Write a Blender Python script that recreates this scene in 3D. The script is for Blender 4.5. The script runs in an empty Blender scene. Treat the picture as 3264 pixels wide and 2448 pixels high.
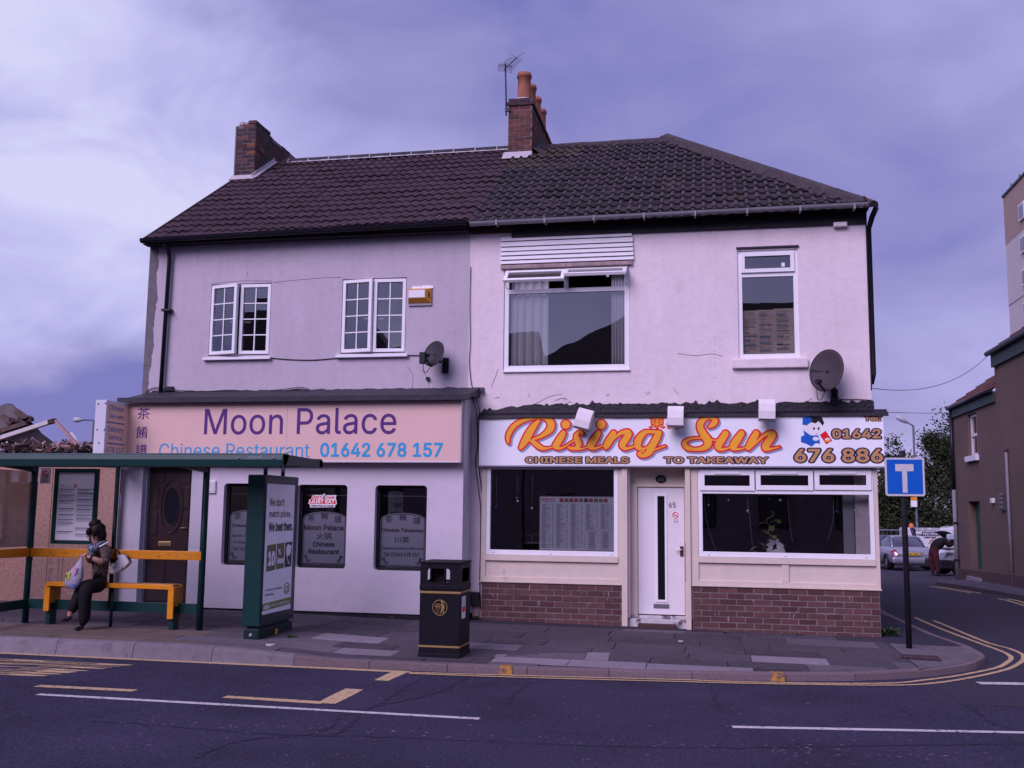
import bpy, bmesh, math, random
import numpy as np
from mathutils import Vector, Matrix, noise as mnoise
from mathutils.geometry import tessellate_polygon
random.seed(11)
S = bpy.context.scene
COL = S.collection
R = math.radians

# ------------------------------------------------------------------ camera
# world frame: X along the shop fronts to the right, Y away from the street, Z up, z=0 about the shop doorstep
CAM_F, CAM_X, CAM_Y = 3200.0, 1632.0, 1224.0          # focal length and centre in pixels of the 3264 px wide photograph
PITCH, ROLL, YAW = R(7.1), R(.65), R(11.2)
CAM = Vector((0, -15.45, 1.7))
_fh = Vector((-math.sin(YAW), math.cos(YAW), 0)); _rt = Vector((math.cos(YAW), math.sin(YAW), 0)); _up = Vector((0, 0, 1))
FW = math.cos(PITCH) * _fh + math.sin(PITCH) * _up
_dn = math.sin(PITCH) * _fh - math.cos(PITCH) * _up
RT = math.cos(ROLL) * _rt - math.sin(ROLL) * _dn
DN = math.sin(ROLL) * _rt + math.cos(ROLL) * _dn
cam_data = bpy.data.cameras.new('camera')
cam_data.sensor_width = 36
cam_data.lens = CAM_F / 3264 * 36
cam_data.clip_start, cam_data.clip_end = .1, 2000
cam = bpy.data.objects.new('camera', cam_data)
COL.objects.link(cam)
cam.matrix_world = Matrix(((RT.x, -DN.x, -FW.x, CAM.x), (RT.y, -DN.y, -FW.y, CAM.y), (RT.z, -DN.z, -FW.z, CAM.z), (0, 0, 0, 1)))
S.camera = cam

# ------------------------------------------------------------------ world and sun
SUN_EL, SUN_AZ = R(37), R(-116)        # sun behind cloud, behind the viewer's left shoulder
w = bpy.data.worlds.new('World'); S.world = w; w.use_nodes = True
nt = w.node_tree; nt.nodes.clear()
def N(t, **k):
    n = nt.nodes.new(t)
    for a, b in k.items(): setattr(n, a, b)
    return n
out = N('ShaderNodeOutputWorld'); bg = N('ShaderNodeBackground'); bg.inputs['Strength'].default_value = .1
sky = N('ShaderNodeTexSky', sky_type='NISHITA', sun_disc=False, sun_elevation=SUN_EL, sun_rotation=R(180) + SUN_AZ)
tc = N('ShaderNodeTexCoord'); sep = N('ShaderNodeSeparateXYZ'); nt.links.new(tc.outputs['Generated'], sep.inputs[0])
def M(op, a, b=None, c=None):
    n = N('ShaderNodeMath', operation=op)
    for i, v in enumerate((a, b, c)):
        if v is None: continue
        if isinstance(v, (int, float)): n.inputs[i].default_value = v
        else: nt.links.new(v, n.inputs[i])
    return n.outputs[0]
zc = M('ADD', M('ABSOLUTE', sep.outputs['Z']), .22)
cmb = N('ShaderNodeCombineXYZ')
nt.links.new(M('DIVIDE', sep.outputs['X'], zc), cmb.inputs['X']); nt.links.new(M('DIVIDE', sep.outputs['Y'], zc), cmb.inputs['Y'])
def cloud(scale, detail, rough, off, dist=0.):
    mp = N('ShaderNodeMapping'); mp.inputs['Location'].default_value = off; nt.links.new(cmb.outputs[0], mp.inputs[0])
    n = N('ShaderNodeTexNoise'); n.inputs['Scale'].default_value = scale; n.inputs['Detail'].default_value = detail
    n.inputs['Roughness'].default_value = rough; n.inputs['Distortion'].default_value = dist
    nt.links.new(mp.outputs[0], n.inputs['Vector']); return n.outputs['Fac']
def cloud3(scale, detail, rough, off, dist=0.):
    mp = N('ShaderNodeMapping'); mp.inputs['Location'].default_value = off; mp.inputs['Scale'].default_value = (1, 1, 1.9); nt.links.new(tc.outputs['Generated'], mp.inputs[0])
    n = N('ShaderNodeTexNoise'); n.inputs['Scale'].default_value = scale; n.inputs['Detail'].default_value = detail
    n.inputs['Roughness'].default_value = rough; n.inputs['Distortion'].default_value = dist
    nt.links.new(mp.outputs[0], n.inputs['Vector']); return n.outputs['Fac']
big = cloud3(2.3, 3, .5, (.35, .4, .1)); fine = cloud3(5.6, 5, .5, (.3, 2.2, 1), .5); plan = cloud(1.1, 5, .5, (1.3, .2, 0), .3)
mixv = M('ADD', M('MULTIPLY', big, .48), M('ADD', M('MULTIPLY', fine, .44), M('MULTIPLY', plan, .11)))
# a brighter break in the cloud low towards the left of the street
def pix_dir(x, y): return (FW + RT * ((x - CAM_X) / CAM_F) + DN * ((y - CAM_Y) / CAM_F)).normalized()
dx = pix_dir(180, 600)
vd = N('ShaderNodeVectorMath', operation='DOT_PRODUCT'); nt.links.new(tc.outputs['Generated'], vd.inputs[0]); vd.inputs[1].default_value = dx
mr = N('ShaderNodeMapRange', interpolation_type='SMOOTHSTEP'); nt.links.new(vd.outputs['Value'], mr.inputs['Value'])
mr.inputs['From Min'].default_value = .958; mr.inputs['From Max'].default_value = 1.0
brk = M('MULTIPLY', mr.outputs[0], M('MULTIPLY_ADD', fine, .50, .0))
lo_ = N('ShaderNodeMapRange', interpolation_type='SMOOTHSTEP'); nt.links.new(sep.outputs['Z'], lo_.inputs['Value'])      # cloud base darkens towards the horizon on the left
lo_.inputs['From Min'].default_value = .21; lo_.inputs['From Max'].default_value = .07
lf = N('ShaderNodeMapRange', interpolation_type='SMOOTHSTEP'); nt.links.new(sep.outputs['X'], lf.inputs['Value']); lf.inputs['From Min'].default_value = -.28; lf.inputs['From Max'].default_value = -.60
vd2 = N('ShaderNodeVectorMath', operation='DOT_PRODUCT'); nt.links.new(tc.outputs['Generated'], vd2.inputs[0]); vd2.inputs[1].default_value = pix_dir(2500, 420)      # a heavier bank of cloud over the right
mr2 = N('ShaderNodeMapRange', interpolation_type='SMOOTHSTEP'); nt.links.new(vd2.outputs['Value'], mr2.inputs['Value']); mr2.inputs['From Min'].default_value = .94; mr2.inputs['From Max'].default_value = .995
val = M('SUBTRACT', M('SUBTRACT', M('ADD', mixv, brk), M('MULTIPLY', mr2.outputs[0], M('MULTIPLY', fine, .15))), M('MULTIPLY', M('MULTIPLY', lo_.outputs[0], lf.outputs[0]), .42))
ramp = N('ShaderNodeValToRGB'); nt.links.new(val, ramp.inputs[0])
els = ramp.color_ramp.elements
els[0].position, els[0].color = .34, (1.05, 1.06, 2.9, 1)
els[1].position, els[1].color = .84, (4.0, 3.95, 5.5, 1)
e = els.new(.47); e.color = (1.78, 1.68, 3.45, 1)
e = els.new(.62); e.color = (2.7, 2.58, 4.75, 1)
tint = N('ShaderNodeMix', data_type='RGBA', blend_type='MULTIPLY'); tint.inputs['Factor'].default_value = 1
nt.links.new(sky.outputs[0], tint.inputs['A']); tint.inputs['B'].default_value = (.95, .65, .9, 1)
cov = N('ShaderNodeMix', data_type='RGBA'); cov.inputs['Factor'].default_value = .93
nt.links.new(tint.outputs['Result'], cov.inputs['A']); nt.links.new(ramp.outputs[0], cov.inputs['B'])
nt.links.new(cov.outputs['Result'], bg.inputs['Color']); nt.links.new(bg.outputs[0], out.inputs['Surface'])

sl = bpy.data.lights.new('sun', 'SUN'); sl.energy = 1.6; sl.angle = R(40); sl.color = (.97, .775, 1.10)
sun = bpy.data.objects.new('sun', sl); COL.objects.link(sun)
sd = Vector((math.cos(SUN_EL) * math.cos(SUN_AZ), math.cos(SUN_EL) * math.sin(SUN_AZ), math.sin(SUN_EL)))
sun.rotation_euler = sd.to_track_quat('Z', 'Y').to_euler()
S.view_settings.view_transform = 'Standard'; S.view_settings.look = 'None'
S.view_settings.exposure = .82; S.view_settings.gamma = 1; S.view_settings.use_curve_mapping = False
S.cycles.max_bounces = 6; S.cycles.transparent_max_bounces = 12; S.cycles.caustics_reflective = False; S.cycles.caustics_refractive = False

# ------------------------------------------------------------------ measuring helpers: pixel of the photograph -> point on a known plane
def ray(x, y): return FW + RT * ((x - CAM_X) / CAM_F) + DN * ((y - CAM_Y) / CAM_F)
def hy(p, Y): d = ray(*p); return CAM + d * ((Y - CAM.y) / d.y)
def hx(p, X): d = ray(*p); return CAM + d * ((X - CAM.x) / d.x)
def hz(p, z=0., b=0.):
    d = ray(*p); return CAM + d * ((z + b * CAM.x - CAM.z) / (d.z - b * d.x))
def K(ox, oy, s): return lambda x, y: (ox + x * s, oy + y * s)
K1 = K(0, 1200, .5125); K2 = K(400, 1200, .5426); K3 = K(900, 1250, .5305); K4 = K(1500, 1250, .4821); K5 = K(2150, 1250, .5124)
K6 = K(2700, 500, .8744); K7 = K(400, 300, .5725); K8 = K(1450, 150, .7231); KG1 = K(0, 1900, .4973); KG2 = K(1000, 1900, .5425)
KG3 = K(2100, 1850, .5262); KT = K(2760, 1380, .3014); KW = K(120, 1640, .2351); KD = K(2500, 1050, .2713); KC = K(1560, 150, .2351)
KS = K(1580, 1290, .1989); KSU = K(2000, 1290, .2351); KAD = K(780, 1500, .3378); KM = K(680, 1520, .3255); KR = K(0, 1250, .208); KME = K(1680, 1560, .1356)
KMN = K(2900, 1650, .1808); KTO = K(3000, 550, .633); KL = K(720, 360, .1446); KLD = K(1280, 850, .3014); KH = K(0, 1280, .4702); KWA = K(1560, 700, .3134)
KMO = K(600, 1280, .3978)
def wr(K_, x0, y0, x1, y1, Y):
    """rectangle on the plane y=Y from four picture corners -> X0, X1, Z0, Z1"""
    a, b, c, d = (hy(K_(*q), Y) for q in ((x0, y0), (x1, y0), (x1, y1), (x0, y1)))
    return ((a.x + d.x) / 2, (b.x + c.x) / 2, (c.z + d.z) / 2, (a.z + b.z) / 2)
def P0(x, y): return (x, y)

# ------------------------------------------------------------------ materials
MATS = {}
def lin(c): return tuple(((v / 255) / 12.92 if v / 255 <= .04045 else ((v / 255 + .055) / 1.055) ** 2.4) for v in c)
LIGHT = (.71, .57, 1.06)        # colour of the violet daylight, divided out of colours read from the photograph
def pc(r, g, b, k=1.): return tuple(min(.86, max(.006, v / l * k)) for v, l in zip(lin((r, g, b)), LIGHT))
def mat(name, col, rough=.7, var=.12, scale=6., big=.0, bump=0., bscale=60., metal=0., spec=.28, rnd=0., coords='Object', emit=None, dirt=None, coat=0., zlight=None, streak=0.):
    """Principled surface: base colour varied by two noises and per object, fine bump"""
    if name in MATS: return MATS[name]
    m = bpy.data.materials.new(name); m.use_nodes = True
    t = m.node_tree; b = t.nodes['Principled BSDF']; L = t.links
    b.inputs['Roughness'].default_value = rough; b.inputs['Metallic'].default_value = metal; b.inputs['Specular IOR Level'].default_value = spec
    b.inputs['Coat Weight'].default_value = coat
    c4 = (*col, 1)
    tcn = t.nodes.new('ShaderNodeTexCoord'); src = tcn.outputs[coords]
    if rnd:
        oi = t.nodes.new('ShaderNodeObjectInfo'); ad = t.nodes.new('ShaderNodeVectorMath'); ad.operation = 'ADD'
        sc_ = t.nodes.new('ShaderNodeMath'); sc_.operation = 'MULTIPLY'; sc_.inputs[1].default_value = 37.
        L.new(oi.outputs['Random'], sc_.inputs[0]); L.new(src, ad.inputs[0]); L.new(sc_.outputs[0], ad.inputs[1]); src = ad.outputs[0]
    fac = None
    def addf(x):
        nonlocal fac
        if fac is None: fac = x
        else:
            q = t.nodes.new('ShaderNodeMath'); q.operation = 'MULTIPLY'; L.new(fac, q.inputs[0]); L.new(x, q.inputs[1]); fac = q.outputs[0]
    def nz(s, a, det=4.):
        n = t.nodes.new('ShaderNodeTexNoise'); n.inputs['Scale'].default_value = s; n.inputs['Detail'].default_value = det; n.inputs['Roughness'].default_value = .6
        L.new(src, n.inputs['Vector']); r_ = t.nodes.new('ShaderNodeMapRange'); L.new(n.outputs['Fac'], r_.inputs['Value'])
        r_.inputs['From Min'].default_value = .25; r_.inputs['From Max'].default_value = .75; r_.inputs['To Min'].default_value = 1 - a; r_.inputs['To Max'].default_value = 1 + a
        addf(r_.outputs[0])
    if var: nz(scale, var)
    if big: nz(.7, big, 5.)
    if streak:
        mp = t.nodes.new('ShaderNodeMapping'); mp.inputs['Scale'].default_value = (5, 5, .35); L.new(src, mp.inputs[0]); n = t.nodes.new('ShaderNodeTexNoise'); n.inputs['Scale'].default_value = 1.6; n.inputs['Detail'].default_value = 6; L.new(mp.outputs[0], n.inputs['Vector'])
        r_ = t.nodes.new('ShaderNodeMapRange'); L.new(n.outputs['Fac'], r_.inputs['Value']); r_.inputs['From Min'].default_value = .45; r_.inputs['From Max'].default_value = .75; r_.inputs['To Min'].default_value = 1; r_.inputs['To Max'].default_value = 1 - streak; addf(r_.outputs[0])
    if rnd:
        r_ = t.nodes.new('ShaderNodeMapRange'); L.new(oi.outputs['Random'], r_.inputs['Value'])
        r_.inputs['To Min'].default_value = 1 - rnd; r_.inputs['To Max'].default_value = 1 + rnd; addf(r_.outputs[0])
    if fac is not None:
        mx = t.nodes.new('ShaderNodeVectorMath'); mx.operation = 'SCALE'; mx.inputs[0].default_value = col; L.new(fac, mx.inputs['Scale']); csock = mx.outputs[0]
    else:
        rgb = t.nodes.new('ShaderNodeRGB'); rgb.outputs[0].default_value = c4; csock = rgb.outputs[0]
    if dirt:   # (colour, scale, threshold, softness): stains with a shape of their own
        n = t.nodes.new('ShaderNodeTexNoise'); n.inputs['Scale'].default_value = dirt[1]; n.inputs['Detail'].default_value = 9; n.inputs['Roughness'].default_value = .65
        L.new(src, n.inputs['Vector']); r_ = t.nodes.new('ShaderNodeMapRange'); L.new(n.outputs['Fac'], r_.inputs['Value'])
        r_.inputs['From Min'].default_value = dirt[2]; r_.inputs['From Max'].default_value = dirt[2] + dirt[3]
        mm = t.nodes.new('ShaderNodeMix'); mm.data_type = 'RGBA'; L.new(r_.outputs[0], mm.inputs['Factor']); L.new(csock, mm.inputs['A']); mm.inputs['B'].default_value = (*dirt[0], 1); csock = mm.outputs['Result']
    L.new(csock, b.inputs['Base Color'])
    if zlight:    # crests: paler where the piece itself stands proud
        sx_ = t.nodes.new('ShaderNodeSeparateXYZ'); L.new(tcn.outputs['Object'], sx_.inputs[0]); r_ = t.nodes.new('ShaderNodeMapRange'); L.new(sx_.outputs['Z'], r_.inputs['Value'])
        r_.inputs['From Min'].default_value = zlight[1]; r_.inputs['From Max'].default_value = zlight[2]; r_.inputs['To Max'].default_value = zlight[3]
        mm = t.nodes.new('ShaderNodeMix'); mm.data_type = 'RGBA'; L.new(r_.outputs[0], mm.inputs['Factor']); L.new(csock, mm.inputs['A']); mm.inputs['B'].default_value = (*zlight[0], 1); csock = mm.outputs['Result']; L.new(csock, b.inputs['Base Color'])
    if bump:
        n = t.nodes.new('ShaderNodeTexNoise'); n.inputs['Scale'].default_value = bscale; n.inputs['Detail'].default_value = 6; L.new(src, n.inputs['Vector'])
        bp = t.nodes.new('ShaderNodeBump'); bp.inputs['Strength'].default_value = bump; bp.inputs['Distance'].default_value = .02
        L.new(n.outputs['Fac'], bp.inputs['Height']); L.new(bp.outputs[0], b.inputs['Normal'])
    if emit: b.inputs['Emission Color'].default_value = (*emit[0], 1); b.inputs['Emission Strength'].default_value = emit[1]
    MATS[name] = m; return m
def glass_mat(name, refl=.10, tint=(.9, .93, .95), rough=.0):
    if name in MATS: return MATS[name]
    m = bpy.data.materials.new(name); m.use_nodes = True; t = m.node_tree; t.nodes.clear(); L = t.links
    o = t.nodes.new('ShaderNodeOutputMaterial'); mx = t.nodes.new('ShaderNodeMixShader'); tr = t.nodes.new('ShaderNodeBsdfTransparent'); gl = t.nodes.new('ShaderNodeBsdfGlossy')
    tr.inputs[0].default_value = (*tint, 1); gl.inputs['Roughness'].default_value = rough; gl.inputs[0].default_value = (1, 1, 1, 1)
    lw = t.nodes.new('ShaderNodeFresnel'); lw.inputs['IOR'].default_value = 1.5
    a = t.nodes.new('ShaderNodeMath'); a.operation = 'MULTIPLY_ADD'; L.new(lw.outputs[0], a.inputs[0]); a.inputs[1].default_value = .9; a.inputs[2].default_value = refl; a.use_clamp = True
    n = t.nodes.new('ShaderNodeTexNoise'); n.inputs['Scale'].default_value = 1.6; bp = t.nodes.new('ShaderNodeBump'); bp.inputs['Strength'].default_value = .02; bp.inputs['Distance'].default_value = .05
    tcn = t.nodes.new('ShaderNodeTexCoord'); L.new(tcn.outputs['Object'], n.inputs['Vector']); L.new(n.outputs['Fac'], bp.inputs['Height']); L.new(bp.outputs[0], gl.inputs['Normal'])
    L.new(a.outputs[0], mx.inputs[0]); L.new(tr.outputs[0], mx.inputs[1]); L.new(gl.outputs[0], mx.inputs[2]); L.new(mx.outputs[0], o.inputs[0])
    MATS[name] = m; return m

# ------------------------------------------------------------------ mesh helpers
ORG = {}
class MB:
    """collects shapes in world coordinates and links them as one mesh object"""
    def __init__(s): s.v = []; s.f = []; s.mi = []; s.sm = []; s.cur = 0; s.smooth = False
    def add(s, vs, fs):
        o = len(s.v); s.v += [tuple(v) for v in vs]
        for f in fs: s.f.append([o + i for i in f]); s.mi.append(s.cur); s.sm.append(s.smooth)
        return s
    def box(s, x0, x1, y0, y1, z0, z1, mtx=None):
        vs = [Vector((x, y, z)) for x in (x0, x1) for y in (y0, y1) for z in (z0, z1)]
        if mtx is not None: vs = [mtx @ v for v in vs]
        return s.add(vs, [(0, 1, 3, 2), (4, 6, 7, 5), (0, 4, 5, 1), (2, 3, 7, 6), (0, 2, 6, 4), (1, 5, 7, 3)])
    def quad(s, a, b, c, d): return s.add([a, b, c, d], [(0, 1, 2, 3)])
    def poly(s, pts): return s.add(pts, [tuple(range(len(pts)))])
    def prism(s, pts, d):
        """closed outline (list of Vector) pushed along d"""
        d = Vector(d); n = len(pts); a = [Vector(p) for p in pts]
        tris = tessellate_polygon([a]); vs = a + [p + d for p in a]
        fs = [tuple(t) for t in tris] + [tuple(n + i for i in reversed(t)) for t in tris] + [(i, (i + 1) % n, n + (i + 1) % n, n + i) for i in range(n)]
        return s.add(vs, fs)
    def tube(s, pts, r, n=8, cap=True, closed=False):
        pts = [Vector(p) for p in pts]; m = len(pts); rs = r if isinstance(r, (list, tuple)) else [r] * m
        vs = []; prev = None
        for i, p in enumerate(pts):
            t = (pts[min(i + 1, m - 1)] - pts[max(i - 1, 0)])
            if t.length < 1e-9: t = Vector((0, 0, 1))
            t.normalize()
            if prev is None: u = t.orthogonal().normalized()
            else:
                u = prev - t * prev.dot(t); u = u.normalized() if u.length > 1e-6 else t.orthogonal().normalized()
            prev = u; v = t.cross(u)
            vs += [p + (u * math.cos(2 * math.pi * k / n) + v * math.sin(2 * math.pi * k / n)) * rs[i] for k in range(n)]
        fs = [(i * n + k, i * n + (k + 1) % n, (i + 1) * n + (k + 1) % n, (i + 1) * n + k) for i in range(m - 1) for k in range(n)]
        sm = s.smooth; s.smooth = True; s.add(vs, fs); s.smooth = sm
        if cap:
            o = len(s.v) - len(vs)
            for f in (list(range(n))[::-1], [(m - 1) * n + k for k in range(n)]):
                s.f.append([o + i for i in f]); s.mi.append(s.cur); s.sm.append(False)
        return s
    def lathe(s, prof, c, axis=(0, 0, 1), n=16, up=None):
        """prof: list of (r, h) along axis from c"""
        ax = Vector(axis).normalized(); u = ax.orthogonal().normalized(); v = ax.cross(u); c = Vector(c); vs = []
        for r_, h in prof: vs += [c + ax * h + (u * math.cos(2 * math.pi * k / n) + v * math.sin(2 * math.pi * k / n)) * max(r_, 1e-4) for k in range(n)]
        m = len(prof); fs = [(i * n + k, i * n + (k + 1) % n, (i + 1) * n + (k + 1) % n, (i + 1) * n + k) for i in range(m - 1) for k in range(n)]
        sm = s.smooth; s.smooth = True; s.add(vs, fs); s.smooth = sm
        return s
    def grid(s, rows):
        n = len(rows[0]); m = len(rows); vs = [p for r_ in rows for p in r_]
        return s.add(vs, [(i * n + k, i * n + k + 1, (i + 1) * n + k + 1, (i + 1) * n + k) for i in range(m - 1) for k in range(n - 1)])
    def mesh(s, name, off=Vector((0, 0, 0))):
        me = bpy.data.meshes.new(name); me.from_pydata([tuple(Vector(v) - off) for v in s.v], [], s.f)
        if any(s.mi): me.polygons.foreach_set('material_index', s.mi)
        me.polygons.foreach_set('use_smooth', s.sm); me.update(); return me
    def build(s, name, mats, parent=None, bevel=0., fix=True, kind=None):
        off = ORG.get(parent, Vector((0, 0, 0))) if parent else Vector((0, 0, 0))
        me = s.mesh(name, off)
        if fix:
            b = bmesh.new(); b.from_mesh(me); bmesh.ops.recalc_face_normals(b, faces=b.faces); b.to_mesh(me); b.free()
        return link(name, me, mats, parent, bevel, kind)
def link(name, me, mats, parent=None, bevel=0., kind=None):
    for m_ in (mats if isinstance(mats, (list, tuple)) else [mats]): me.materials.append(m_)
    o = bpy.data.objects.new(name, me); COL.objects.link(o)
    if parent is not None: o.parent = parent; ORG[o] = ORG[parent]
    else: ORG[o] = Vector((0, 0, 0))
    if bevel:
        bm_ = o.modifiers.new('bevel', 'BEVEL'); bm_.width = bevel; bm_.segments = 2; bm_.limit_method = 'ANGLE'; bm_.angle_limit = R(40)
    if kind: o['kind'] = kind
    return o
def tag(o, label, cat=None, group=None, kind=None):
    if label: o['label'] = label
    if cat: o['category'] = cat
    if group: o['group'] = group
    if kind: o['kind'] = kind
    return o
def thing(name, loc, label, cat, group=None):
    o = bpy.data.objects.new(name, None); o.empty_display_size = .2; COL.objects.link(o); o.location = loc; ORG[o] = Vector(loc)
    return tag(o, label, cat, group)
def struct(o): o['kind'] = 'structure'; return o
def box(name, m, parent, x0, x1, y0, y1, z0, z1, bevel=0., mtx=None): return MB().box(x0, x1, y0, y1, z0, z1, mtx).build(name, m, parent, bevel)
def recentre(o):
    """a top-level mesh gets its origin at its base"""
    vs = [v.co for v in o.data.vertices]; c = Vector((sum(v.x for v in vs) / len(vs), sum(v.y for v in vs) / len(vs), min(v.z for v in vs)))
    o.data.transform(Matrix.Translation(-c)); o.location = c; ORG[o] = c; return o
def inst(name, me, mtx, parent):
    """an object sharing mesh data, placed by a world matrix"""
    o = bpy.data.objects.new(name, me); COL.objects.link(o); o.parent = parent; ORG[o] = ORG[parent]
    o.matrix_local = Matrix.Translation(-ORG[parent]) @ mtx; return o
def catmull(pts, n=8):
    pts = [np.array(p, float) for p in pts]; q = [2 * pts[0] - pts[1]] + pts + [2 * pts[-1] - pts[-2]]; o_ = []
    for i in range(1, len(q) - 2):
        for k in range(n):
            t = k / n; a, b, c, d = q[i - 1], q[i], q[i + 1], q[i + 2]
            o_.append(.5 * (2 * b + (c - a) * t + (2 * a - 5 * b + 4 * c - d) * t * t + (3 * b - 3 * c + d - a) * t ** 3))
    o_.append(pts[-1]); return o_

# ------------------------------------------------------------------ lettering: font outlines turned into thin meshes fitted to a place
FONT = None
try: FONT = bpy.data.fonts.load(bpy.utils.system_resource('DATAFILES') + '/fonts/Inter.woff2')      # a font that comes with Blender itself
except Exception: FONT = None
TXT = {}
def text_field(body, shear=0., space=1., h=.02):
    """outline of the words as a signed distance field on a grid (non-zero winding, so overlapping contours join)"""
    key = (body, shear, space, h)
    if key in TXT: return TXT[key]
    cu = bpy.data.curves.new('lettering', 'FONT'); cu.body = body; cu.size = 1; cu.resolution_u = 3; cu.shear = shear; cu.space_character = space; cu.fill_mode = 'NONE'
    cu.font = FONT if FONT and all(ord(c_) < 0x2e80 for c_ in body) else cu.font
    o = bpy.data.objects.new('lettering', cu); COL.objects.link(o)
    me = bpy.data.meshes.new_from_object(o.evaluated_get(bpy.context.evaluated_depsgraph_get()))
    bpy.data.objects.remove(o); bpy.data.curves.remove(cu)
    co = np.empty(len(me.vertices) * 3); me.vertices.foreach_get('co', co); co = co.reshape(-1, 3)[:, :2]; ed = np.empty(len(me.edges) * 2, int); me.edges.foreach_get('vertices', ed); ed = ed.reshape(-1, 2); bpy.data.meshes.remove(me)
    m = .12; lo = co.min(0) - m; hi = co.max(0) + m; nx, ny = int((hi[0] - lo[0]) / h) + 2, int((hi[1] - lo[1]) / h) + 2; X = lo[0] + h * np.arange(nx); Y = lo[1] + h * np.arange(ny) + h * .0137
    Wd = np.zeros((ny, nx + 1)); D = np.full((ny, nx), m); k = int(m / h)
    for i, j in ed:
        (ax, ay), (bx, by) = co[i], co[j]
        j0, j1 = sorted((ay, by)); r0, r1 = int(math.ceil((j0 - Y[0]) / h)), int(math.ceil((j1 - Y[0]) / h))
        if r1 > r0:
            rows = np.arange(r0, r1); xc = ax + (Y[rows] - ay) / (by - ay) * (bx - ax); c = np.clip(np.ceil((xc - X[0]) / h).astype(int), 0, nx); Wd[rows, c] += 1 if by > ay else -1
        c0, c1 = max(0, int((min(ax, bx) - X[0]) / h) - k), min(nx, int((max(ax, bx) - X[0]) / h) + k + 2); r0, r1 = max(0, int((j0 - Y[0]) / h) - k), min(ny, int((j1 - Y[0]) / h) + k + 2)
        gx = X[c0:c1][None, :]; gy = Y[r0:r1][:, None]; dx_, dy_ = bx - ax, by - ay; t = np.clip(((gx - ax) * dx_ + (gy - ay) * dy_) / (dx_ * dx_ + dy_ * dy_ + 1e-12), 0, 1)
        D[r0:r1, c0:c1] = np.minimum(D[r0:r1, c0:c1], np.hypot(gx - ax - t * dx_, gy - ay - t * dy_))
    TXT[key] = (np.where(np.cumsum(Wd, 1)[:, :nx] != 0, D, -D), X, Y); return TXT[key]
def fit_text(name, body, m, parent, quad_, bold=0., shear=0., push=.003, space=1., ref=None, fine=False):
    """quad_: function (u, v) in 0..1 -> world point and its normal direction; the words (drawn at weight ref) are stretched to the quad"""
    F, X, Y = text_field(body, shear, space, .012 if fine else .02); lev = -bold
    vs, fs = field_mesh(F, X, Y, lev)
    if not fs: return None
    G = F > (-ref if ref is not None else lev); cx_ = np.where(G.any(0))[0]; cy_ = np.where(G.any(1))[0]; h = X[1] - X[0]
    x0, x1, y0, y1 = X[cx_[0]] - h * .5, X[cx_[-1]] + h * .5, Y[cy_[0]] - h * .5, Y[cy_[-1]] + h * .5; out_ = []
    for x, y in vs: p_, nn = quad_((x - x0) / (x1 - x0), (y - y0) / (y1 - y0)); out_.append(p_ + nn * push)
    mb = MB(); mb.add(out_, fs); return mb.build(name, m, parent, fix=False)
def face_y(X0, X1, Z0, Z1, Y): return lambda u, v: (Vector((X0 + (X1 - X0) * u, Y, Z0 + (Z1 - Z0) * v)), Vector((0, -1, 0)))
def face_quad(bl, br, tr, tl):
    bl, br, tr, tl = (Vector(q) for q in (bl, br, tr, tl)); n = (br - bl).cross(tl - bl).normalized()
    return lambda u, v: (bl * (1 - u) * (1 - v) + br * u * (1 - v) + tr * u * v + tl * (1 - u) * v, n)
def text_y(name, body, m, parent, K_, x0, y0, x1, y1, Y, **k):
    return fit_text(name, body, m, parent, face_y(*wr(K_, x0, y0, x1, y1, Y), Y), **k)

def field_mesh(F, X, Y, lev):
    """faces of the region F>lev on a grid (marching squares, runs of full cells merged)"""
    G = F - lev; ny, nx = G.shape; vs = []; fs = []; cache = {}
    def vert(key, p):
        if key not in cache: cache[key] = len(vs); vs.append(p)
        return cache[key]
    ins = G > 0; full = ins[:-1, :-1] & ins[1:, :-1] & ins[:-1, 1:] & ins[1:, 1:]; some = ins[:-1, :-1] | ins[1:, :-1] | ins[:-1, 1:] | ins[1:, 1:]
    for j in range(ny - 1):
        i = 0
        while i < nx - 1:
            if full[j, i]:
                k = i
                while k < nx - 1 and full[j, k]: k += 1
                fs.append([vert((a, b), (X[a], Y[b])) for a, b in ((i, j), (k, j), (k, j + 1), (i, j + 1))]); i = k; continue
            if some[j, i]:
                cs = [(i, j), (i + 1, j), (i + 1, j + 1), (i, j + 1)]; poly = []
                for q in range(4):
                    a, b = cs[q], cs[(q + 1) % 4]; ga, gb = G[a[1], a[0]], G[b[1], b[0]]
                    if ga > 0: poly.append(vert(a, (X[a[0]], Y[a[1]])))
                    if (ga > 0) != (gb > 0):
                        t = ga / (ga - gb); poly.append(vert((min(a, b), max(a, b)), (X[a[0]] + (X[b[0]] - X[a[0]]) * t, Y[a[1]] + (Y[b[1]] - Y[a[1]]) * t)))
                if len(poly) > 2: fs.append(poly)
            i += 1
    return vs, fs
def stroke_field(strokes, X, Y):
    """signed distance-like field: half width minus distance to the nearest stroke"""
    gx, gy = np.meshgrid(X, Y); F = np.full(gx.shape, -9.)
    for s in strokes:
        q = catmull(s, 7) if len(s) > 1 else [np.array(s[0], float)]
        if len(q) == 1: F = np.maximum(F, q[0][2] - np.hypot(gx - q[0][0], gy - q[0][1])); continue
        for a, b in zip(q[:-1], q[1:]):
            d = b[:2] - a[:2]; L2 = d @ d + 1e-12; t = np.clip(((gx - a[0]) * d[0] + (gy - a[1]) * d[1]) / L2, 0, 1)
            F = np.maximum(F, a[2] + (b[2] - a[2]) * t - np.hypot(gx - a[0] - t * d[0], gy - a[1] - t * d[1]))
    return F
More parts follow.
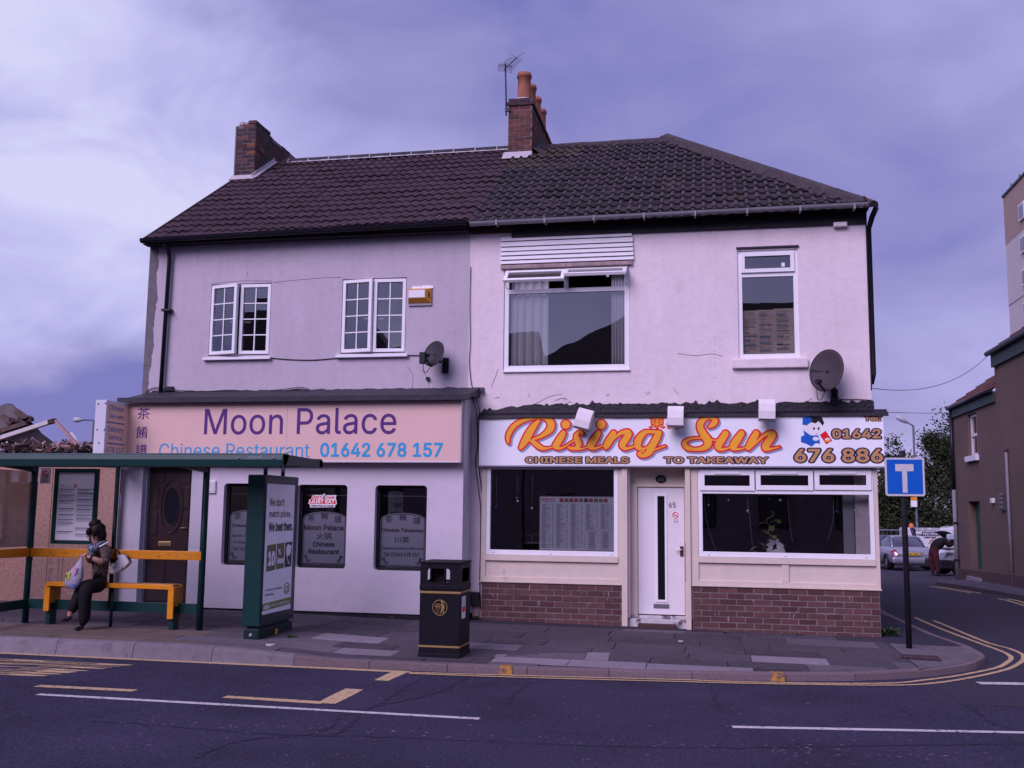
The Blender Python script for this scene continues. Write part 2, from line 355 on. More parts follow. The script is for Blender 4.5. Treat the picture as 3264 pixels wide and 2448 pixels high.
# ------------------------------------------------------------------ palette
asph = mat('asphalt', (.037, .033, .062), .9, .6, 34, .34, .6, 60, spec=.15, dirt=((.12, .105, .14), 44, .63, .07))
asph2 = mat('side_asphalt', (.034, .030, .050), .9, .25, 40, .12, .4, 80)
tarm = mat('pavement_joint', (.036, .032, .045), .9, .2, 30, .1)
slab_dark = mat('dark_slab', (.066, .056, .071), .88, .28, 11, .24, .3, 60, rnd=.16, dirt=((.04, .034, .045), 4, .58, .12))
slab_mid = mat('mid_slab', (.108, .093, .112), .85, .22, 12, .16, .25, 70, rnd=.14)
slab_light = mat('light_slab', (.20, .175, .20), .85, .16, 12, .1, .2, 70, rnd=.12)
slab_buff = mat('buff_slab', (.135, .106, .088), .85, .16, 12, .12, .25, 70, rnd=.12)
kerb_conc = mat('kerb_concrete', (.18, .16, .18), .85, .14, 9, .14, .25, 50, rnd=.08, dirt=((.10, .09, .11), 3.5, .56, .12))
kerb_gran = mat('kerb_granite', (.16, .12, .13), .85, .6, 110, .1, .3, 90, rnd=.1)
yel = mat('yellow_paint', (.50, .36, .20), .8, .14, 20, .1, .2, 60, dirt=((.06, .05, .07), 22, .55, .10))
wht = mat('white_paint', (.52, .50, .50), .8, .12, 20, .1, .2, 60, dirt=((.07, .06, .08), 24, .55, .08))
grout = mat('crack_tar', (.018, .016, .03), .8, .1)
yel_k = mat('kerb_mark_yellow', (.40, .20, .03), .8, .25, 20, dirt=((.10, .075, .085), 16, .48, .12))
rend_r = mat('render_pinkwhite', (.75, .662, .675), .9, .06, 9, .07, .25, 28, dirt=((.55, .47, .50), 1.7, .62, .2), streak=.05)
rend_l = mat('render_grey', (.50, .45, .505), .9, .06, 9, .08, .25, 28, dirt=((.41, .36, .41), 1.3, .60, .2), streak=.06)
rend_g = mat('render_grey_ground', (.585, .545, .60), .9, .05, 6, .05, .16, 45, dirt=((.42, .39, .43), 1.6, .66, .15))
bare = mat('bare_render', (.16, .145, .155), .95, .2, 10, .15, .4, 30)
plinth_m = mat('plinth_black', (.022, .018, .026), .8, .25, 12, .2)
upvc = mat('upvc_white', (.82, .83, .84), .35, .03, 4, .03)
upvc2 = mat('upvc_dull', (.70, .70, .72), .4, .04, 4, .03)
cream = mat('cream_timber', (.66, .565, .475), .55, .05, 7, .06, .06, 30, dirt=((.42, .34, .29), 2.3, .66, .1))
blackp = mat('black_paint', (.014, .012, .017), .6, .3, 12, .2, .2, 30)
lead = mat('lead_flashing', (.032, .028, .040), .6, .3, 9, .25, .35, 25)
bitumen = mat('bitumen_black', (.010, .008, .014), .5, .3, 14, .2, .6, 30)
gut_grey = mat('gutter_grey', (.24, .235, .26), .45, .12, 7, .12)
gut_black = mat('gutter_black', (.012, .012, .02), .4, .2, 8)
brick_a = mat('brick_plum', (.100, .048, .046), .9, .22, 22, .1, .4, 60, rnd=.20)
brick_b = mat('brick_red', (.145, .060, .050), .9, .22, 22, .1, .4, 60, rnd=.20)
brick_c = mat('brick_dark', (.062, .042, .048), .9, .22, 22, .1, .4, 60, rnd=.25)
brick_o = mat('brick_orange', (.21, .082, .05), .9, .2, 20, .1, .4, 60, rnd=.1)
mortar = mat('mortar', (.20, .165, .155), .95, .2, 25, .15, .4, 50)
mortar_w = mat('white_mortar', (.46, .43, .45), .95, .12, 18, .1, .5, 30)
tile_l = mat('tile_brown', (.054, .032, .040), .75, .18, 16, .08, .25, 60, rnd=.16)
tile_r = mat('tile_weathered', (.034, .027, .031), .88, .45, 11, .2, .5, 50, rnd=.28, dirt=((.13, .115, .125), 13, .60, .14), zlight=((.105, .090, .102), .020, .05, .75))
tile_moss = mat('tile_mossy', (.058, .046, .040), .92, .5, 9, .2, .6, 50, rnd=.25, dirt=((.11, .080, .035), 8, .60, .14))
ridge_d = mat('ridge_dark', (.030, .028, .036), .7, .2, 12, .1)
ridge_m = mat('ridge_mossy', (.056, .047, .052), .95, .35, 12, .2, .6, 35, rnd=.15, dirt=((.075, .062, .042), 7, .58, .15))
terra = mat('terracotta', (.34, .135, .085), .85, .14, 8, .16, .2, 40, rnd=.1, dirt=((.13, .075, .065), 3.2, .55, .2))
dark_room = mat('room_dark', (.085, .070, .075), .9, .2, 3)
glass = glass_mat('window_glass', .11)
glass_up = glass_mat('upper_glass', .21, (.92, .93, .95))
glass_cl = glass_mat('clear_glass', .0, (.93, .95, .95))
peach = mat('sign_peach', (.72, .50, .44), .4, .03, 2, .03)
sign_white = mat('sign_white', (.84, .87, .90), .4, .03, 3, .03, dirt=((.60, .62, .66), 2.5, .66, .12))
navy = mat('print_navy', (.014, .012, .055), .5, 0)
purple = mat('print_purple', (.085, .022, .18), .5, 0)
skyblue = mat('print_skyblue', (.03, .34, .62), .5, .05, 4)
orange = mat('print_orange', (.88, .40, .035), .45, .05, 5)
red = mat('print_red', (.72, .014, .03), .45, .05, 5)
shade_grey = mat('print_greyblue', (.26, .33, .46), .5, .03, 4)
tan = mat('print_tan', (.50, .27, .11), .5, .03, 4)
black = mat('print_black', (.012, .010, .014), .5, 0)
kblue = mat('print_blue', (.01, .11, .50), .45, .05, 4)
pwhite = mat('print_white', (.80, .80, .82), .45, .02, 4)
pgrey = mat('print_grey', (.30, .30, .36), .5, .02, 4)
teal = mat('shelter_teal', (.0065, .040, .038), .38, .12, 5, .1, dirt=((.02, .05, .05), 4, .66, .1))
safety = mat('rail_yellow', (.72, .27, .012), .4, .1, 8, .08, dirt=((.62, .40, .16), 16, .62, .06))
osb = mat('osb_board', (.43, .25, .19), .85, .26, 20, .10, .3, 50, dirt=((.55, .35, .27), 24, .55, .07))

# ------------------------------------------------------------------ ground, road, pavement
KL = [(-40, -4.15), (-9, -4.15), (-4.3, -4.15), (-2, -4.05), (-.25, -3.85), (.7, -3.68), (1.6, -3.42), (2.39, -2.95), (3.05, -2.27), (3.42, -1.5), (3.42, -.67), (3.22, .7), (3.1, 3.3), (3.05, 12), (3.05, 26)]
def interp(x, xs, ys): return float(np.interp(x, xs, ys))
def Yk(X): return interp(X, [p[0] for p in KL[:8]], [p[1] for p in KL[:8]])
def zroad(X, Y=0): return -.1515 - .0025 * max(-30, X)
def zstreet(Y): return -.152 - .028 * max(0, Y - 10)
def zkerb(X, Y=-4):
    if Y > -.7: return zstreet(Y) + .085
    return interp(X, [-6.2, -5.2, -4.36, -2, .7, 3.4], [.048, .006, -.052, -.068, -.075, -.075])
def zbase(X): return -.025 - .0145 * max(X, -11)
def zpav(X, Y):
    if Y > 0: return zstreet(Y) + .10
    yk = Yk(min(X, 2.39)); t = max(0, min(1, (Y - yk) / (0 - yk))); return zkerb(X) * (1 - t) + zbase(X) * t
g = MB(); g.grid([[(x, y, -1.3 if y > -30 else -.6) for x in (-600, -40, 40, 600)] for y in (-400, -60, -30, 60, 900)]); g_ = g.build('ground', mat('far_ground', (.06, .065, .05), .95, .2, .3, .2)); struct(g_)
g = MB(); g.grid([[(x, y, zroad(x)) for x in (-60, -30, -10, 0, 10, 40)] for y in (-31, -15, -8, -4, -2.5)]); road = struct(g.build('road', asph))
g = MB(); ys = [-4.6, -3, -1, 2, 6, 10, 12, 15, 15.01, 22, 30, 40, 60]
g.grid([[(2.2 if y <= 15 else -12, y, max(zroad(3) + .004, 0 * y - 9) if y < 3 else zstreet(y) + .002), (9 if y <= 15 else 40, y, zroad(8) + .004 if y < 3 else zstreet(y) + .002)] for y in ys]); side_road = struct(g.build('side_road', asph2))
# pavement bed
g = MB(); xs = [-40, -20, -12, -9, -8, -7, -6.2, -5.7, -5.2, -4.8, -4.36, -3.6, -2.8, -2, -1, -.25, .7, 1.6, 2.36]
g.grid([[(x, Yk(x) + .05 + (.3 - Yk(x)) * t, zpav(x, Yk(x) + (0 - Yk(x)) * t) - .012) for x in xs] for t in (0, .25, .5, .75, 1)])
pavement = struct(g.build('pavement', tarm))
conc = mat('corner_concrete', (.125, .108, .125), .9, .25, 9, .25, .35, 45, dirt=((.10, .088, .10), 2.6, .55, .15))
g = MB(); rows = []
for y, xo in ((-2.95, 2.39), (-2.6, 2.76), (-2.27, 3.05), (-1.9, 3.26), (-1.5, 3.40), (-1.1, 3.43), (-.67, 3.42)): rows.append([(2.352, y, zpav(2.35, y)), ((2.352 + xo) / 2 - .03, y, -.068), (xo - .1, y, -.071)])
g.grid(rows); corner = struct(g.build('pavement_corner', conc, None))
g = MB(); rows = []
for y, xo in ((-.67, 3.42), (0, 3.32), (.7, 3.22), (3.3, 3.1), (12, 3.05), (26, 3.05)): rows.append([(2.3, y, max(zpav(2.35, y), -.075 if y < 5 else -9)), (xo - .1, y, zkerb(3, y))])
g.grid(rows); struct(g.build('side_pavement', asph2))
# flagstones, one object each
rng = random.Random(5)
y_rows = [0.02, -.62, -1.24, -1.84, -2.40, -2.90, -3.34, -3.74, -4.2]
cover_holes = []
for ri in range(len(y_rows) - 1):
    y1, y0 = y_rows[ri], y_rows[ri + 1]; x = -12.5 + rng.uniform(0, .9)
    while x < 2.34:
        L_ = rng.choice([.6, .75, .9, .9, .9, 1.2]); x1 = min(x + L_, 2.345)
        if x1 - x < .12: break
        xm = (x + x1) / 2
        a, b = [(x + .004, y0 + .004), (x1 - .004, y0 + .004)], [(x1 - .004, y1 - .004), (x + .004, y1 - .004)]
        pts = []
        for px, py in a + b: pts.append((px, max(py, Yk(px) + .155)))
        if pts[2][1] - pts[1][1] > .08 and pts[3][1] - pts[0][1] > .08:
            q = rng.random(); front = ri >= 4
            if xm < -6.3: m_ = slab_buff if (-9.8 < xm and ri >= 5) else (slab_mid if q < .25 else slab_dark)
            elif xm < -4.8: m_ = slab_mid if (front and q < .8) else slab_dark
            elif xm > .3 and front: m_ = slab_mid if q < .45 else slab_dark if q < .7 else slab_light
            elif xm > -2.6 and ri >= 6: m_ = slab_light if q < .6 else slab_mid
            elif front: m_ = slab_light if q < .08 else slab_mid if q < .22 else slab_dark
            else: m_ = slab_mid if q < .06 else slab_dark
            dz = rng.uniform(-.003, .003); top = [(px, py, zpav(px, py) + dz + rng.uniform(-.0012, .0012)) for px, py in pts]
            mb = MB(); mb.add([(px + (.003 if i in (0, 3) else -.003), py + (.003 if i < 2 else -.003), pz) for i, (px, py, pz) in enumerate(top)] + [(px, py, pz - .004) for px, py, pz in top] + [(px, py, pz - .02) for px, py, pz in top],
                              [(0, 1, 2, 3)] + [(i, 4 + i, 4 + (i + 1) % 4, (i + 1) % 4) for i in range(4)] + [(4 + i, 8 + i, 8 + (i + 1) % 4, 4 + (i + 1) % 4) for i in range(4)])
            mb.build('paving_slab', m_, pavement)
        x = x1
# kerb stones
kerb = bpy.data.objects.new('kerb', None); COL.objects.link(kerb); ORG[kerb] = Vector((0, 0, 0)); kerb['kind'] = 'structure'
seg = []; acc = 0; prev = None
dense = []
for (xa, ya), (xb, yb) in zip(KL[1:-1], KL[2:]):
    n_ = max(1, int(math.hypot(xb - xa, yb - ya) / .1))
    dense += [(xa + (xb - xa) * k / n_, ya + (yb - ya) * k / n_) for k in range(n_)]
dense = [(-12 + .1 * k, -4.15) for k in range(30)] + dense
def sm_dense(d):
    a = np.array(d); 
    for _ in range(6): a[1:-1] = a[1:-1] * .5 + (a[:-2] + a[2:]) * .25
    return a
dense = sm_dense(dense)
arc = np.concatenate([[0], np.cumsum(np.hypot(*np.diff(dense, axis=0).T))])
def kpt(s): return np.array([np.interp(s, arc, dense[:, 0]), np.interp(s, arc, dense[:, 1])])
s0 = 0.0
while s0 < arc[-1] - 1:
    L_ = 1.03 if kpt(s0)[0] < -5.6 else .915 if abs(kpt(s0)[0]) < 6 and kpt(s0)[1] < -3 else .6
    s1 = s0 + L_; p = [kpt(s0 + .004), kpt((s0 + s1) / 2), kpt(s1 - .004)]; rows = []
    for k, q in enumerate(p):
        t = (kpt(s0 + L_ * k / 2 + .05) - kpt(s0 + L_ * k / 2 - .05)); t /= np.linalg.norm(t); nn = np.array([-t[1], t[0]])
        z = zkerb(q[0], q[1]); zr = min(zroad(q[0]), zstreet(q[1])) - .03
        big_ = max(0, min(1, (z + .05) / .09)); rr = .012 + .035 * big_; lean = .012 + .045 * big_
        prof = [(.15, z - .03), (.15, z), (rr, z), (rr * .35, z - rr * .25), (0, z - rr), (-lean, zr)]
        rows.append([Vector((q[0] + nn[0] * a_, q[1] + nn[1] * a_, b_)) for a_, b_ in prof])
    mb = MB(); mb.grid(rows); mb.poly(rows[0]); mb.poly(rows[-1][::-1])
    mb.build('kerb_stone', kerb_conc if p[1][0] < -4.4 else kerb_gran, kerb, fix=True); s0 = s1
def road_pt(x, y): return hz((x, y), -.1515, -.0025)
def ribbon(pts, wd, m, name, parent, z=.004, close=False, jag=0.):
    pts = [Vector(p) for p in pts]; rows = []
    for i, p in enumerate(pts):
        t = pts[min(i + 1, len(pts) - 1)] - pts[max(i - 1, 0)]; t.z = 0; t.normalize(); nn = Vector((-t.y, t.x, 0)); w_ = wd * (1 + (rng.uniform(-jag, jag) if jag else 0)) / 2
        rows.append([p + nn * w_ + Vector((0, 0, z)), p - nn * w_ + Vector((0, 0, z))])
    mb = MB(); mb.grid(rows); return mb.build(name, m, parent)
def seglin(a, b, n): a, b = Vector(a), Vector(b); return [a.lerp(b, k / n) for k in range(n + 1)]
def on_road(X, Y): return Vector((X, Y, zroad(X)))
# centre dashes, bay dashes
ribbon(seglin(road_pt(120, 2214), road_pt(1528, 2292), 12), .085, wht, 'white_line', road, jag=.08)
a_, b_ = road_pt(2334, 2318), road_pt(3260, 2336); ribbon(seglin(a_, b_ + (b_ - a_) * .45, 12), .085, wht, 'white_line', road, jag=.08)
ribbon(seglin(road_pt(*KG1(235, 577)), road_pt(*KG1(865, 608)), 5), .12, yel, 'yellow_line', road, jag=.06)
ribbon(seglin(road_pt(*KG1(1440, 647)), road_pt(*KG1(2070, 686)), 5), .12, yel, 'yellow_line', road, jag=.1)
ribbon(seglin(road_pt(*KG1(2090, 690)), road_pt(*KG2(240, 548)), 3), .19, yel, 'yellow_line', road, jag=.06)
ribbon(seglin(road_pt(*KG2(395, 498)), road_pt(*KG2(500, 450)), 3), .17, yel, 'yellow_line', road, jag=.06)
ribbon(seglin(road_pt(*KG1(-300, 352)), road_pt(*KG2(560, 448)), 20), .115, yel, 'yellow_line', road, jag=.05)
x_in = [KG2(560, 452), KG2(1000, 464), KG2(1500, 478), KG2(2200, 496), KG3(300, 612), KG3(900, 626), KG3(1400, 626), KG3(1600, 608), KG3(1800, 582), KG3(1960, 552), KG3(2060, 528), KG3(2110, 500), KG3(2135, 474), KG3(2110, 448), KG3(2040, 418), KG3(1950, 386), KG3(1700, 292), KG3(1500, 204), KG3(1342, 138)]
x_out = [KG2(560, 458), KG2(1000, 474), KG2(1500, 489), KG2(2200, 507), KG3(300, 622), KG3(900, 634), KG3(1450, 638), KG3(1700, 622), KG3(1900, 590), KG3(2040, 560), KG3(2130, 534), KG3(2190, 500), KG3(2212, 470), KG3(2190, 444), KG3(2110, 412), KG3(1970, 372), KG3(1720, 268), KG3(1500, 182), KG3(1350, 124)]
for line in (x_in, x_out):
    pts = [road_pt(*p) for p in line]; q = catmull(pts, 5); ribbon([Vector(p) for p in q], .062, yel, 'yellow_line', road, z=.008, jag=.08)
    pe = pts[-1]; ribbon(seglin(pe, (pe.x - .1, pe.y + 9, zstreet(pe.y + 9)), 6), .07, yel, 'yellow_line', side_road, z=.008)
ribbon(seglin(road_pt(*KG3(1935, 626)), road_pt(*KG3(2330, 632)), 4), .16, wht, 'white_line', road, z=.008, jag=.06)
for d_ in (0, .2): ribbon([Vector((6.28 + d_ - .085 * max(0, y - 8.4), y, zstreet(y))) for y in (3, 6, 8.4, 11, 14)], .07, yel, 'yellow_line', side_road, z=.008)
# BUS STOP, read by drivers coming from the left: the words run across the lane, the letters are stretched along it
ta, tb = road_pt(*KG1(905, 446)), road_pt(*KG1(505, 528))
Ya_, Yb_ = -4.62, -5.62; Xt = -6.55; Hh = 2.7
fit_text('road_lettering', 'BUS STOP', yel, road, lambda u, v: (on_road(Xt - Hh + Hh * v - .5 * u, Ya_ + (Yb_ - Ya_) * u), Vector((0, 0, 1))), bold=.012, push=.004)
# old worn specks and cracks
for pl, wd in (([(300, 2300), (560, 2318), (830, 2338), (1200, 2350), (1700, 2372), (2250, 2384), (3264, 2372)], .016), ([(1490, 1990), (1500, 2150), (1420, 2200), (1300, 2230), (1180, 2260), (1090, 2330), (1050, 2348)], .03), ([(1370, 2160), (1310, 2180), (1240, 2228), (1180, 2260), (1100, 2280), (1000, 2340), (780, 2360), (620, 2420)], .02),
               ([(1690, 2176), (1650, 2205), (1600, 2248)], .02), ([(2270, 2200), (2285, 2240), (2305, 2270)], .02), ([(2960, 2190), (3060, 2240), (3120, 2275), (3175, 2310), (3264, 2342)], .018)):
    q = [Vector(p) for p in catmull([road_pt(*p) for p in pl if p[1] > 2140], 9)]
    for v in q: v.x += rng.uniform(-.03, .03); v.y += rng.uniform(-.03, .03)
    ribbon(q, wd, grout, 'crack', road, z=.003, jag=.7)
mb = MB()
for _ in range(420):
    t = rng.random(); X_ = rng.uniform(-5, 4); Y_ = -7.05 + rng.gauss(0, .10) + .06 * X_ if rng.random() < .55 else rng.uniform(-8.6, -4.6); s_ = rng.uniform(.004, .016) * (1.4 if rng.random() < .1 else 1)
    c_ = on_road(X_, Y_); n_ = 5; an = rng.random() * 6
    mb.poly([c_ + Vector((math.cos(an + 6.283 * k / n_) * s_ * rng.uniform(.7, 1.6), math.sin(an + 6.283 * k / n_) * s_ * .6, .003)) for k in range(n_)])
o = mb.build('road_chippings', mat('chipping', (.22, .19, .23), .9, .4, 5), road); o['kind'] = 'stuff'
# yellow loading marks on the kerb top
for px in (KG2(1128, 425), KG3(720, 580)):
    p = hy(px, Yk(hy(px, -4).x)); X_ = p.x; mb = MB(); yk = Yk(X_); z = zkerb(X_)
    mb.grid([[(X_ - .075, yk + d_[0], z + d_[1]), (X_ + .075, yk + d_[0], z + d_[1])] for d_ in ((.15, .003), (.012, .003), (-.004, -.012), (-.017, -.08))]); mb.build('kerb_mark', yel_k, kerb)
# drain cover in the pavement corner
a_, b_, c_, d_ = (hz(KG3(*q), -.066) for q in ((1465, 448), (1690, 460), (1718, 490), (1462, 472)))
dr = thing('drain_cover', (a_ + c_) / 2, 'rusty ribbed iron drain cover set in the pavement corner beside the sign post', 'drain cover')
fq = face_quad(d_, c_, b_, a_); iron = mat('rusty_iron', (.085, .045, .05), .8, .3, 20)
mb = MB(); mb.add([fq(u, v)[0] + Vector((0, 0, .004)) for u, v in ((0, 0), (1, 0), (1, 1), (0, 1))], [(0, 1, 2, 3)]); mb.build('plate', mat('rust_dark', (.03, .02, .025), .9, .2, 9), dr)
for k in range(13):
    u0 = (k + .15) / 13; u1 = (k + .7) / 13; mb = MB(); lo = [fq(u, v)[0] + Vector((0, 0, .004)) for u, v in ((u0, .06), (u1, .06), (u1, .94), (u0, .94))]; mb.prism(lo, (0, 0, .008)); mb.build('bar', iron, dr)
# flush inspection cover near the kerb
a_, b_, c_, d_ = (hz(KG2(*q), -.060) for q in ((1150, 320), (1640, 336), (1622, 378), (1092, 360)))
fq = face_quad(d_, c_, b_, a_); ic = thing('inspection_cover', (a_ + c_) / 2, 'concrete inspection cover flush in the pavement by the kerb, paler than the slabs around it', 'cover')
def plate(name, m, p, u0, u1, v0, v1, h=.012):
    mb = MB(); lo = [fq(u, v)[0] - Vector((0, 0, .01)) for u, v in ((u0, v0), (u1, v0), (u1, v1), (u0, v1))]; mb.prism(lo, (0, 0, h + .01)); return mb.build(name, m, p)
plate('slab', slab_mid, ic, .07, .93, .05, .95, .010); plate('edge', slab_light, ic, -.06, .06, -.02, 1.02, .012); plate('edge', slab_light, ic, .94, 1.2, -.02, 1.02, .012)
# ------------------------------------------------------------------ building helpers
def rrect(x0, x1, z0, z1, r=0., n=5):
    if r <= 0: return [(x0, z0), (x1, z0), (x1, z1), (x0, z1)]
    o_ = []
    for cx, cz, a in ((x1 - r, z0 + r, -90), (x1 - r, z1 - r, 0), (x0 + r, z1 - r, 90), (x0 + r, z0 + r, 180)):
        o_ += [(cx + r * math.cos(R(a + 90 * k / n)), cz + r * math.sin(R(a + 90 * k / n))) for k in range(n + 1)]
    return o_
def wall_y(name, m, parent, outline, holes, Y, th):
    """upright wall facing -Y with openings and their reveals"""
    loops = [outline] + holes; L3 = [[Vector((x, Y, z)) for x, z in l] for l in loops]; tris = tessellate_polygon(L3); flat = [p for l in L3 for p in l]; n = len(flat)
    mb = MB(); vs = flat + [p + Vector((0, th, 0)) for p in flat]; fs = [tuple(t) for t in tris] + [tuple(n + i for i in t[::-1]) for t in tris]; o = 0
    for l in L3:
        k = len(l); fs += [(o + i, o + (i + 1) % k, n + o + (i + 1) % k, n + o + i) for i in range(k)]; o += k
    mb.add(vs, fs); return mb.build(name, m, parent)
def room(parent, x0, x1, y0, y1, z0, z1, m=None):
    mb = MB(); v = [(x, y, z) for x in (x0, x1) for y in (y0, y1) for z in (z0, z1)]
    mb.add(v, [(2, 3, 7, 6), (0, 2, 3, 1), (4, 5, 7, 6), (0, 4, 6, 2), (1, 3, 7, 5)]); return mb.build('room', m or dark_room, parent, fix=False)
def frame_y(name, m, parent, x0, x1, z0, z1, w_, y0, y1, bevel=.004, wb=None, wt=None):
    wb = wb or w_; wt = wt or w_; mb = MB(); mb.box(x0, x0 + w_, y0, y1, z0, z1).box(x1 - w_, x1, y0, y1, z0, z1).box(x0 + w_, x1 - w_, y0, y1, z0, z0 + wb).box(x0 + w_, x1 - w_, y0, y1, z1 - wt, z1); return mb.build(name, m, parent, bevel)
def pane_y(parent, x0, x1, z0, z1, Y, m=None, name='pane'):
    mb = MB(); mb.quad((x0, Y, z0), (x1, Y, z0), (x1, Y, z1), (x0, Y, z1)); return mb.build(name, m or glass, parent, fix=False)
BR = []
for k in range(4):
    r_ = random.Random(k); mb = MB(); c = .006; j = lambda: r_.uniform(-.002, .002)
    vs = []
    for sy, in ((-1,), (1,)):
        for sx in (-1, 1):
            for sz in (-1, 1): vs.append((sx * (.5 - .012) + j() * 2, sy * .5 + j(), sz * (.5 - .05) + j() * 6))
    mb.box(-.5, .5, -.5, .5, -.5, .5); me = mb.mesh('brick'); b = bmesh.new(); b.from_mesh(me)
    for v in b.verts: v.co += Vector((j() * 3, 0, j() * 10))
    bmesh.ops.recalc_face_normals(b, faces=b.faces); b.to_mesh(me); b.free(); BR.append(me)
BMESH = {}
def brick_mesh(m, k):
    if (m.name, k) not in BMESH: me = BR[k].copy(); me.materials.append(m); BMESH[(m.name, k)] = me
    return BMESH[(m.name, k)]
def brick_at(parent, c, size, m, rotz=0., tilt=0.):
    k = rng.randrange(4); mt = Matrix.Translation(c) @ Matrix.Rotation(rotz, 4, 'Z') @ Matrix.Rotation(tilt, 4, 'Y') @ Matrix.Diagonal((*size, 1)); return inst('brick', brick_mesh(m, k), mt, parent)
def pick(r_): q = r_.random(); return brick_a if q < .45 else brick_b if q < .72 else brick_c if q < .96 else brick_o
def brick_face(parent, o, u, length, z0, z1, course, L_=.215, joint=.015, depth=.05, choose=pick, top=None, off=None):
    """bricks in running bond over an upright face: origin o, direction u (unit, horizontal); top(s) limits the height"""
    u = Vector(u); rot = math.atan2(u.y, u.x); n_ = int(round((z1 - z0) / course)); h = (z1 - z0) / n_
    for i in range(n_):
        s = -(L_ + joint) / 2 if i % 2 else 0
        while s < length - .02:
            a, b = max(s, 0) + joint / 2, min(s + L_ + joint, length) - joint / 2
            if b - a > .025:
                zc_ = z0 + h * (i + .5)
                if top is None or zc_ + h * .4 < top((a + b) / 2):
                    c = Vector(o) + u * ((a + b) / 2); c.z = zc_ + rng.uniform(-.002, .002); nn = Vector((u.y, -u.x, 0))
                    brick_at(parent, c - nn * (depth / 2 - rng.uniform(-.002, .005)), (b - a, depth, h - joint), choose(rng), rot, rng.uniform(-.006, .006))
            s += L_ + joint
PIT = math.atan(.667)
def zroof(Y, e): return e + .667 * (Y + .25)
def tile_mesh(w_, L_, h, round_=False, n=14):
    """double roman tile: w along x, L up the slope (y), two rolls"""
    rows = []; xs_ = [w_ * i / n for i in range(n + 1)]
    def hh(x):
        t = (x / w_ * 2) % 1.
        return h * (max(0, math.sin(math.pi * min(1, t / .5))) ** .7 if t < .5 else 0) if round_ else h * (.5 - .5 * math.cos(2 * math.pi * t))
    for y, z in ((0, -.016), (0, .004), (L_, -.012)): rows.append([(x - w_ / 2, y, hh(x) + z) for x in xs_])
    mb = MB(); mb.smooth = False; mb.grid(rows[:2]); mb.smooth = True; mb.grid(rows[1:]); return mb.mesh('roof_tile')
def lay_tiles(parent, x0, x1, e, ylim, courses, w_, h, m, round_=False, right=None, left=None, moss=None, limit=292, xoff=0.):
    """courses of tiles from the eaves up; right(Y) gives the hip line in X; the tiles that show largest are separate objects"""
    slope = (ylim + .25) / math.cos(PIT); gauge = slope / courses; me = tile_mesh(w_, gauge * 1.12, h, round_); me.materials.append(m); me2 = me.copy(); me2.materials.clear(); me2.materials.append(moss or m)
    rot = Matrix.Rotation(PIT - .05, 4, 'X'); cnt = 0; rest = MB(); rest.smooth = True
    for c in range(courses):
        s = c * gauge; Y = -.25 - .05 + s * math.cos(PIT); z = e + (s - .05) * math.sin(PIT) + .035; xr = right(Y) if right else x1
        n_ = int(math.ceil((x1 - x0) / w_)) + 1
        for i in range(n_):
            xa = x0 + i * w_ + xoff
            xb = xa + w_
            if xa > xr - .02 or xb < x0 + .02: continue
            mt = Matrix.Translation((xa + w_ / 2 + rng.uniform(-.003, .003), Y + rng.uniform(-.007, .007), z + rng.uniform(-.005, .005) - .035 * math.sin(math.pi * min(1, max(0, (xa - x0) / (x1 - x0)))) + .012 * mnoise.noise((xa * 1.1, c * .5, 0)))) @ rot @ Matrix.Rotation(rng.uniform(-.012, .012), 4, 'Z') @ Matrix.Rotation(rng.uniform(-.012, .012), 4, 'Y')
            use = me2 if (moss and (rng.random() < .03 or (xa < x0 + 1.3 and c > courses - 6 and rng.random() < .7))) else me
            cut = xb > xr or xa < x0
            if cut:
                b = bmesh.new(); b.from_mesh(use); b.transform(mt); gg = b.verts[:] + b.edges[:] + b.faces[:]
                if xb > xr:
                    r2 = right(Y + .3) if right else x1; d = Vector((.3, xr - r2 if right else 0, 0)).normalized()
                    bmesh.ops.bisect_plane(b, geom=gg, plane_co=(xr, Y, 0), plane_no=d, clear_outer=True)
                else: bmesh.ops.bisect_plane(b, geom=gg, plane_co=(x0, 0, 0), plane_no=(-1, 0, 0), clear_outer=True)
                if b.faces:
                    m3 = bpy.data.meshes.new('roof_tile'); b.transform(mt.inverted()); b.to_mesh(m3); m3.materials.append(use.materials[0]); inst('roof_tile', m3, mt, parent); cnt += 1
                b.free()
            elif cnt < limit: inst('roof_tile', use, mt, parent); cnt += 1
            else: rest.add([mt @ v.co for v in use.vertices], [list(p.vertices) for p in use.polygons])
    if rest.v: rest.build('roof_tiles', m, parent, fix=False, kind='stuff')
def half_round(parent, name, m, a, b, r, n=8, tilt=0.):
    a, b = Vector(a), Vector(b); t = (b - a).normalized(); s_ = t.cross(Vector((0, 0, 1))).normalized(); up = s_.cross(t); rows = []
    for p, q in ((a, 1.0), (b, 1.04)): rows.append([p + (s_ * math.cos(math.pi * k / n) + up * math.sin(math.pi * k / n)) * r * q for k in range(n + 1)])
    mb = MB(); mb.smooth = True; mb.grid(rows); mb.smooth = False; mb.poly(rows[0]); mb.poly(rows[1][::-1]); return mb.build(name, m, parent)
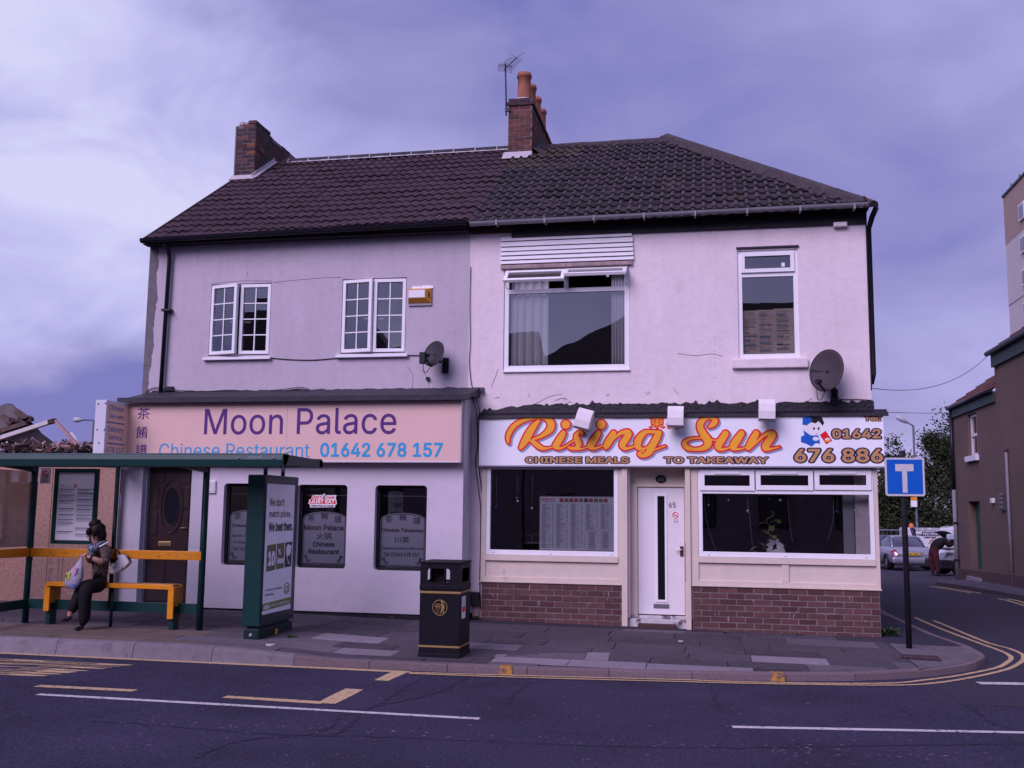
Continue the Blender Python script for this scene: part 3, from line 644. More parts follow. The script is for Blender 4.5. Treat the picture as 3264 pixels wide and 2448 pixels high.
def gutter(parent, name, m, x0, x1, Y, z, r=.06, sag=0.):
    mb = MB(); mb.smooth = True; rows = []
    for x in np.linspace(x0, x1, 12): rows.append([(x, Y + r * math.cos(math.pi * (1 + k / 8)), z + r * math.sin(math.pi * (1 + k / 8)) + sag * (x - x0)) for k in range(9)])
    mb.grid(rows); mb.grid([[(x, Y - r - .006, z + .012 + sag * (x - x0)), (x, Y - r + .01, z + .012 + sag * (x - x0)), (x, Y - r + .01, z - .01 + sag * (x - x0))] for x in (x0, x1)]); mb.smooth = False
    for x in (x0, x1): mb.poly([(x, Y + r * math.cos(math.pi * (1 + k / 8)), z + r * math.sin(math.pi * (1 + k / 8)) + sag * (x - x0)) for k in range(9)])
    return mb.build(name, m, parent, fix=False)

# ================================================================== the grey house with the restaurant (left)
EL, ER = 6.20, 6.235
XL0, XP, XR1 = -9.475, -3.776, 2.345
H1 = thing('shop_house', (-6.6, 0, 0), 'grey rendered two storey house with brown tiled roof and peach restaurant sign', 'building')
w1 = wr(K7, 470, 1055, 806, 1455, 0); w2 = wr(K7, 1203, 1025, 1561, 1443, 0)
wall_y('wall', rend_l, H1, [(XL0, 2.6), (XP, 2.6), (XP, 6.15), (XL0, 6.15)], [rrect(*w1), rrect(*w2)], 0, .25)
mb = MB(); mb.box(XL0, XL0 + .25, .25, 8, 0, 6.15).box(XP - .2, XP - .01, .25, 8, 0, 6.1).box(XL0 + .25, XP - .2, 7.75, 8, 0, 6.15); mb.build('rear_wall', rend_l, H1)
mb = MB(); mb.prism([Vector((XL0, .0, 6.15)), Vector((XL0, 8, 6.15)), Vector((XL0, 4, 8.86))], (.25, 0, 0)); mb.build('gable', rend_l, H1)
# bare render strip on the corner, ragged edge
z_ = np.linspace(2.62, 6.14, 60); mb = MB(); rows = []
for z in z_: rows.append([(XL0 - .004, -.006, z), (XL0 + .10 + .07 * (mnoise.noise((0, 3.1, z * 2.2))) + .03 * mnoise.noise((5, 0, z * 11)) + .06 * min(1, max(0, (z - 3.2) / 2)), -.006, z)])
mb.grid(rows); mb.build('bare_corner', bare, H1)
room(H1, XL0 + .25, XP - .2, .26, 3, 3.6, 6.1)
def sash(win, hx_, z0, wd, ht, ang, left, Y):
    """a casement sash hinged at x=hx_, opened by ang; frame, glazing bars and eight panes"""
    sgn = 1 if left else -1; base = Matrix.Translation((hx_, Y, z0)) @ Matrix.Rotation(-ang * sgn, 4, 'Z')
    T = lambda x0, x1, y0, y1, a, b: (min(sgn * x0, sgn * x1), max(sgn * x0, sgn * x1), y0, y1, a, b)
    fw_ = .055; mb = MB()
    for bx in ((0, fw_, 0, ht), (wd - fw_, wd, 0, ht), (fw_, wd - fw_, 0, fw_), (fw_, wd - fw_, ht - fw_, ht)): mb.box(*T(bx[0], bx[1], -.03, .03, bx[2], bx[3]), mtx=base)
    mb.build('sash', upvc, win, .004)
    iw, ih = wd - 2 * fw_, ht - 2 * fw_
    b = .018; mb = MB(); mb.box(*T(fw_ + iw / 2 - b / 2, fw_ + iw / 2 + b / 2, -.016, .016, fw_, ht - fw_), mtx=base); mb.build('glazing_bar', upvc, win)
    for k in range(1, 4): mb = MB(); mb.box(*T(fw_, wd - fw_, -.014, .014, fw_ + ih * k / 4 - b / 2, fw_ + ih * k / 4 + b / 2), mtx=base); mb.build('glazing_bar', upvc, win)
    for i in range(2):
        for k in range(4): q_ = T(fw_ + iw * i / 2 + b / 2, fw_ + iw * (i + 1) / 2 - b / 2, 0, 0, fw_ + ih * k / 4 + b / 2, fw_ + ih * (k + 1) / 4 - b / 2); j1 = [rng.uniform(-.0012, .0012) for _ in range(3)]; mb = MB(); mb.add([base @ Vector(v_) for v_ in ((q_[0], j1[0], q_[4]), (q_[1], j1[1], q_[4]), (q_[1], j1[2], q_[5]), (q_[0], j1[0] + j1[2] - j1[1], q_[5]))], [(0, 1, 2, 3)]); mb.build('pane', glass_up, win, fix=False)
    mb = MB(); mb.box(*T(wd - .05, wd - .035, -.055, -.03, ht * .44, ht * .48), mtx=base); mb.box(*T(wd - .16, wd - .035, -.065, -.05, ht * .455, ht * .47), mtx=base); 
    mb = MB(); mb.box(*T(wd - .17, wd - .03, .034, .05, ht * .455, ht * .475), mtx=base); mb.build('handle', upvc2, win)
for w_, a1, a2, sl_ in ((w1, R(13), R(3), (428, 1464, 804, 1478)), (w2, R(9), R(2.5), (1170, 1448, 1568, 1464))):
    x0, x1, z0, z1 = w_; win = frame_y('window', upvc2, H1, x0, x1, z0, z1, .03, .06, .13)
    mid = (x0 + x1) / 2; m_ = .02
    sash(win, x0 + .012, z0 + .02, (x1 - x0) / 2 - .014, z1 - z0 - .04, a1, True, .035); sash(win, x1 - .012, z0 + .02, (x1 - x0) / 2 - .014, z1 - z0 - .04, a2, False, .035)
    box('mullion', upvc2, win, mid - .02, mid + .02, .062, .128, z0 + .03, z1 - .03)
    s0_, s1_, sz0, sz1 = wr(K7, *sl_, -.06); box('sill', upvc, win, s0_, s1_, -.07, .06, sz0, sz1, .006)
mb = MB(); px0 = hy(K7(1485, 1405), .3); mb.lathe([(.001, 0), (.06, 0), (.08, .11), (.088, .11), (.088, .135), (.06, .13), (.001, .12)], (px0.x + .1, .32, w2[2] + .04), n=14); pot = mb.build('plant_pot', terra, None)
tag(recentre(pot), 'small terracotta flower pot standing inside the right casement window upstairs', 'pot')
# gutter, downpipe, fascia
gl = thing_ = gutter(H1, 'gutter', gut_black, -9.48, XP + .02, -.29, 6.19, .06, .011)
box('fascia', blackp, H1, -9.5, XP, -.2, -.02, 6.13, 6.20)
mb = MB(); a_ = hy(K7(245, 812), -.07); b_ = hy(K7(196, 1655), -.07); mb.tube([(a_.x, -.25, 6.14), (a_.x + .02, -.12, 6.05), (a_.x + .02, -.07, 5.9), (b_.x, -.07, b_.z - .05)], .036, 10); dp = mb.build('downpipe', gut_black, H1)
for zc_ in (5.0, 3.55): box('bracket', gut_black, dp, a_.x - .06, a_.x + .1, -.115, -.005, zc_ - .02, zc_ + .02)
# roof
lay_tiles(H1, -9.44, XP + .02, EL, 4.0, 16, .333, .030, tile_l, limit=296)
mb = MB(); mb.quad((-9.455, -.27, zroof(-.27, EL) - .03), (XP, -.27, zroof(-.27, EL) - .03), (XP, 4, 9.0), (-9.455, 4, 9.0)); mb.quad((-9.5, 8.2, EL - .05), (XP, 8.2, EL - .05), (XP, 4, 8.96), (-9.5, 4, 8.96)); mb.build('roof', tile_l, H1)
x = -8.75
while x < XP - .1: half_round(H1, 'ridge_tile', ridge_d, (x, 4.0, 8.97), (min(x + .445, XP), 4.0, 8.97), .125); half_round(H1, 'ridge_joint', mortar_w, (x - .012, 4.0, 8.968), (x + .006, 4.0, 8.968), .1315); x += .455
z_ = 9.0; mb = MB(); rows = []
for x in np.linspace(-8.75, XP, 70): j = rng.uniform(-.006, .006); rows.append([(x, 3.81 + j, zroof(3.81, EL) + .045), (x, 3.845, zroof(3.83, EL) + .062 + j), (x, 3.885, 8.99)])
mb.grid(rows); mb.build('ridge_mortar', mortar_w, H1)
# left chimney stack: broken top, one flank running back along the gable
ca, cb, cc = hy(K7(595, 478), 2.95), hy(K7(735, 478), 2.95), hy(K7(735, 145), 2.95)
cx0, cx1, cz1 = XL0 - .03, hy(K7(722, 300), 2.95).x, hy(K7(735, 142), 2.95).z
CY0, CY1 = 2.95, 5.1
vg = MB(); vg.prism([Vector((-9.462, -.3, zroof(-.3, EL) - .04)), Vector((-9.462, 4, zroof(4, EL) - .04)), Vector((-9.462, 4, zroof(4, EL) + .05)), Vector((-9.462, -.3, zroof(-.3, EL) + .045))], (.03, 0, 0)); vg.build('verge', tile_l, H1)
ch = MB().box(cx0 + .03, cx1 - .005, CY0 + .005, CY1, 6.4, cz1 - .1).build('chimney', mortar, H1)
zb_ = zroof(CY0, EL) + .02; cr = (cz1 - zb_) / 15
brick_face(ch, (cx0 + .035, CY0, 0), (1, 0, 0), cx1 - cx0 - .035, zb_, cz1, cr, top=lambda s: cz1 + .01 if s > .14 else cz1 - cr * 1.1, choose=lambda r_: brick_c if r_.random() < .45 else pick(r_))
topf = lambda s: cz1 - .05 + .05 * math.sin(s * 5) - (.06 if s > .9 else 0) - (.05 if s > 1.5 else 0)
bot = MB()
n0 = len(COL.objects)
brick_face(ch, (cx1, CY0, 0), (0, 1, 0), CY1 - CY0, zb_, cz1, cr, top=lambda s: topf(s) + .03, choose=lambda r_: brick_c if r_.random() < .5 else pick(r_))
for o in [o for o in bpy.data.objects if o.parent is ch and o.name.startswith('brick')]:
    c = o.location + ORG[ch]
    if c.x > cx1 - .06 and c.z < zroof(c.y, EL) - .03: bpy.data.objects.remove(o)
box('cement_edge', bare, ch, cx0, cx0 + .034, CY0 - .012, CY1, 6.4, cz1 - .12)
mb = MB(); mb.box(cx0 + .06, cx0 + .16, CY0 + .02, CY0 + .14, cz1 - cr, cz1 - .01).box(cx0 + .19, cx0 + .25, CY0 + .02, CY0 + .1, cz1 - cr * 1.05, cz1 - .03); mb.build('mortar_lump', mortar_w, ch, .012)
mb = MB(); mb.prism([Vector((cx0 - .04, CY0 - .02, zb_ + .06)), Vector((cx0 - .04, CY0 - .16, zroof(CY0 - .16, EL) + .05)), Vector((cx0 - .04, CY0 - .02, zb_ - .08))], (cx1 - cx0 + .1, 0, 0)); mb.build('flashing', mortar_w, ch, .01)
for k in range(5):
    y0, y1 = CY0 - .1 + k * .2, CY0 + .1 + k * .2; zz = lambda y: zroof(y, EL)
    mb = MB(); mb.prism([Vector((cx1 + .005, y0, zz(y0) + .02)), Vector((cx1 + .005, y1, zz(y1) + .02)), Vector((cx1 + .005, y1, zz(y1) + .15)), Vector((cx1 + .005, y0, zz(y0) + .13 + .01 * (k % 2)))], (.02, 0, 0)); mb.prism([Vector((cx1 + .005, y0, zz(y0) + .03)), Vector((cx1 + .09, y0, zz(y0) + .055)), Vector((cx1 + .005, y0, zz(y0) + .10))], (0, y1 - y0, zz(y1) - zz(y0))); mb.build('flashing', mortar_w, ch)
# ---- ground floor
GY = -.5; gx0, gx1 = hy((384, 1600), GY).x, hy((1475.6, 1600), GY).x
mw = [(*wr(P0, 709, 1541, 868, 1803, GY),), (*wr(P0, 944, 1545, 1104, 1812, GY),), (*wr(P0, 1193, 1547, 1359, 1820, GY),)]
mdoor = wr(P0, 446, 1470, 603, 1912, GY); sz0 = hy((1200, 1469), GY - .12).z
wall_y('shopfront_wall', rend_g, H1, [(gx0, .10), (mdoor[0], .10), (mdoor[0], 2.5), (mdoor[1], 2.5), (mdoor[1], .10), (gx1, .10), (gx1, 3.42), (gx0, 3.42)], [rrect(*m_, .06) for m_ in mw], GY, .22)
box('shopfront_side', rend_g, H1, gx1 - .22, gx1 - .003, GY + .22, 0, .10, 3.42)
box('plinth', plinth_m, H1, mdoor[1] + .02, gx1 - .02, GY + .02, 0, -.1, .098); box('plinth', plinth_m, H1, gx0, mdoor[0] - .02, GY + .02, 0, -.1, .098)
room(H1, gx0 + .05, gx1 - .25, GY + .23, 1.6, 0, 2.6)
film = mat('window_film', (.105, .11, .145), .5, .05, 5, .05); filmtext = black; line_dark = mat('film_line', (.02, .02, .035), .5, 0)
for i, (x0, x1, z0, z1) in enumerate(mw):
    win = frame_y('window', blackp, H1, x0 - .005, x1 + .005, z0 - .005, z1 + .005, .05, GY + .10, GY + .17)
    pane_y(win, x0 + .04, x1 - .04, z0 + .04, z1 - .04, GY + .135)
    cx = (x0 + x1) / 2; hw = (x1 - x0) / 2 - .055; zs = z0 + (z1 - z0) * .585; za = z0 + (z1 - z0) * .675
    def arch(e): return [Vector((cx - hw + e, 0, z0 + .06 + e)), Vector((cx + hw - e, 0, z0 + .06 + e))] + [Vector((cx + (hw - e) * math.cos(math.pi * k / 14), 0, zs + (za - zs - e) * math.sin(math.pi * k / 14) ** .8 if 0 < k < 14 else zs)) for k in range(15)]
    mb = MB(); mb.poly([p + Vector((0, GY + .132, 0)) for p in arch(0)]); mb.build('film', film, win, fix=False)
    mb = MB(); pts = [p + Vector((0, GY + .1305, 0)) for p in arch(.015)]; mb.tube(pts + [pts[0]], .005, 4, cap=False); mb.build('film_border', line_dark, win)
    box('blind_rail', mat('rail_grey', (.10, .10, .13), .5, .1), win, x0 + .05, x1 - .05, GY + .20, GY + .22, z1 - .17, z1 - .155)
    mb = MB()
    for sx in (-1, 1): 
        for q in (0, 1): mb.tube([Vector((cx + sx * (hw - .035 - .09 * t - .03 * q), GY + .129, z0 + .10 + .07 * (1 - t) + .03 * math.sin(t * 7 + q))) for t in np.linspace(0, 1, 8)], [.007 - .004 * t for t in np.linspace(0, 1, 8)], 4)
    mb.build('film_ornament', black, win)
    fy = GY + .1295
    def ft(s, a, b, c, d, **k): return fit_text('lettering', s, black, win, face_y(cx + hw * a, cx + hw * b, z0 + (z1 - z0) * c, z0 + (z1 - z0) * d, fy), push=.002, **k)
    hf = [('茶', -.78, -.46, .555, .64), ('餚', -.16, .16, .585, .67), ('譜', .46, .78, .545, .63)]
    for s, a, b, c, d in hf: ft(s, a, b, c, d)
    if i == 0: ft('Chinese Takeaway', -.88, .95, .455, .505, bold=.012); ft('Open 7 Days', -.85, .3, .335, .375); ft('5.00pm - Late', -.75, .5, .255, .295); ft('Tel: 01642 678 157', -.8, .8, .18, .22)
    if i == 1: ft('Moon Palace', -.93, .9, .45, .515, bold=.02); ft('火锅', -.33, .35, .345, .42); ft('Chinese', -.5, .5, .255, .315, bold=.02); ft('Restaurant', -.7, .72, .165, .225, bold=.02)
    if i == 2: ft('Chinese Takeaway', -.95, .93, .44, .495, bold=.014); ft('川菜', -.36, .30, .325, .395); ft('Telephone Orders Welcome', -.93, .93, .235, .275); ft('Tel: 01642 678 157', -.82, .75, .165, .21, bold=.01)
# sticker on the middle window
sx0, sx1, sz_0, sz_1 = wr(KM, 930, 160, 1208, 300, GY + .12)
stk = thing('window_sticker', ((sx0 + sx1) / 2, GY + .128, sz_0), 'red and white food ordering sticker on the middle restaurant window', 'sticker')
U = lambda u, v: Vector((sx0 + (sx1 - sx0) * u, GY + .128, sz_0 + (sz_1 - sz_0) * v))
mb = MB(); mb.prism([U(*p) for p in ((.06, 0), (.94, .03), (.95, .2), (1, .25), (.98, .55), (.95, .58), (.98, .88), (.60, .86), (.55, 1.0), (.50, .88), (.12, .86), (.1, .6), (.03, .55), (.0, .25), (.06, .2))], (0, .003, 0)); mb.build('backing', pwhite, stk)
F2 = lambda a, b, c, d: face_y(U(a, 0).x, U(b, 0).x, U(0, c).z, U(0, d).z, GY + .127)
fit_text('lettering', "Don't", red, stk, F2(.12, .46, .62, .84), bold=.02); fit_text('lettering', 'cook', red, stk, F2(.62, .92, .62, .82), bold=.02)
mb = MB(); mb.poly([U(*p) + Vector((0, -.002, 0)) for p in ((.05, .24), (.97, .26), (.95, .54), (.07, .58))]); mb.build('banner', red, stk)
fit_text('lettering', 'JUST EAT', pwhite, stk, F2(.09, .93, .28, .54), bold=.03, push=.005); fit_text('lettering', 'ORDER FROM US ONLINE', black, stk, F2(.1, .9, .06, .18), bold=.02)
mb = MB(); mb.tube([U(.47, .92) + Vector((0, -.006, 0)), U(.60, .58) + Vector((0, -.006, 0))], .007, 5); mb.tube([U(.60, .92) + Vector((0, -.008, 0)), U(.50, .58) + Vector((0, -.008, 0))], .007, 5); mb.build('cutlery', pgrey, stk)
# door
dx0, dx1, dz0, dz1 = mdoor; DY = GY + .16
wood = mat('mahogany_door', (.030, .012, .012), .45, .2, 4, .1); brass = mat('brass', (.55, .36, .14), .35, .1, metal=.8)
door = MB().box(dx0 + .03, dx1 - .03, DY, DY + .05, .16, 2.45).build('door', wood, H1, .004)
for a in (0, 1): box('door_frame', mat('frame_grey', (.34, .33, .40), .6, .05), H1, dx0 - .0 if a == 0 else dx1 - .035, dx0 + .035 if a == 0 else dx1, GY + .08, DY + .02, .05, 2.5)
for (u0, u1, v0, v1) in ((.12, .34, .83, .93), (.66, .88, .83, .93), (.12, .24, .46, .62), (.76, .88, .46, .62), (.12, .45, .10, .30), (.55, .88, .10, .30), (.12, .24, .65, .8), (.76, .88, .65, .8)):
    W_, H_ = dx1 - dx0, 2.3; box('door_panel', wood, door, dx0 + W_ * u0, dx0 + W_ * u1, DY - .014, DY - .001, .15 + H_ * v0, .15 + H_ * v1, .008)
mb = MB(); cxd, czd = (dx0 + dx1) / 2 + .02, .15 + 2.3 * .665
for rr, ww in ((1.0, .016), (.72, .012)): mb.tube([(cxd + .19 * rr * math.cos(t), DY - .004, czd + .43 * rr * math.sin(t)) for t in np.linspace(0, 2 * math.pi, 33)], ww, 6, cap=False)
mb.build('oval_moulding', wood, door); mb = MB(); mb.poly([(cxd + .125 * math.cos(t), DY - .003, czd + .30 * math.sin(t)) for t in np.linspace(0, 2 * math.pi, 28)[:-1]]); mb.build('oval_glass', mat('dark_glass', (.01, .01, .014), .1, 0), door)
lx0, lx1, lz0, lz1 = wr(K1, 985, 1025, 1066, 1055, DY); lp = box('letter_plate', brass, door, lx0, lx1, DY - .014, DY - .002, lz0, lz1, .004); box('letter_flap', mat('brass_dark', (.30, .22, .12), .4, .1, metal=.6), lp, lx0 + .03, lx1 - .03, DY - .02, DY - .013, lz0 + .02, lz1 - .02, .003)
p = hy(K1(1158, 950), DY - .02); mb = MB(); mb.box(p.x - .015, p.x + .015, DY - .012, DY - .001, p.z - .09, p.z + .08).tube([(p.x, DY - .04, p.z + .02), (p.x - .10, DY - .045, p.z + .02)], .011, 8).tube([(p.x, DY - .001, p.z + .02), (p.x, DY - .045, p.z + .02)], .010, 8); mb.build('door_handle', brass, door)
box('doorstep', mat('step_stone', (.24, .22, .25), .9, .15, 8, .1), H1, dx0 - .05, dx1 + .04, GY - .05, DY + .05, -.02, .12, .01)
v0 = wr(K1, 1285, 645, 1340, 727, GY - .03); wv = MB().box(v0[0], v0[1], GY - .035, GY - .001, v0[2], v0[3]).build('wall_vent', upvc2, H1, .012)
for k in range(7): box('grille_slat', upvc2, wv, v0[0] + .02, v0[1] - .02, GY - .042, GY - .036, v0[2] + .03 + k * (v0[3] - v0[2] - .06) / 6.6, v0[2] + .03 + (k + .5) * (v0[3] - v0[2] - .06) / 6.6)
# lead covered ledge over the sign
lz = hy((1000, 1253), 0).z; lfz = hy((1000, 1262), -.78).z
mb = MB(); lx0_, lx1_ = hy((375, 1270), -.78).x, hy((1508, 1255), -.78).x
mb.prism([Vector((lx0_ + .12, 0, lz + .05)), Vector((lx0_ + .12, 0, lz - .1)), Vector((lx0_ + .12, -.76, lfz - .03)), Vector((lx0_ + .12, -.76, lfz))], (lx1_ - lx0_ - .2, 0, 0)); mb.build('ledge_roof', lead, H1)
mb = MB(); mb.box(lx0_, lx1_ - .04, -.80, -.765, lfz - .085, lfz + .005); mb.build('ledge_fascia', lead, H1, .004)
rows = []; mb = MB()
for x in np.linspace(lx0_ + .15, lx1_, 110): rows.append([(x, -.012, lz + .06 + .02 * mnoise.noise((x * 6, 0, 0)) + .012 * mnoise.noise((x * 23, 1, 0))), (x, -.03, lz + .01), (x, -.10, lz - .015)])
mb.grid(rows); mb.build('lead_upstand', lead, H1, fix=False)
def scuffs(par, K_, lines, Y, m, r=.003):
    mb = MB()
    for l in lines: mb.tube(catmull([hy(K_(*p), Y) for p in l], 4), r, 4)
    return mb.build('wall_crack', m, par)
crk = mat('crack_dark', (.16, .14, .16), .95, .2)
scuffs(H1, K7, [[(480, 1056), (640, 1040), (815, 1040)], [(820, 1050), (900, 1040), (1010, 1030), (1110, 1022), (1200, 1020)], [(400, 870), (405, 900), (398, 915)], [(775, 840), (770, 862)], [(680, 990), (675, 1010)]], -.002, crk)
scuffs(H1, KLD, [[(60, 1060), (110, 1120), (120, 1200), (112, 1290)], [(215, 1090), (255, 1150), (280, 1220), (300, 1310)], [(430, 1240), (470, 1262), (500, 1270)]], -.002, crk)
# cables along the wall
def cable(pts, K_, Y, label=None, r=.008, grp=None):
    q = catmull([hy(K_(*p), Y) for p in pts], 6); mb = MB(); mb.tube(q, r, 5); return mb
cab = cable([(800, 1468), (920, 1478), (1050, 1480), (1180, 1470), (1400, 1456), (1560, 1455), (1670, 1455)], K7, -.012); tag(recentre(cab.build('cable', gut_black)), 'thin dark cable running along the grey wall beneath the casement windows', 'cable')
cab = MB()
for d in (0, 8): cab.tube(catmull([hy(K1(x, y + d), -.05) for x, y in ((905, 98), (960, 70), (1040, 78), (1200, 92), (1400, 90), (1560, 92))] + [hy(K2(x, y + d), -.05) for x, y in ((480, 90), (620, 80), (760, 90), (900, 78), (1050, 66), (1130, 115))], 5), .007, 5)
tag(recentre(cab.build('cable', gut_black)), 'pair of loose black cables sagging just above the lead ledge', 'cable')
p = hy(K1(1055, 77), -.03); tag(recentre(box('junction_box', gut_black, None, p.x - .07, p.x + .07, -.06, -.004, p.z - .04, p.z + .04, .008, )), 'small black junction box on the grey wall above the ledge by the downpipe', 'box')
cab = MB(); cab.tube(catmull([hy(KLD(x, y), -.02) for x, y in ((730, 0), (722, 400), (725, 800), (715, 1000), (735, 1220), (752, 1290))], 6), .006, 5); tag(recentre(cab.build('cable', gut_black)), 'thin black cable falling straight down the join between both houses', 'cable')
cab = MB()
for off_ in (0, 18): cab.tube(catmull([hy(K3(x + off_, y), -.04) for x, y in ((1140, 30), (1165, 110), (1172, 300), (1160, 420), (1175, 560), (1190, 700), (1190, 900), (1185, 1150), (1190, 1300))], 6), .007, 5)
tag(recentre(cab.build('cable', gut_black)), 'loose black cables hanging down the wall between both shopfronts', 'cable')
# ================================================================== the pinkish white corner takeaway (right)
H2 = thing('shop_house', (-.7, 0, 0), 'pinkish white corner takeaway house with weathered hipped roof and brick plinth', 'building')
wa = wr(KWA, 145, 490, 1425, 1535, 0); wb = wr(K8, 1247, 893, 1516, 1371, 0)
SG = wr(P0, 1527, 1322, 2818, 1485, -.14)               # sign board
sw1 = wr(P0, 1551, 1490, 1970, 1771, -.03); sw2 = wr(P0, 2226, 1495, 2786, 1779, -.03)
pan_b = (wr(P0, 1536, 1780, 1992, 1856, -.05)[2], wr(P0, 2206, 1790, 2806, 1871, -.05)[2])    # underside of the timber = top of the brick
dl = wr(P0, 2034, 1554, 2182, 1959, .22); dop = (hy((2006, 1800), -.03).x, hy((2187, 1800), -.03).x)
wall_y('wall', rend_r, H2, [(XP, .1), (dop[0], .1), (dop[0], 2.45), (dop[1], 2.45), (dop[1], .1), (XR1, .1), (XR1, 6.15), (XP, 6.15)], [rrect(*wa), rrect(*wb), rrect(sw1[0] + .02, sw1[1] - .02, sw1[2] + .02, min(sw1[3], 2.44)), rrect(sw2[0] + .02, sw2[1] - .02, sw2[2] + .02, min(sw2[3], 2.44))], 0, .25)
mb = MB(); mb.box(XR1 - .25, XR1 - .002, .25, 8, -.2, 6.15).box(XP + .01, XR1 - .25, 7.75, 8, 0, 6.15); mb.build('side_wall', rend_r, H2)
room(H2, XP + .02, XR1 - .26, .26, 3.4, 3.4, 6.1); room(H2, XP + .02, XR1 - .26, .27, 3.2, 0, 2.9)
EZ = 6.215; hipx = lambda Y: XR1 + .03 - (Y + .25) / 4.25 * (XR1 + .03 + .77)
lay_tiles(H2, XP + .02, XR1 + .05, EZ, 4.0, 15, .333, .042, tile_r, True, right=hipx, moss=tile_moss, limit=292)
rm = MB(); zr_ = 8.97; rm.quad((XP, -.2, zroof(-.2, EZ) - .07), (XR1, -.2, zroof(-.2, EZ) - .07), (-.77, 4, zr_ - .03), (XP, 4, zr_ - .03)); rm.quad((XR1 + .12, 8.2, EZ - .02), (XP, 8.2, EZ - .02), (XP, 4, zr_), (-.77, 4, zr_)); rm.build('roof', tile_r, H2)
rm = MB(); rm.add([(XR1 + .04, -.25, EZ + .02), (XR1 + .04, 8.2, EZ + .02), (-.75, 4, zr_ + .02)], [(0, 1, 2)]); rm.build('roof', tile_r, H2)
x = -3.3
while x < -.8: half_round(H2, 'ridge_tile', ridge_m, (x, 4.0, 8.95), (min(x + .45, -.72), 4.0, 8.95 + rng.uniform(-.01, .01)), .125); x += .455
n_ = 14
for k in range(n_):
    f = lambda t: Vector((hipx(-.3 + 4.3 * t), -.3 + 4.3 * t, zroof(-.3 + 4.3 * t, EZ) + .01))
    half_round(H2, 'hip_tile', ridge_m, f(k / n_), f((k + .99) / n_), .095, 8)
mb = MB(); rows = []
for t in np.linspace(0, 1, 60):
    p = Vector((hipx(-.3 + 4.3 * t), -.3 + 4.3 * t, zroof(-.3 + 4.3 * t, EZ) + .03)); j = rng.uniform(-.02, .02); rows.append([p + Vector((-.19 + j, -.06, -.05)), p + Vector((-.11, -.03, .03)), p + Vector((0, 0, .06))])
mb.grid(rows); mb.build('hip_mortar', ridge_m, H2)
p = hy(K8(1808, 668), -.28); mb = MB(); mb.tube([(p.x - .02, -.3, p.z - .12), (p.x, -.32, p.z), (p.x - .03, -.33, p.z + .02)], .018, 6); mb.build('hip_iron', iron, H2)
gutter(H2, 'gutter', gut_grey, XP + .06, XR1 + .05, -.28, 6.235, .062, .004)
for x in np.linspace(XP + .5, XR1 - .2, 8): box('gutter_bracket', gut_grey, H2, x - .014, x + .014, -.35, -.2, 6.166, 6.25)
fz0 = hy(K8(700, 804), -.03).z
fl_ = hy(K8(252, 800), -.03).x
mb = MB(); mb.box(fl_, XR1 + .01, -.045, -.003, hy(K8(1500, 790), -.03).z, 6.24); mb.build('fascia', blackp, H2)
brk_ = MB().box(XP + .01, fl_ - .01, -.004, -.001, hy(K8(150, 824), 0).z, 6.24).build('exposed_brickwork', mortar, H2)
brick_face(brk_, (XP + .02, -.016, 0), (1, 0, 0), fl_ - XP - .03, hy(K8(150, 824), 0).z, 6.23, .075, depth=.02)
mb = MB(); mb.tube([(XR1 + .12, -.22, 6.2), (XR1 + .08, -.08, 6.1), (XR1 + .045, .05, 5.95), (XR1 + .045, .05, 3.75), (XR1 + .01, .05, 3.6)], .04, 10); mb.build('downpipe', gut_black, H2)
mb = MB(); mb.box(XR1 - .006, XR1 + .012, -.012, .2, 3.5, 6.2); mb.build('corner_edge', blackp, H2)
scuffs(H2, K8, [[(980, 1350), (1060, 1360), (1130, 1352), (1180, 1362)], [(160, 1500), (180, 1450), (190, 1420)], [(340, 1580), (420, 1540), (470, 1530)], [(480, 1545), (485, 1560)], [(840, 1520), (850, 1530), (858, 1520)], [(960, 1500), (985, 1530)]] + [[(1146, y), (1147, y + 6)] for y in (1272, 1282, 1305, 1335, 1365, 1395, 1455)], -.002, crk, .0035)
scuffs(H2, K4, [[(160, 40), (190, 34)], [(385, 10), (388, 30)], [(560, 55), (600, 40), (640, 46)], [(900, 22), (915, 12)], [(640, 70), (655, 62), (668, 68)]], -.002, crk, .005)
scuffs(H2, KD, [[(545, 875), (600, 870)], [(650, 868), (700, 872), (715, 885)], [(770, 858), (800, 862), (860, 855)], [(795, 880), (830, 862)], [(280, 840), (320, 808)]], -.002, crk, .005)
# chimney on the party line with four pots
c0, c1 = hy(KC(248, 1400), 3.3), hy(KC(575, 1400), 3.3); ctz = hy(KC(400, 690), 3.3).z; shz = hy(KC(400, 795), 3.3).z; cbz = zroof(3.3, 6.22) + .06
cy0, cy1 = 3.3, 5.9
ch2 = MB().box(c0.x + .005, c1.x - .005, cy0 + .005, cy1, 7.4, ctz - .02).build('chimney', mortar, H2)
brick_face(ch2, (c0.x, cy0, 0), (1, 0, 0), c1.x - c0.x, cbz, shz, (shz - cbz) / 11, choose=lambda r_: brick_b if r_.random() < .55 else pick(r_))
brick_face(ch2, (c1.x, cy0, 0), (0, 1, 0), cy1 - cy0, cbz, shz, (shz - cbz) / 11)
for o in [o for o in bpy.data.objects if o.parent is ch2 and o.name.startswith('brick')]:
    c = o.location + ORG[ch2]
    if c.x > c1.x - .06 and c.z < zroof(min(c.y, 4), EZ) - .03: bpy.data.objects.remove(o)
brick_face(ch2, (c0.x - .03, cy0 - .03, 0), (1, 0, 0), c1.x - c0.x + .06, shz, shz + (ctz - shz) / 2, (ctz - shz) / 2, choose=lambda r_: brick_c); brick_face(ch2, (c1.x + .03, cy0 - .03, 0), (0, 1, 0), cy1 - cy0 + .03, shz, shz + (ctz - shz) / 2, (ctz - shz) / 2, choose=lambda r_: brick_c)
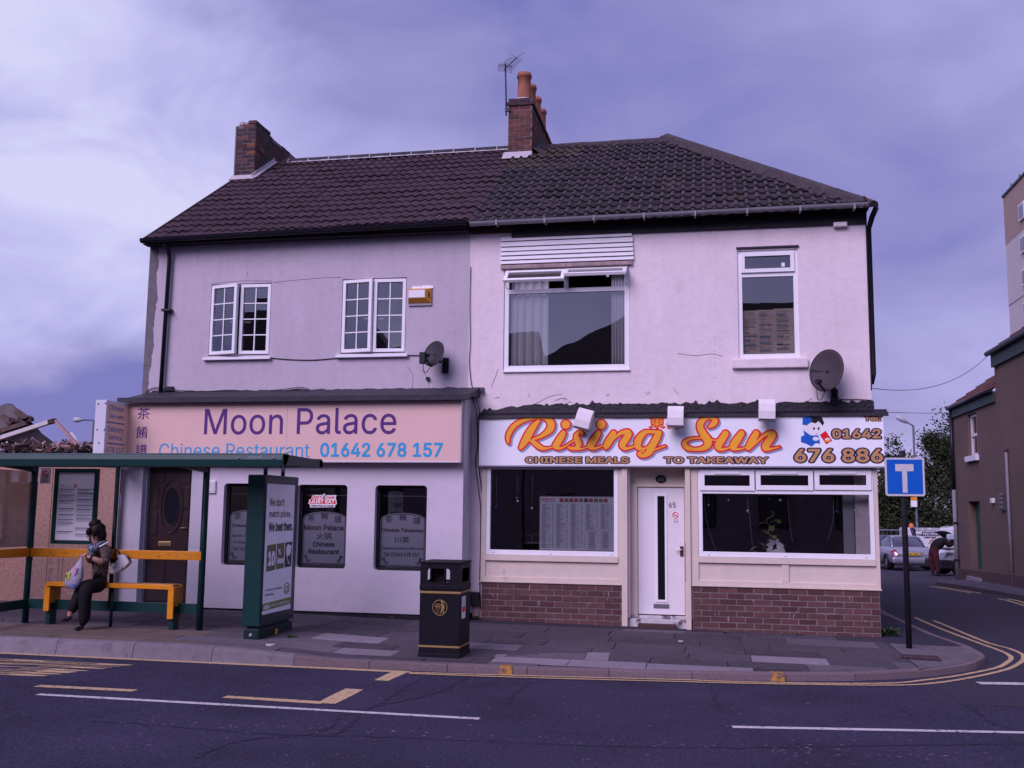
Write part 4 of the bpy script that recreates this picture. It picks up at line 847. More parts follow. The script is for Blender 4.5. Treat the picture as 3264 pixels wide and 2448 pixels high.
brick_face(ch2, (c0.x, cy0 - .005, 0), (1, 0, 0), c1.x - c0.x, shz + (ctz - shz) / 2, ctz, (ctz - shz) / 2, choose=lambda r_: brick_c); brick_face(ch2, (c1.x, cy0, 0), (0, 1, 0), cy1 - cy0, shz + (ctz - shz) / 2, ctz, (ctz - shz) / 2, choose=lambda r_: brick_c)
mb = MB(); mb.smooth = True; cm = (c0.x + c1.x) / 2
mb.grid([[(cm + (c1.x - c0.x) * .47 * math.sin(a), y, ctz - .01 + .07 * math.cos(a) * (1 if cy0 + .05 < y < cy1 - .05 else 0)) for a in np.linspace(-1.57, 1.57, 9)] for y in (cy0, cy0 + .1, cy0 + 1, cy1 - .1, cy1)]); mb.build('flaunching', mortar_w, ch2)
pr_ = abs(hy(KC(575, 370), 3.55).x - hy(KC(370, 370), 3.55).x) / 2; ptop = hy(KC(470, 335), 3.45).z
for k, y in enumerate((3.56, 4.15, 4.78, 5.45)):
    hgt = ptop - ctz + .0; mb = MB(); r = pr_ * .9; mb.lathe([(r * 1.02, -.05), (r * .95, hgt * .5), (r * .93, hgt - .10), (r * 1.06, hgt - .09), (r * 1.10, hgt - .05), (r * 1.05, hgt - .035), (r * 1.02, hgt), (r * .85, hgt), (r * .82, hgt - .3)], (cm + .03, y, ctz), n=22); mb.build('chimney_pot', terra, ch2)
mb = MB(); mb.prism([Vector((c0.x - .09, cy0 - .005, cbz + .07)), Vector((c0.x - .09, cy0 - .20, zroof(cy0 - .20, 6.22) + .05)), Vector((c0.x - .09, cy0 - .005, cbz - .15))], (c1.x - c0.x + .11, 0, 0)); mb.build('flashing', mortar_w, ch2, .03)
mb = MB(); rows = []
for y in np.linspace(cy0, 4.4, 24): zz = zroof(min(y, 4), EZ) + .05; rows.append([(c1.x - .01, y, zz + .14 + rng.uniform(-.02, .02)), (c1.x + .10, y, zz + .06), (c1.x + .22 + rng.uniform(-.04, .04), y, zz - .03)])
mb.grid(rows); mb.build('mortar_fillet', ridge_m, ch2)
# upstairs window A: boarded lintel, two open top lights, fixed pane
cl = wr(KWA, 114, 146, 1448, 436, -.03); nb = 6
CLX = bpy.data.objects.new('cladding', None); 
clad = MB().box(cl[0] + .02, cl[1] - .02, -.012, -.002, cl[2], cl[3] - .01).build('cladding', blackp, H2)
hs = [.19, .385, .545, .70, .855, 1.0]; z1_ = cl[3]
for k in range(6):
    z0_ = cl[3] - (cl[3] - cl[2]) * hs[k]; e_ = .02 * k / 5 + (.01 if k else 0)
    mb = MB(); mb.prism([Vector((cl[0] - .0, -.016, z1_ + .0)), Vector((cl[0], -.026, z1_ - .004)), Vector((cl[0], -.044 + rng.uniform(-.003, .003), z0_ + .010)), Vector((cl[0], -.016, z0_ + .010))], (cl[1] - cl[0] + e_, 0, 0)); mb.build('board', upvc2, clad); z1_ = z0_
bt = wr(KWA, 114, 440, 1452, 478, -.05); box('lintel_board', mat('bare_board', (.36, .27, .27), .85, .25, 14, .15, .3, 40, dirt=((.16, .10, .10), 5, .58, .12)), H2, bt[0], bt[1], -.055, -.002, bt[2], bt[3], .006)
x0, x1, z0, z1 = wa; winA = frame_y('window', upvc, H2, x0 + .004, x1 - .004, z0 + .005, z1, .075, .02, .09, wb=.085, wt=.05)
zt = hy(KWA(780, 722), .05).z; box('transom', upvc2, winA, x0 + .078, x1 - .078, .022, .088, zt - .035, zt + .035, .004); xm = hy(KWA(783, 600), .05).x; box('mullion', upvc2, winA, xm - .035, xm + .035, .024, .086, zt + .036, z1 - .05, .004)
pane_y(winA, x0 + .078, x1 - .078, z0 + .088, zt - .036, .05, glass_up)
for xa, xb, ang in ((x0 + .03, xm - .0, R(48)), (xm + .0, x1 - .03, R(62))):
    ht = z1 - .06 - zt + .01; base = Matrix.Translation((0, .015, z1 - .055)) @ Matrix.Rotation(-ang, 4, 'X'); f_ = .06; mb = MB()
    for q in ((xa, xa + f_, -ht, 0), (xb - f_, xb, -ht, 0), (xa + f_, xb - f_, -ht, -ht + f_), (xa + f_, xb - f_, -f_, 0)): mb.box(q[0], q[1], -.05, 0, q[2], q[3], base)
    mb.build('top_light', upvc, winA, .004); mb = MB(); mb.box(xa + f_, xb - f_, -.028, -.022, -ht + f_, -f_, base); mb.build('pane', glass_up, winA)
    mb = MB(); mb.box((xa + xb) / 2 - .02 + .2, (xa + xb) / 2 + .02 + .2, .0, .03, -ht - .0, -ht + .06, base); mb.build('handle', upvc, winA)
    for xs_ in (xa + .01, xb - .02): mb = MB(); q = base @ Vector((xs_, 0, -ht * .75)); mb.tube([q, (xs_, .04, zt + .05)], .006, 4); mb.build('stay', pgrey, winA)
wl = wr(KWA, 135, 1528, 1428, 1544, -.03); box('sill', upvc, winA, wl[0], wl[1], -.04, .04, wl[2], wl[3] - .002, .004)
net = mat('net_curtain', (.80, .80, .82), .9, .04, 4)
def curtain(xa, xb, z0, z1, Y, label, folds, amp, xbt=None):
    rows = []
    for t in np.linspace(0, 1, 9): rows.append([(xa + (xb - xa) * u + (0 if not xbt else (xbt - xb) * (t - .0) * 0), Y + amp * math.sin(folds * 6.283 * u + .8 * math.sin(5 * u) + t * .4) * (.6 + .4 * t), z1 + (z0 - z1) * t) for u in np.linspace(0, 1, 60)])
    mb = MB(); mb.smooth = True; mb.grid(rows); o = mb.build('curtain', net, None, fix=False); so = o.modifiers.new('thickness', 'SOLIDIFY'); so.thickness = .004; tag(recentre(o), label, 'curtain', None); return o
q0 = hy(KWA(225, 740), .14); q1 = hy(KWA(600, 1480), .14); curtain(q0.x, q1.x, wa[2] + .03, wa[3] - .05, .14, 'broad white net curtain hanging at the left of the wide upstairs window', 5, .03)
q0 = hy(KWA(1240, 740), .14); q1 = hy(KWA(1385, 1480), .14); curtain(q0.x, q1.x, wa[2] + .03, wa[3] - .05, .14, 'narrow bunched white net curtain at the right of the wide upstairs window', 5, .035)
# upstairs window B with newspaper
x0, x1, z0, z1 = wb; winB = frame_y('window', upvc, H2, x0, x1, z0, z1, .07, .03, .10); zt = hy(K8(1380, 1002), .05).z
box('transom', upvc, winB, x0 + .07, x1 - .07, .032, .098, zt - .04, zt + .03, .004); frame_y('top_light', upvc, winB, x0 + .055, x1 - .05, zt + .025, z1 - .035, .06, .0, .031)
pane_y(winB, x0 + .07, x1 - .07, z0 + .07, zt - .04, .06, glass_up); pane_y(winB, x0 + .11, x1 - .11, zt + .03, z1 - .07, .04, glass_up)
box('catch', pwhite, winB, x1 - .24, x1 - .19, .03, .037, zt + .11, zt + .17)
q = wr(K8, 1222, 1373, 1557, 1414, -.06); box('window_sill', rend_r, H2, q[0], q[1], -.075, .02, q[2], q[3], .012)
q = wr(K8, 1240, 876, 1516, 894, -.02); box('lintel_edge', lead, H2, q[0], q[1], -.03, -.002, q[3] - .035, q[3] - .005, .004)
news = mat('newsprint', (.84, .70, .60), .9, .12, 3, .1); nq = wr(K8, 1268, 1158, 1500, 1350, .12)
nw = tag(bpy.data.objects.new('newspaper', None), 'sheets of newspaper taped over the lower half of the narrow upstairs window', 'newspaper'); COL.objects.link(nw); nw.location = (nq[0], .10, nq[2]); ORG[nw] = Vector(nw.location)
NX = lambda u: nq[0] + (nq[1] - nq[0]) * u
NZ = lambda v: nq[2] + (nq[3] - nq[2]) * v
for (u0, u1, v0, v1, y) in ((0, .31, .0, .99, .120), (.28, .64, .0, 1.0, .118), (.60, 1.0, .45, 1.02, .116), (.62, 1.0, -.02, .5, .114)):
    mb = MB(); rows = [[(NX(u0 + (u1 - u0) * a), y - .004 * math.sin(a * 4 + b * 3), NZ(v0 + (v1 - v0) * b)) for a in np.linspace(0, 1, 6)] for b in np.linspace(0, 1, 6)]; mb.grid(rows); mb.build('sheet', news, nw, fix=False)
r2 = random.Random(3); mbs = [MB(), MB(), MB()]
for u0 in (.03, .32, .65):
    for k in range(26):
        v = .96 - k * .036; wdt = r2.choice((.1, .2, .24, .24)); q = r2.random(); hh_ = .007 if q < .7 else .022 if q < .88 else .06; mi = 0 if q < .7 else (1 if q < .86 else 2)
        if q > .86: wdt = r2.choice((.12, .2))
        mbs[mi].quad((NX(u0), .108, NZ(v)), (NX(u0 + wdt), .108, NZ(v)), (NX(u0 + wdt), .108, NZ(v - hh_)), (NX(u0), .108, NZ(v - hh_)))
for mb, m_ in zip(mbs, (mat('print_brown', (.48, .37, .31), .9, 0), mat('print_dim', (.40, .33, .34), .9, 0), mat('print_paleblue', (.42, .48, .54), .9, .2, 9))): mb.build('print', m_, nw)
fit_text('lettering', 'White', mat('print_brown', (1, 1, 1)), nw, face_quad((NX(.11), .107, NZ(.55)), (NX(.11), .107, NZ(.80)), (NX(.03), .107, NZ(.80)), (NX(.03), .107, NZ(.55))))
# ---- shopfront timber
T0, T1 = -.052, -.002
def timber(name, x0, x1, z0, z1, y0=T0, y1=T1, bevel=.004, p=None): return box(name, cream, p or H2, x0, x1, y0, y1, z0, z1, bevel)
sfL, sfR = hy((1532, 1800), T0).x, hy((2806, 1800), T0).x
jl, jr = hy(K4(1025, 1200), T0).x, hy(K4(1424, 1200), T0).x           # door opening edges
pl0, pr1 = hy(K4(985, 1200), T0).x, hy(K4(1462, 1200), T0).x
bz1, bz2 = pan_b
timber('post', sfL, sw1[0] - .003, bz1, SG[2] + .02); timber('post', sw1[1] + .003, jl - .055, bz1, SG[2] + .02)
timber('door_post', jl - .054, jl + .03, -.02, SG[2] + .02, -.085, .10); timber('door_post', jr, jr + .075, -.04, SG[2] + .02, -.085, .10)
timber('post', jr + .077, sw2[0] - .003, bz2, SG[2] + .02); timber('post', sw2[1] + .003, sfR, bz2, SG[2] + .02)
for (a, b, zt_, zb_) in ((sw1[0] - .003, sw1[1] + .003, sw1[2] - .003, bz1), (sw2[0] - .003, sw2[1] + .003, sw2[2] - .003, bz2)):
    box('stall_panel', cream, H2, a, b, -.028, T1, zb_ + .005, zt_ - .08); timber('rail', a, b, zt_ - .085, zt_, -.07, T1); timber('rail', a, b, zb_, zb_ + .065)
a_ = hy(K5(690, 1120), T0).x; timber('stile', a_ - .05, a_ + .05, bz2 + .066, sw2[2] - .09); timber('sill_strip', sfL - .01, jl - .056, bz1 - .02, bz1, -.07, T1); timber('sill_strip', jr + .08, sfR + .01, bz2 - .02, bz2, -.07, T1)
timber('head', sfL, sw1[1] + .1, SG[2] - .02, SG[2] + .04, -.055, -.003); timber('head', sw2[0] - .1, sfR, SG[2] - .02, SG[2] + .04, -.055, -.003)
brick_p = mat('brick_plinth', (.108, .050, .050), .9, .25, 16, .14, .3, 60, rnd=.24, dirt=((.07, .05, .055), 5, .60, .15))
# brick plinth walls
for (xa, xb, zt_, nc) in ((sfL + .02, jl - .06, bz1 - .022, 7), (jr + .095, sfR - .02, bz2 - .022, 8)):
    zb_ = min(zbase(xa), zbase(xb)) - .03; bw = MB().box(xa, xb, -.045, -.003, zb_ - .05, zt_).build('brick_wall', mortar, H2)
    brick_face(bw, (xa, -.05, 0), (1, 0, 0), xb - xa, zb_, zt_, (zt_ - zb_) / nc, L_=.235, joint=.017, depth=.035, choose=lambda r_: brick_p)
    drip = MB()
    for _ in range(9): x = rng.uniform(xa + .1, xb - .1); zz = rng.uniform(zb_ + .2, zt_ - .03); drip.tube([(x + rng.uniform(-.003, .003) * k, -.054, zz - .02 * k) for k in range(rng.choice((2, 3, 5)))], .0022, 4)
    drip.build('paint_drip', pwhite, bw)
mb = MB(); mb.box(sfL - .14, sfL + .018, -.02, -.002, .02, .22).box(sfL - .12, sfL - .02, -.06, -.021, .05, .16); mb.build('broken_plinth', mat('rubble_pink', (.30, .20, .19), .95, .3, 12, .2, .4, 30), H2, .01)
mtb = tag(recentre(box('meter_box', blackp, None, sfL - .16, sfL - .02, -.10, -.003, .22, .42, .01)), 'small black box at the foot of the wall between the shopfronts beside the bin', 'box')
# shop window 1
def shopwin(q, y0=-.045, y1=.03):
    return frame_y('window', upvc, H2, q[0], q[1], q[2], q[3], .062, y0, y1, .005, wb=.075, wt=.03)
W1 = shopwin(sw1); pane_y(W1, sw1[0] + .064, sw1[1] - .064, sw1[2] + .077, sw1[3] - .032, .0)
W2 = shopwin(sw2); tz = hy(K5(700, 622), -.03).z; box('transom', upvc, W2, sw2[0] + .062, sw2[1] - .062, -.043, .028, tz - .03, tz + .03, .004)
pane_y(W2, sw2[0] + .064, sw2[1] - .064, sw2[2] + .077, tz - .031, .0)
for (a, b, c, d) in ((155, 487, 500, 615), (503, 487, 865, 613), (868, 486, 1226, 612)):
    q = wr(K5, a, b, c, d, -.05); lt = frame_y('top_light', upvc, W2, q[0] + .004, q[1] - .004, q[2] + .005, q[3], .072, -.066, -.044, .005); pane_y(W2, q[0] + .07, q[1] - .07, q[2] + .07, q[3] - .07, -.05)
    mid_ = (q[0] + q[1]) / 2; box('trickle_vent', pwhite, W2, mid_ - .19, mid_ + .19, -.080, -.067, q[3] - .055, q[3] - .028, .004)
for W_, q in ((W1, sw1), (W2, sw2)):
    for t in (.06, .5, .95): x = q[0] + (q[1] - q[0]) * t; box('drain_slot', gut_black, W_, x - .018, x + .018, -.0475, -.0455, q[2] + .022, q[2] + .027)
# doorway recess, door
DYF = .22
mb = MB(); mb.box(jl - .054, jl + .028, .101, DYF + .08, -.02, 2.62).box(jr + .002, jr + .07, .101, DYF + .08, -.02, 2.62).box(jl + .028, jr + .002, DYF + .01, DYF + .08, dl[3] + .05, 2.62); mb.build('door_recess', cream, H2)
box('soffit', cream, H2, jl + .03, jr, -.05, DYF, 2.56, 2.62)
dfm = MB(); e = .045; dfm.box(jl + .03, dl[0] - .006, DYF - .03, DYF + .06, dl[2] - .02, dl[3] + .05).box(dl[1] + .006, jr, DYF - .03, DYF + .06, dl[2] - .02, dl[3] + .05).box(dl[0] - .006, dl[1] + .006, DYF - .03, DYF + .06, dl[3] + .008, dl[3] + .05); dfm.build('door_frame', cream, H2, .004)
door2 = MB().box(dl[0], dl[1], DYF, DYF + .045, dl[2], dl[3]).build('door', mat('door_white', (.74, .72, .74), .4, .04, 4, .06, dirt=((.55, .50, .50), 2, .62, .2)), H2, .005)
q = wr(K4, 1222, 672, 1300, 1388, DYF); frame_y('glazing_frame', upvc, door2, q[0], q[1], q[2], q[3], .035, DYF - .012, DYF - .001); pane_y(door2, q[0] + .037, q[1] - .037, q[2] + .037, q[3] - .037, DYF - .006, mat('dark_glass', (.01, .01, .014)))
q = wr(K4, 1210, 1400, 1313, 1428, DYF); box('letter_plate', mat('grey_metal', (.20, .20, .22), .4, .1, metal=.5), door2, q[0], q[1], DYF - .012, DYF - .001, q[2], q[3], .003)
text_y('door_number', '65', gut_black, door2, K4, 1312, 730, 1355, 763, DYF - .004)
q = wr(K4, 1385, 1018, 1408, 1086, DYF); dh = box('handle_plate', mat('bronze', (.12, .07, .05), .35, .1, metal=.6), door2, q[0], q[1], DYF - .014, DYF - .001, q[2], q[3], .008); p = hy(K4(1372, 1042), DYF - .03); mb = MB(); mb.tube([(q[0] + .025, DYF - .01, p.z), (q[0] + .025, DYF - .045, p.z), (q[0] - .07, DYF - .05, p.z)], .010, 8); mb.build('handle_lever', upvc, door2)
q = wr(K4, 1418, 990, 1428, 1250, DYF); box('worn_edge', mat('bare_wood', (.40, .19, .08), .8, .2, 9), H2, jr - .012, jr + .0, .06, .1, q[2], q[3])
def nosmoking(par, cx, cz, r, Y):
    mb = MB(); mb.tube([(cx + r * math.cos(t), Y, cz + r * math.sin(t)) for t in np.linspace(0, 6.2832, 25)], r * .13, 5, cap=False); mb.tube([(cx - r * .7, Y - .001, cz + r * .7), (cx + r * .7, Y - .001, cz - r * .7)], r * .11, 5); mb.build('ring', red, par)
    mb = MB(); mb.tube([(cx - r * .6, Y + .001, cz - r * .12), (cx + r * .5, Y + .001, cz + .0)], r * .1, 5); mb.build('cigarette', black, par)
p = hy(K4(1355, 813), DYF); q = wr(K4, 1330, 790, 1386, 870, DYF); ns = thing('window_sticker', (p.x, DYF - .002, q[2]), 'small no smoking sticker with red ring on the white takeaway door', 'sticker'); box('backing', pwhite, ns, q[0], q[1], DYF - .003, DYF - .0012, q[2], q[3]); nosmoking(ns, p.x, p.z, (q[1] - q[0]) * .34, DYF - .005)
fit_text('lettering', 'NO SMOKING', red, ns, face_y(q[0] + .015, q[1] - .015, q[2] + (q[3] - q[2]) * .28, q[2] + (q[3] - q[2]) * .38, DYF - .004)); mb = MB()
for k in range(3): zz = q[2] + (q[3] - q[2]) * (.22 - .05 * k); mb.quad((q[0] + .02, DYF - .004, zz), (q[1] - .02, DYF - .004, zz), (q[1] - .02, DYF - .004, zz - .005), (q[0] + .02, DYF - .004, zz - .005))
mb.build('small_print', pgrey, ns)
p = hy(K4(1258, 574), DYF - .02); pl = thing('house_number_plaque', (p.x, DYF, p.z), 'black oval house number plaque above the white takeaway door', 'plaque')
mb = MB(); mb.prism([Vector((p.x + .082 * math.cos(t), DYF - .008, p.z + .062 * math.sin(t))) for t in np.linspace(0, 6.283, 29)[:-1]], (0, .016, 0)); mb.build('oval', blackp, pl); fit_text('number', '65', pgrey, pl, face_y(p.x - .038, p.x + .038, p.z - .03, p.z + .03, DYF - .009), push=.002)
st = MB(); st.box(jl + .03, jr, .0, .26, -.06, .085); st.box(jl + .03, jr, .17, .24, .085, .125); st.build('doorstep', mat('worn_paint', (.55, .53, .55), .8, .2, 9, .2, dirt=((.10, .08, .09), 7, .52, .1)), H2, .006)
tag(recentre(box('door_mat', mat('mat_brown', (.075, .04, .04), .95, .3, 20, .1), None, hy(K4(1105, 1545), -.1).x, hy(K4(1360, 1548), -.1).x, -.12, -.004, -.04, .03, .01)), 'reddish brown worn strip lying at the foot of the takeaway doorstep', 'mat')
# canopy of bitumen over the sign
bz = hy((2100, 1289), 0).z; SZ1 = SG[3]
mb = MB(); rows = []
for x in np.linspace(sfL - .02, XR1 + .03, 150):
    edge = min(1, (x - sfL + .1) / .9); rows.append([(x, -.006 - .004 * rng.random(), bz - .085 + .10 * edge + .03 * mnoise.noise((x * 5, 0, 0)) + .035 * mnoise.noise((x * 26, 3, 0)) * edge + (.04 * rng.random() if rng.random() < .12 else 0)), (x, -.02, bz - .09), (x, -.05, bz - .15)])
mb.grid(rows); mb.build('bitumen_upstand', bitumen, H2, fix=False)
mb = MB(); rows = []
xe = hy((2832, 1318), -.16).x
for x in np.linspace(SG[0] - .02, xe, 60):
    w_ = .014 * mnoise.noise((x * 1.3, 7, 0)) - .008; rows.append([(x, -.004, bz - .10), (x, -.06, bz - .135), (x, -.155, SZ1 + .015 + w_), (x, -.172, SZ1 - .03 + w_), (x, -.150, SZ1 - .032 + w_)])
mb.grid(rows); mb.build('canopy', bitumen, H2, fix=False)
# ================================================================== signs and fixtures on the walls
SY = -.14
rs = thing('shop_sign', ((SG[0] + SG[1]) / 2, SY, SG[2]), 'long white takeaway sign with orange script lettering above the takeaway windows', 'sign')
box('board', sign_white, rs, SG[0], SG[1], SY, SY + .11, SG[2], SG[3], .003); box('edge_trim', gut_black, rs, SG[0] - .012, SG[0] - .001, SY - .002, SY + .11, SG[2], SG[3] - .02); box('bottom_trim', pgrey, rs, SG[0], SG[1], SY - .004, SY + .10, SG[2] - .018, SG[2] - .002)
def sc(K_, s, ss): return [[(*K_(x, y), w_ * s) for x, y, w_ in st] for st in ss]
script = sc(KS, .1989, [
    [(205, 610, 14), (195, 540, 28), (215, 460, 36), (270, 370, 36), (350, 300, 33), (450, 250, 28), (560, 222, 22), (700, 210, 16), (800, 222, 26), (870, 270, 52), (890, 330, 56), (865, 400, 52), (800, 460, 36), (710, 515, 24), (600, 553, 14)],
    [(690, 255, 20), (600, 360, 50), (520, 490, 58), (460, 600, 52), (400, 690, 26)], [(560, 575, 16), (620, 610, 34), (680, 660, 38), (750, 698, 28), (840, 696, 13), (930, 672, 8)],
    [(1085, 455, 38), (1040, 530, 50), (985, 620, 52), (965, 665, 46), (1020, 700, 20), (1100, 675, 12), (1190, 615, 10), (1280, 560, 10)], [(1125, 318, 66)],
    [(1385, 460, 24), (1370, 430, 14), (1330, 440, 18), (1290, 500, 32), (1310, 570, 46), (1330, 640, 42), (1290, 695, 26), (1220, 700, 26), (1170, 685, 18)], [(1240, 705, 16), (1340, 712, 14), (1440, 690, 10), (1480, 660, 8)],
    [(1645, 455, 38), (1600, 530, 52), (1540, 620, 54), (1520, 670, 44), (1580, 702, 20), (1660, 680, 12), (1720, 650, 9)], [(1690, 318, 70)],
    [(1890, 455, 40), (1850, 530, 52), (1790, 630, 54), (1765, 680, 34)], [(1800, 660, 10), (1900, 540, 16), (2010, 455, 28), (2110, 440, 42), (2130, 480, 46), (2080, 560, 52), (2030, 650, 48), (2080, 705, 24), (2170, 680, 12), (2290, 640, 8)]]) + sc(KSU, .2351, [
    [(0, 600, 9), (50, 585, 8), (100, 565, 8)], [(400, 372, 22), (310, 366, 20), (240, 375, 28), (180, 430, 42), (140, 510, 46), (150, 580, 34), (205, 600, 16), (270, 575, 12), (320, 520, 12)], [(425, 385, 38), (385, 470, 46), (330, 570, 46), (290, 645, 42), (220, 690, 26), (165, 680, 22), (160, 655, 14), (230, 625, 8)], [(320, 628, 10), (420, 592, 9), (510, 560, 8)],
    [(1105, 305, 12), (1160, 265, 34), (1190, 220, 36), (1150, 182, 20), (1070, 185, 22), (1000, 235, 40), (985, 310, 42), (1030, 400, 46), (1085, 480, 52), (1085, 550, 44), (1010, 595, 28), (900, 605, 20), (810, 580, 32), (770, 520, 26), (830, 470, 16), (930, 452, 10), (1040, 455, 8)], [(1130, 475, 9), (1225, 485, 8)],
    [(1330, 395, 42), (1275, 480, 48), (1230, 560, 46), (1260, 604, 22), (1320, 602, 14), (1400, 575, 8)], [(1545, 390, 40), (1485, 480, 50), (1435, 560, 48), (1455, 600, 22), (1530, 600, 12), (1600, 580, 8)],
    [(1745, 390, 40), (1695, 480, 48), (1640, 575, 40)], [(1660, 590, 14), (1760, 500, 14), (1860, 410, 20), (1950, 390, 36), (1970, 420, 40), (1920, 490, 46), (1870, 570, 46), (1890, 602, 24), (1965, 595, 12), (2060, 572, 7)]])
GX, GYp = np.arange(1596, 2516, 2.0), np.arange(1312, 1474, 2.0); FF = stroke_field(script, GX, GYp)
def sign_layer(name, lev, m, dx, dy, push):
    vs, fs = field_mesh(FF, GX + dx, GYp + dy, lev); mb = MB(); mb.add([hy(v, SY) + Vector((0, -push, 0)) for v in vs], fs)
    for v in mb.v[:0]: pass
    return mb.build(name, m, rs, fix=False)
sign_layer('script_shadow', -5.2, shade_grey, 5, 5, .002); sign_layer('script_outline', -5.0, red, 0, 0, .004); sign_layer('script_lettering', 0, orange, 0, 0, .006)
def outlined(s, K_, x0, y0, x1, y1, m, mo, par, Y, bold, ob, pad):
    q = (x0 + pad, y0 + pad, x1 - pad, y1 - pad); text_y('lettering_outline', s, mo, par, K_, *q, Y, bold=ob, ref=bold, push=.002, fine=True); return text_y('lettering', s, m, par, K_, *q, Y, bold=bold, push=.004, fine=True)
outlined('CHINESE MEALS', KS, 466, 822, 2148, 952, tan, navy, rs, SY, .028, .095, 12); outlined('TO TAKEAWAY', KSU, 488, 698, 1918, 808, tan, navy, rs, SY, .028, .095, 10)
outlined('Tel:', KD, 930, 1005, 1142, 1084, tan, navy, rs, SY, .03, .10, 8); outlined('01642', KD, 552, 1162, 1142, 1292, tan, navy, rs, SY, .028, .095, 9); outlined('676 886', KD, 108, 1392, 1168, 1572, tan, navy, rs, SY, .028, .082, 10)
for s, a in (('東', 305), ('昇', 540)): text_y('character_outline', s, red, rs, KSU, a, 155, a + 192, 318, SY, bold=.07, ref=.0, push=.002); text_y('character', s, orange, rs, KSU, a + 6, 162, a + 186, 312, SY, bold=.0, push=.004)
# plain generic child in blue carrying a red box
Pd = lambda pts, m, nm, push: MB().poly([hy(KD(x, y), SY) + Vector((0, -push, 0)) for x, y in pts]).build(nm, m, rs, fix=False)
el = lambda cx, cy, a, b, n=18, t0=0, t1=360: [(cx + a * math.cos(R(t0 + (t1 - t0) * k / n)), cy + b * math.sin(R(t0 + (t1 - t0) * k / n))) for k in range(n)]
Pd([(225, 1185), (300, 1240), (400, 1245), (415, 1300), (420, 1345), (370, 1335), (320, 1378), (260, 1345), (195, 1325), (195, 1262), (235, 1240)], kblue, 'motif_robe', .0015)
Pd(el(340, 1160, 92, 88), pwhite, 'motif_face', .0025); Pd(el(228, 1160, 22, 28), pwhite, 'motif_ear', .0022); Pd(el(370, 1285, 36, 24), pwhite, 'motif_hand', .0028)
Pd([(215, 1110), (220, 1040), (300, 1022), (440, 1030), (468, 1100), (450, 1130), (400, 1075), (370, 1105), (310, 1090), (262, 1130)], black, 'motif_hair', .0032); Pd([(212, 1120), (216, 1036), (318, 1022), (322, 1090), (262, 1122)], kblue, 'motif_cap', .0038)
for x in (348, 402): Pd(el(x, 1165, 11, 17), black, 'motif_eye', .0045)
Pd([(360, 1215), (375, 1224), (395, 1218), (376, 1230)], red, 'motif_mouth', .0045); Pd([(416, 1240), (486, 1190), (562, 1305), (492, 1350)], red, 'motif_box', .0045); Pd(el(508, 1298, 32, 24), pwhite, 'motif_bowl', .0055); Pd([(478, 1302), (538, 1290), (530, 1318), (492, 1322)], orange, 'motif_bowl', .0062)
# peach fascia sign
MY = -.68; ms = wr(P0, 411, 1289.5, 1466, 1280, MY); mz0 = hy((1466, 1471), MY).z; mz1 = (hy((411, 1289), MY).z + hy((1465, 1280), MY).z) / 2
msx0 = ms[0]; msx1 = hy((1467, 1400), MY).x
mp = thing('shop_sign', ((msx0 + msx1) / 2, MY, mz0), 'long peach restaurant sign with purple and blue lettering above the grey shopfront', 'sign')
box('board', peach, mp, msx0, msx1, MY, GY - .002, mz0, mz1); frame_y('edge_trim', mat('alu_trim', (.50, .48, .54), .4, .05, metal=.3), mp, msx0 - .02, msx1 + .02, mz0 - .02, mz1 + .02, .022, MY - .012, MY + .05)
box('panel_joint', pgrey, mp, hy(KMO(790, 200), MY).x - .002, hy(KMO(790, 200), MY).x + .002, MY - .0015, MY - .0005, mz0 + .01, mz1 - .01)
text_y('lettering', 'Moon Palace', purple, mp, KMO, 130, 52, 1668, 264, MY, bold=.004, space=1.02, fine=True); text_y('lettering', 'Chinese Restaurant', skyblue, mp, KMO, -232, 332, 972, 446, MY, bold=.0, fine=True); text_y('lettering', '01642 678 157', skyblue, mp, KMO, 1058, 328, 2040, 444, MY, bold=.022, fine=True)
for s, a, b, c, d in (('茶', 70, 182, 144, 252), ('餚', 63, 292, 131, 364), ('譜', 60, 396, 126, 470)): text_y('character', s, purple, mp, K2, a, b, c, d, MY, bold=.004)
# projecting box sign
pX = hy((345, 1350), MY).x; y_near = None
pA, pB = hx((341, 1350), -9.30), None
PX = -9.28; yb_ = -.62; ya_ = hx((339, 1300), PX).y
psn = thing('projecting_sign', (PX, (ya_ + yb_) / 2, 2.3), 'narrow white box sign projecting from the left end of the peach restaurant sign', 'sign')
zt1 = hx((339, 1274), PX).z; box('case', mat('case_white', (.62, .64, .70), .45, .06, 5, .05), psn, PX - .19, PX, ya_, yb_, 2.28, zt1, .006)
q = [hx(KR(*p), PX + .002) for p in ((1612, 905), (1925, 905), (1948, 180), (1645, 135))]; fz = lambda u, v: (Vector((PX, ya_ + .05 + (yb_ - ya_ - .09) * u, 2.32 + (zt1 - .05 - 2.32) * v)), Vector((1, 0, 0)))
mb = MB(); mb.add([fz(u, v)[0] + Vector((.002, 0, 0)) for u, v in ((0, 0), (1, 0), (1, 1), (0, 1))], [(0, 1, 2, 3)]); mb.build('face_panel', mat('sign_sand', (.80, .56, .42), .5, .04, 3), psn)
sb = mat('print_slateblue', (.10, .17, .42), .5, 0)
def pst(s, K_, x0, y0, x1, y1, m=None, bold=.01):
    a, b = hx(K_(x0, (y0 + y1) / 2), PX), hx(K_(x1, (y0 + y1) / 2), PX); c, d = hx(K_((x0 + x1) / 2, y1), PX), hx(K_((x0 + x1) / 2, y0), PX)
    return fit_text('lettering', s, m or sb, psn, face_quad((PX, a.y, c.z), (PX, b.y, c.z), (PX, b.y, d.z), (PX, a.y, d.z)), bold=bold, push=.004)
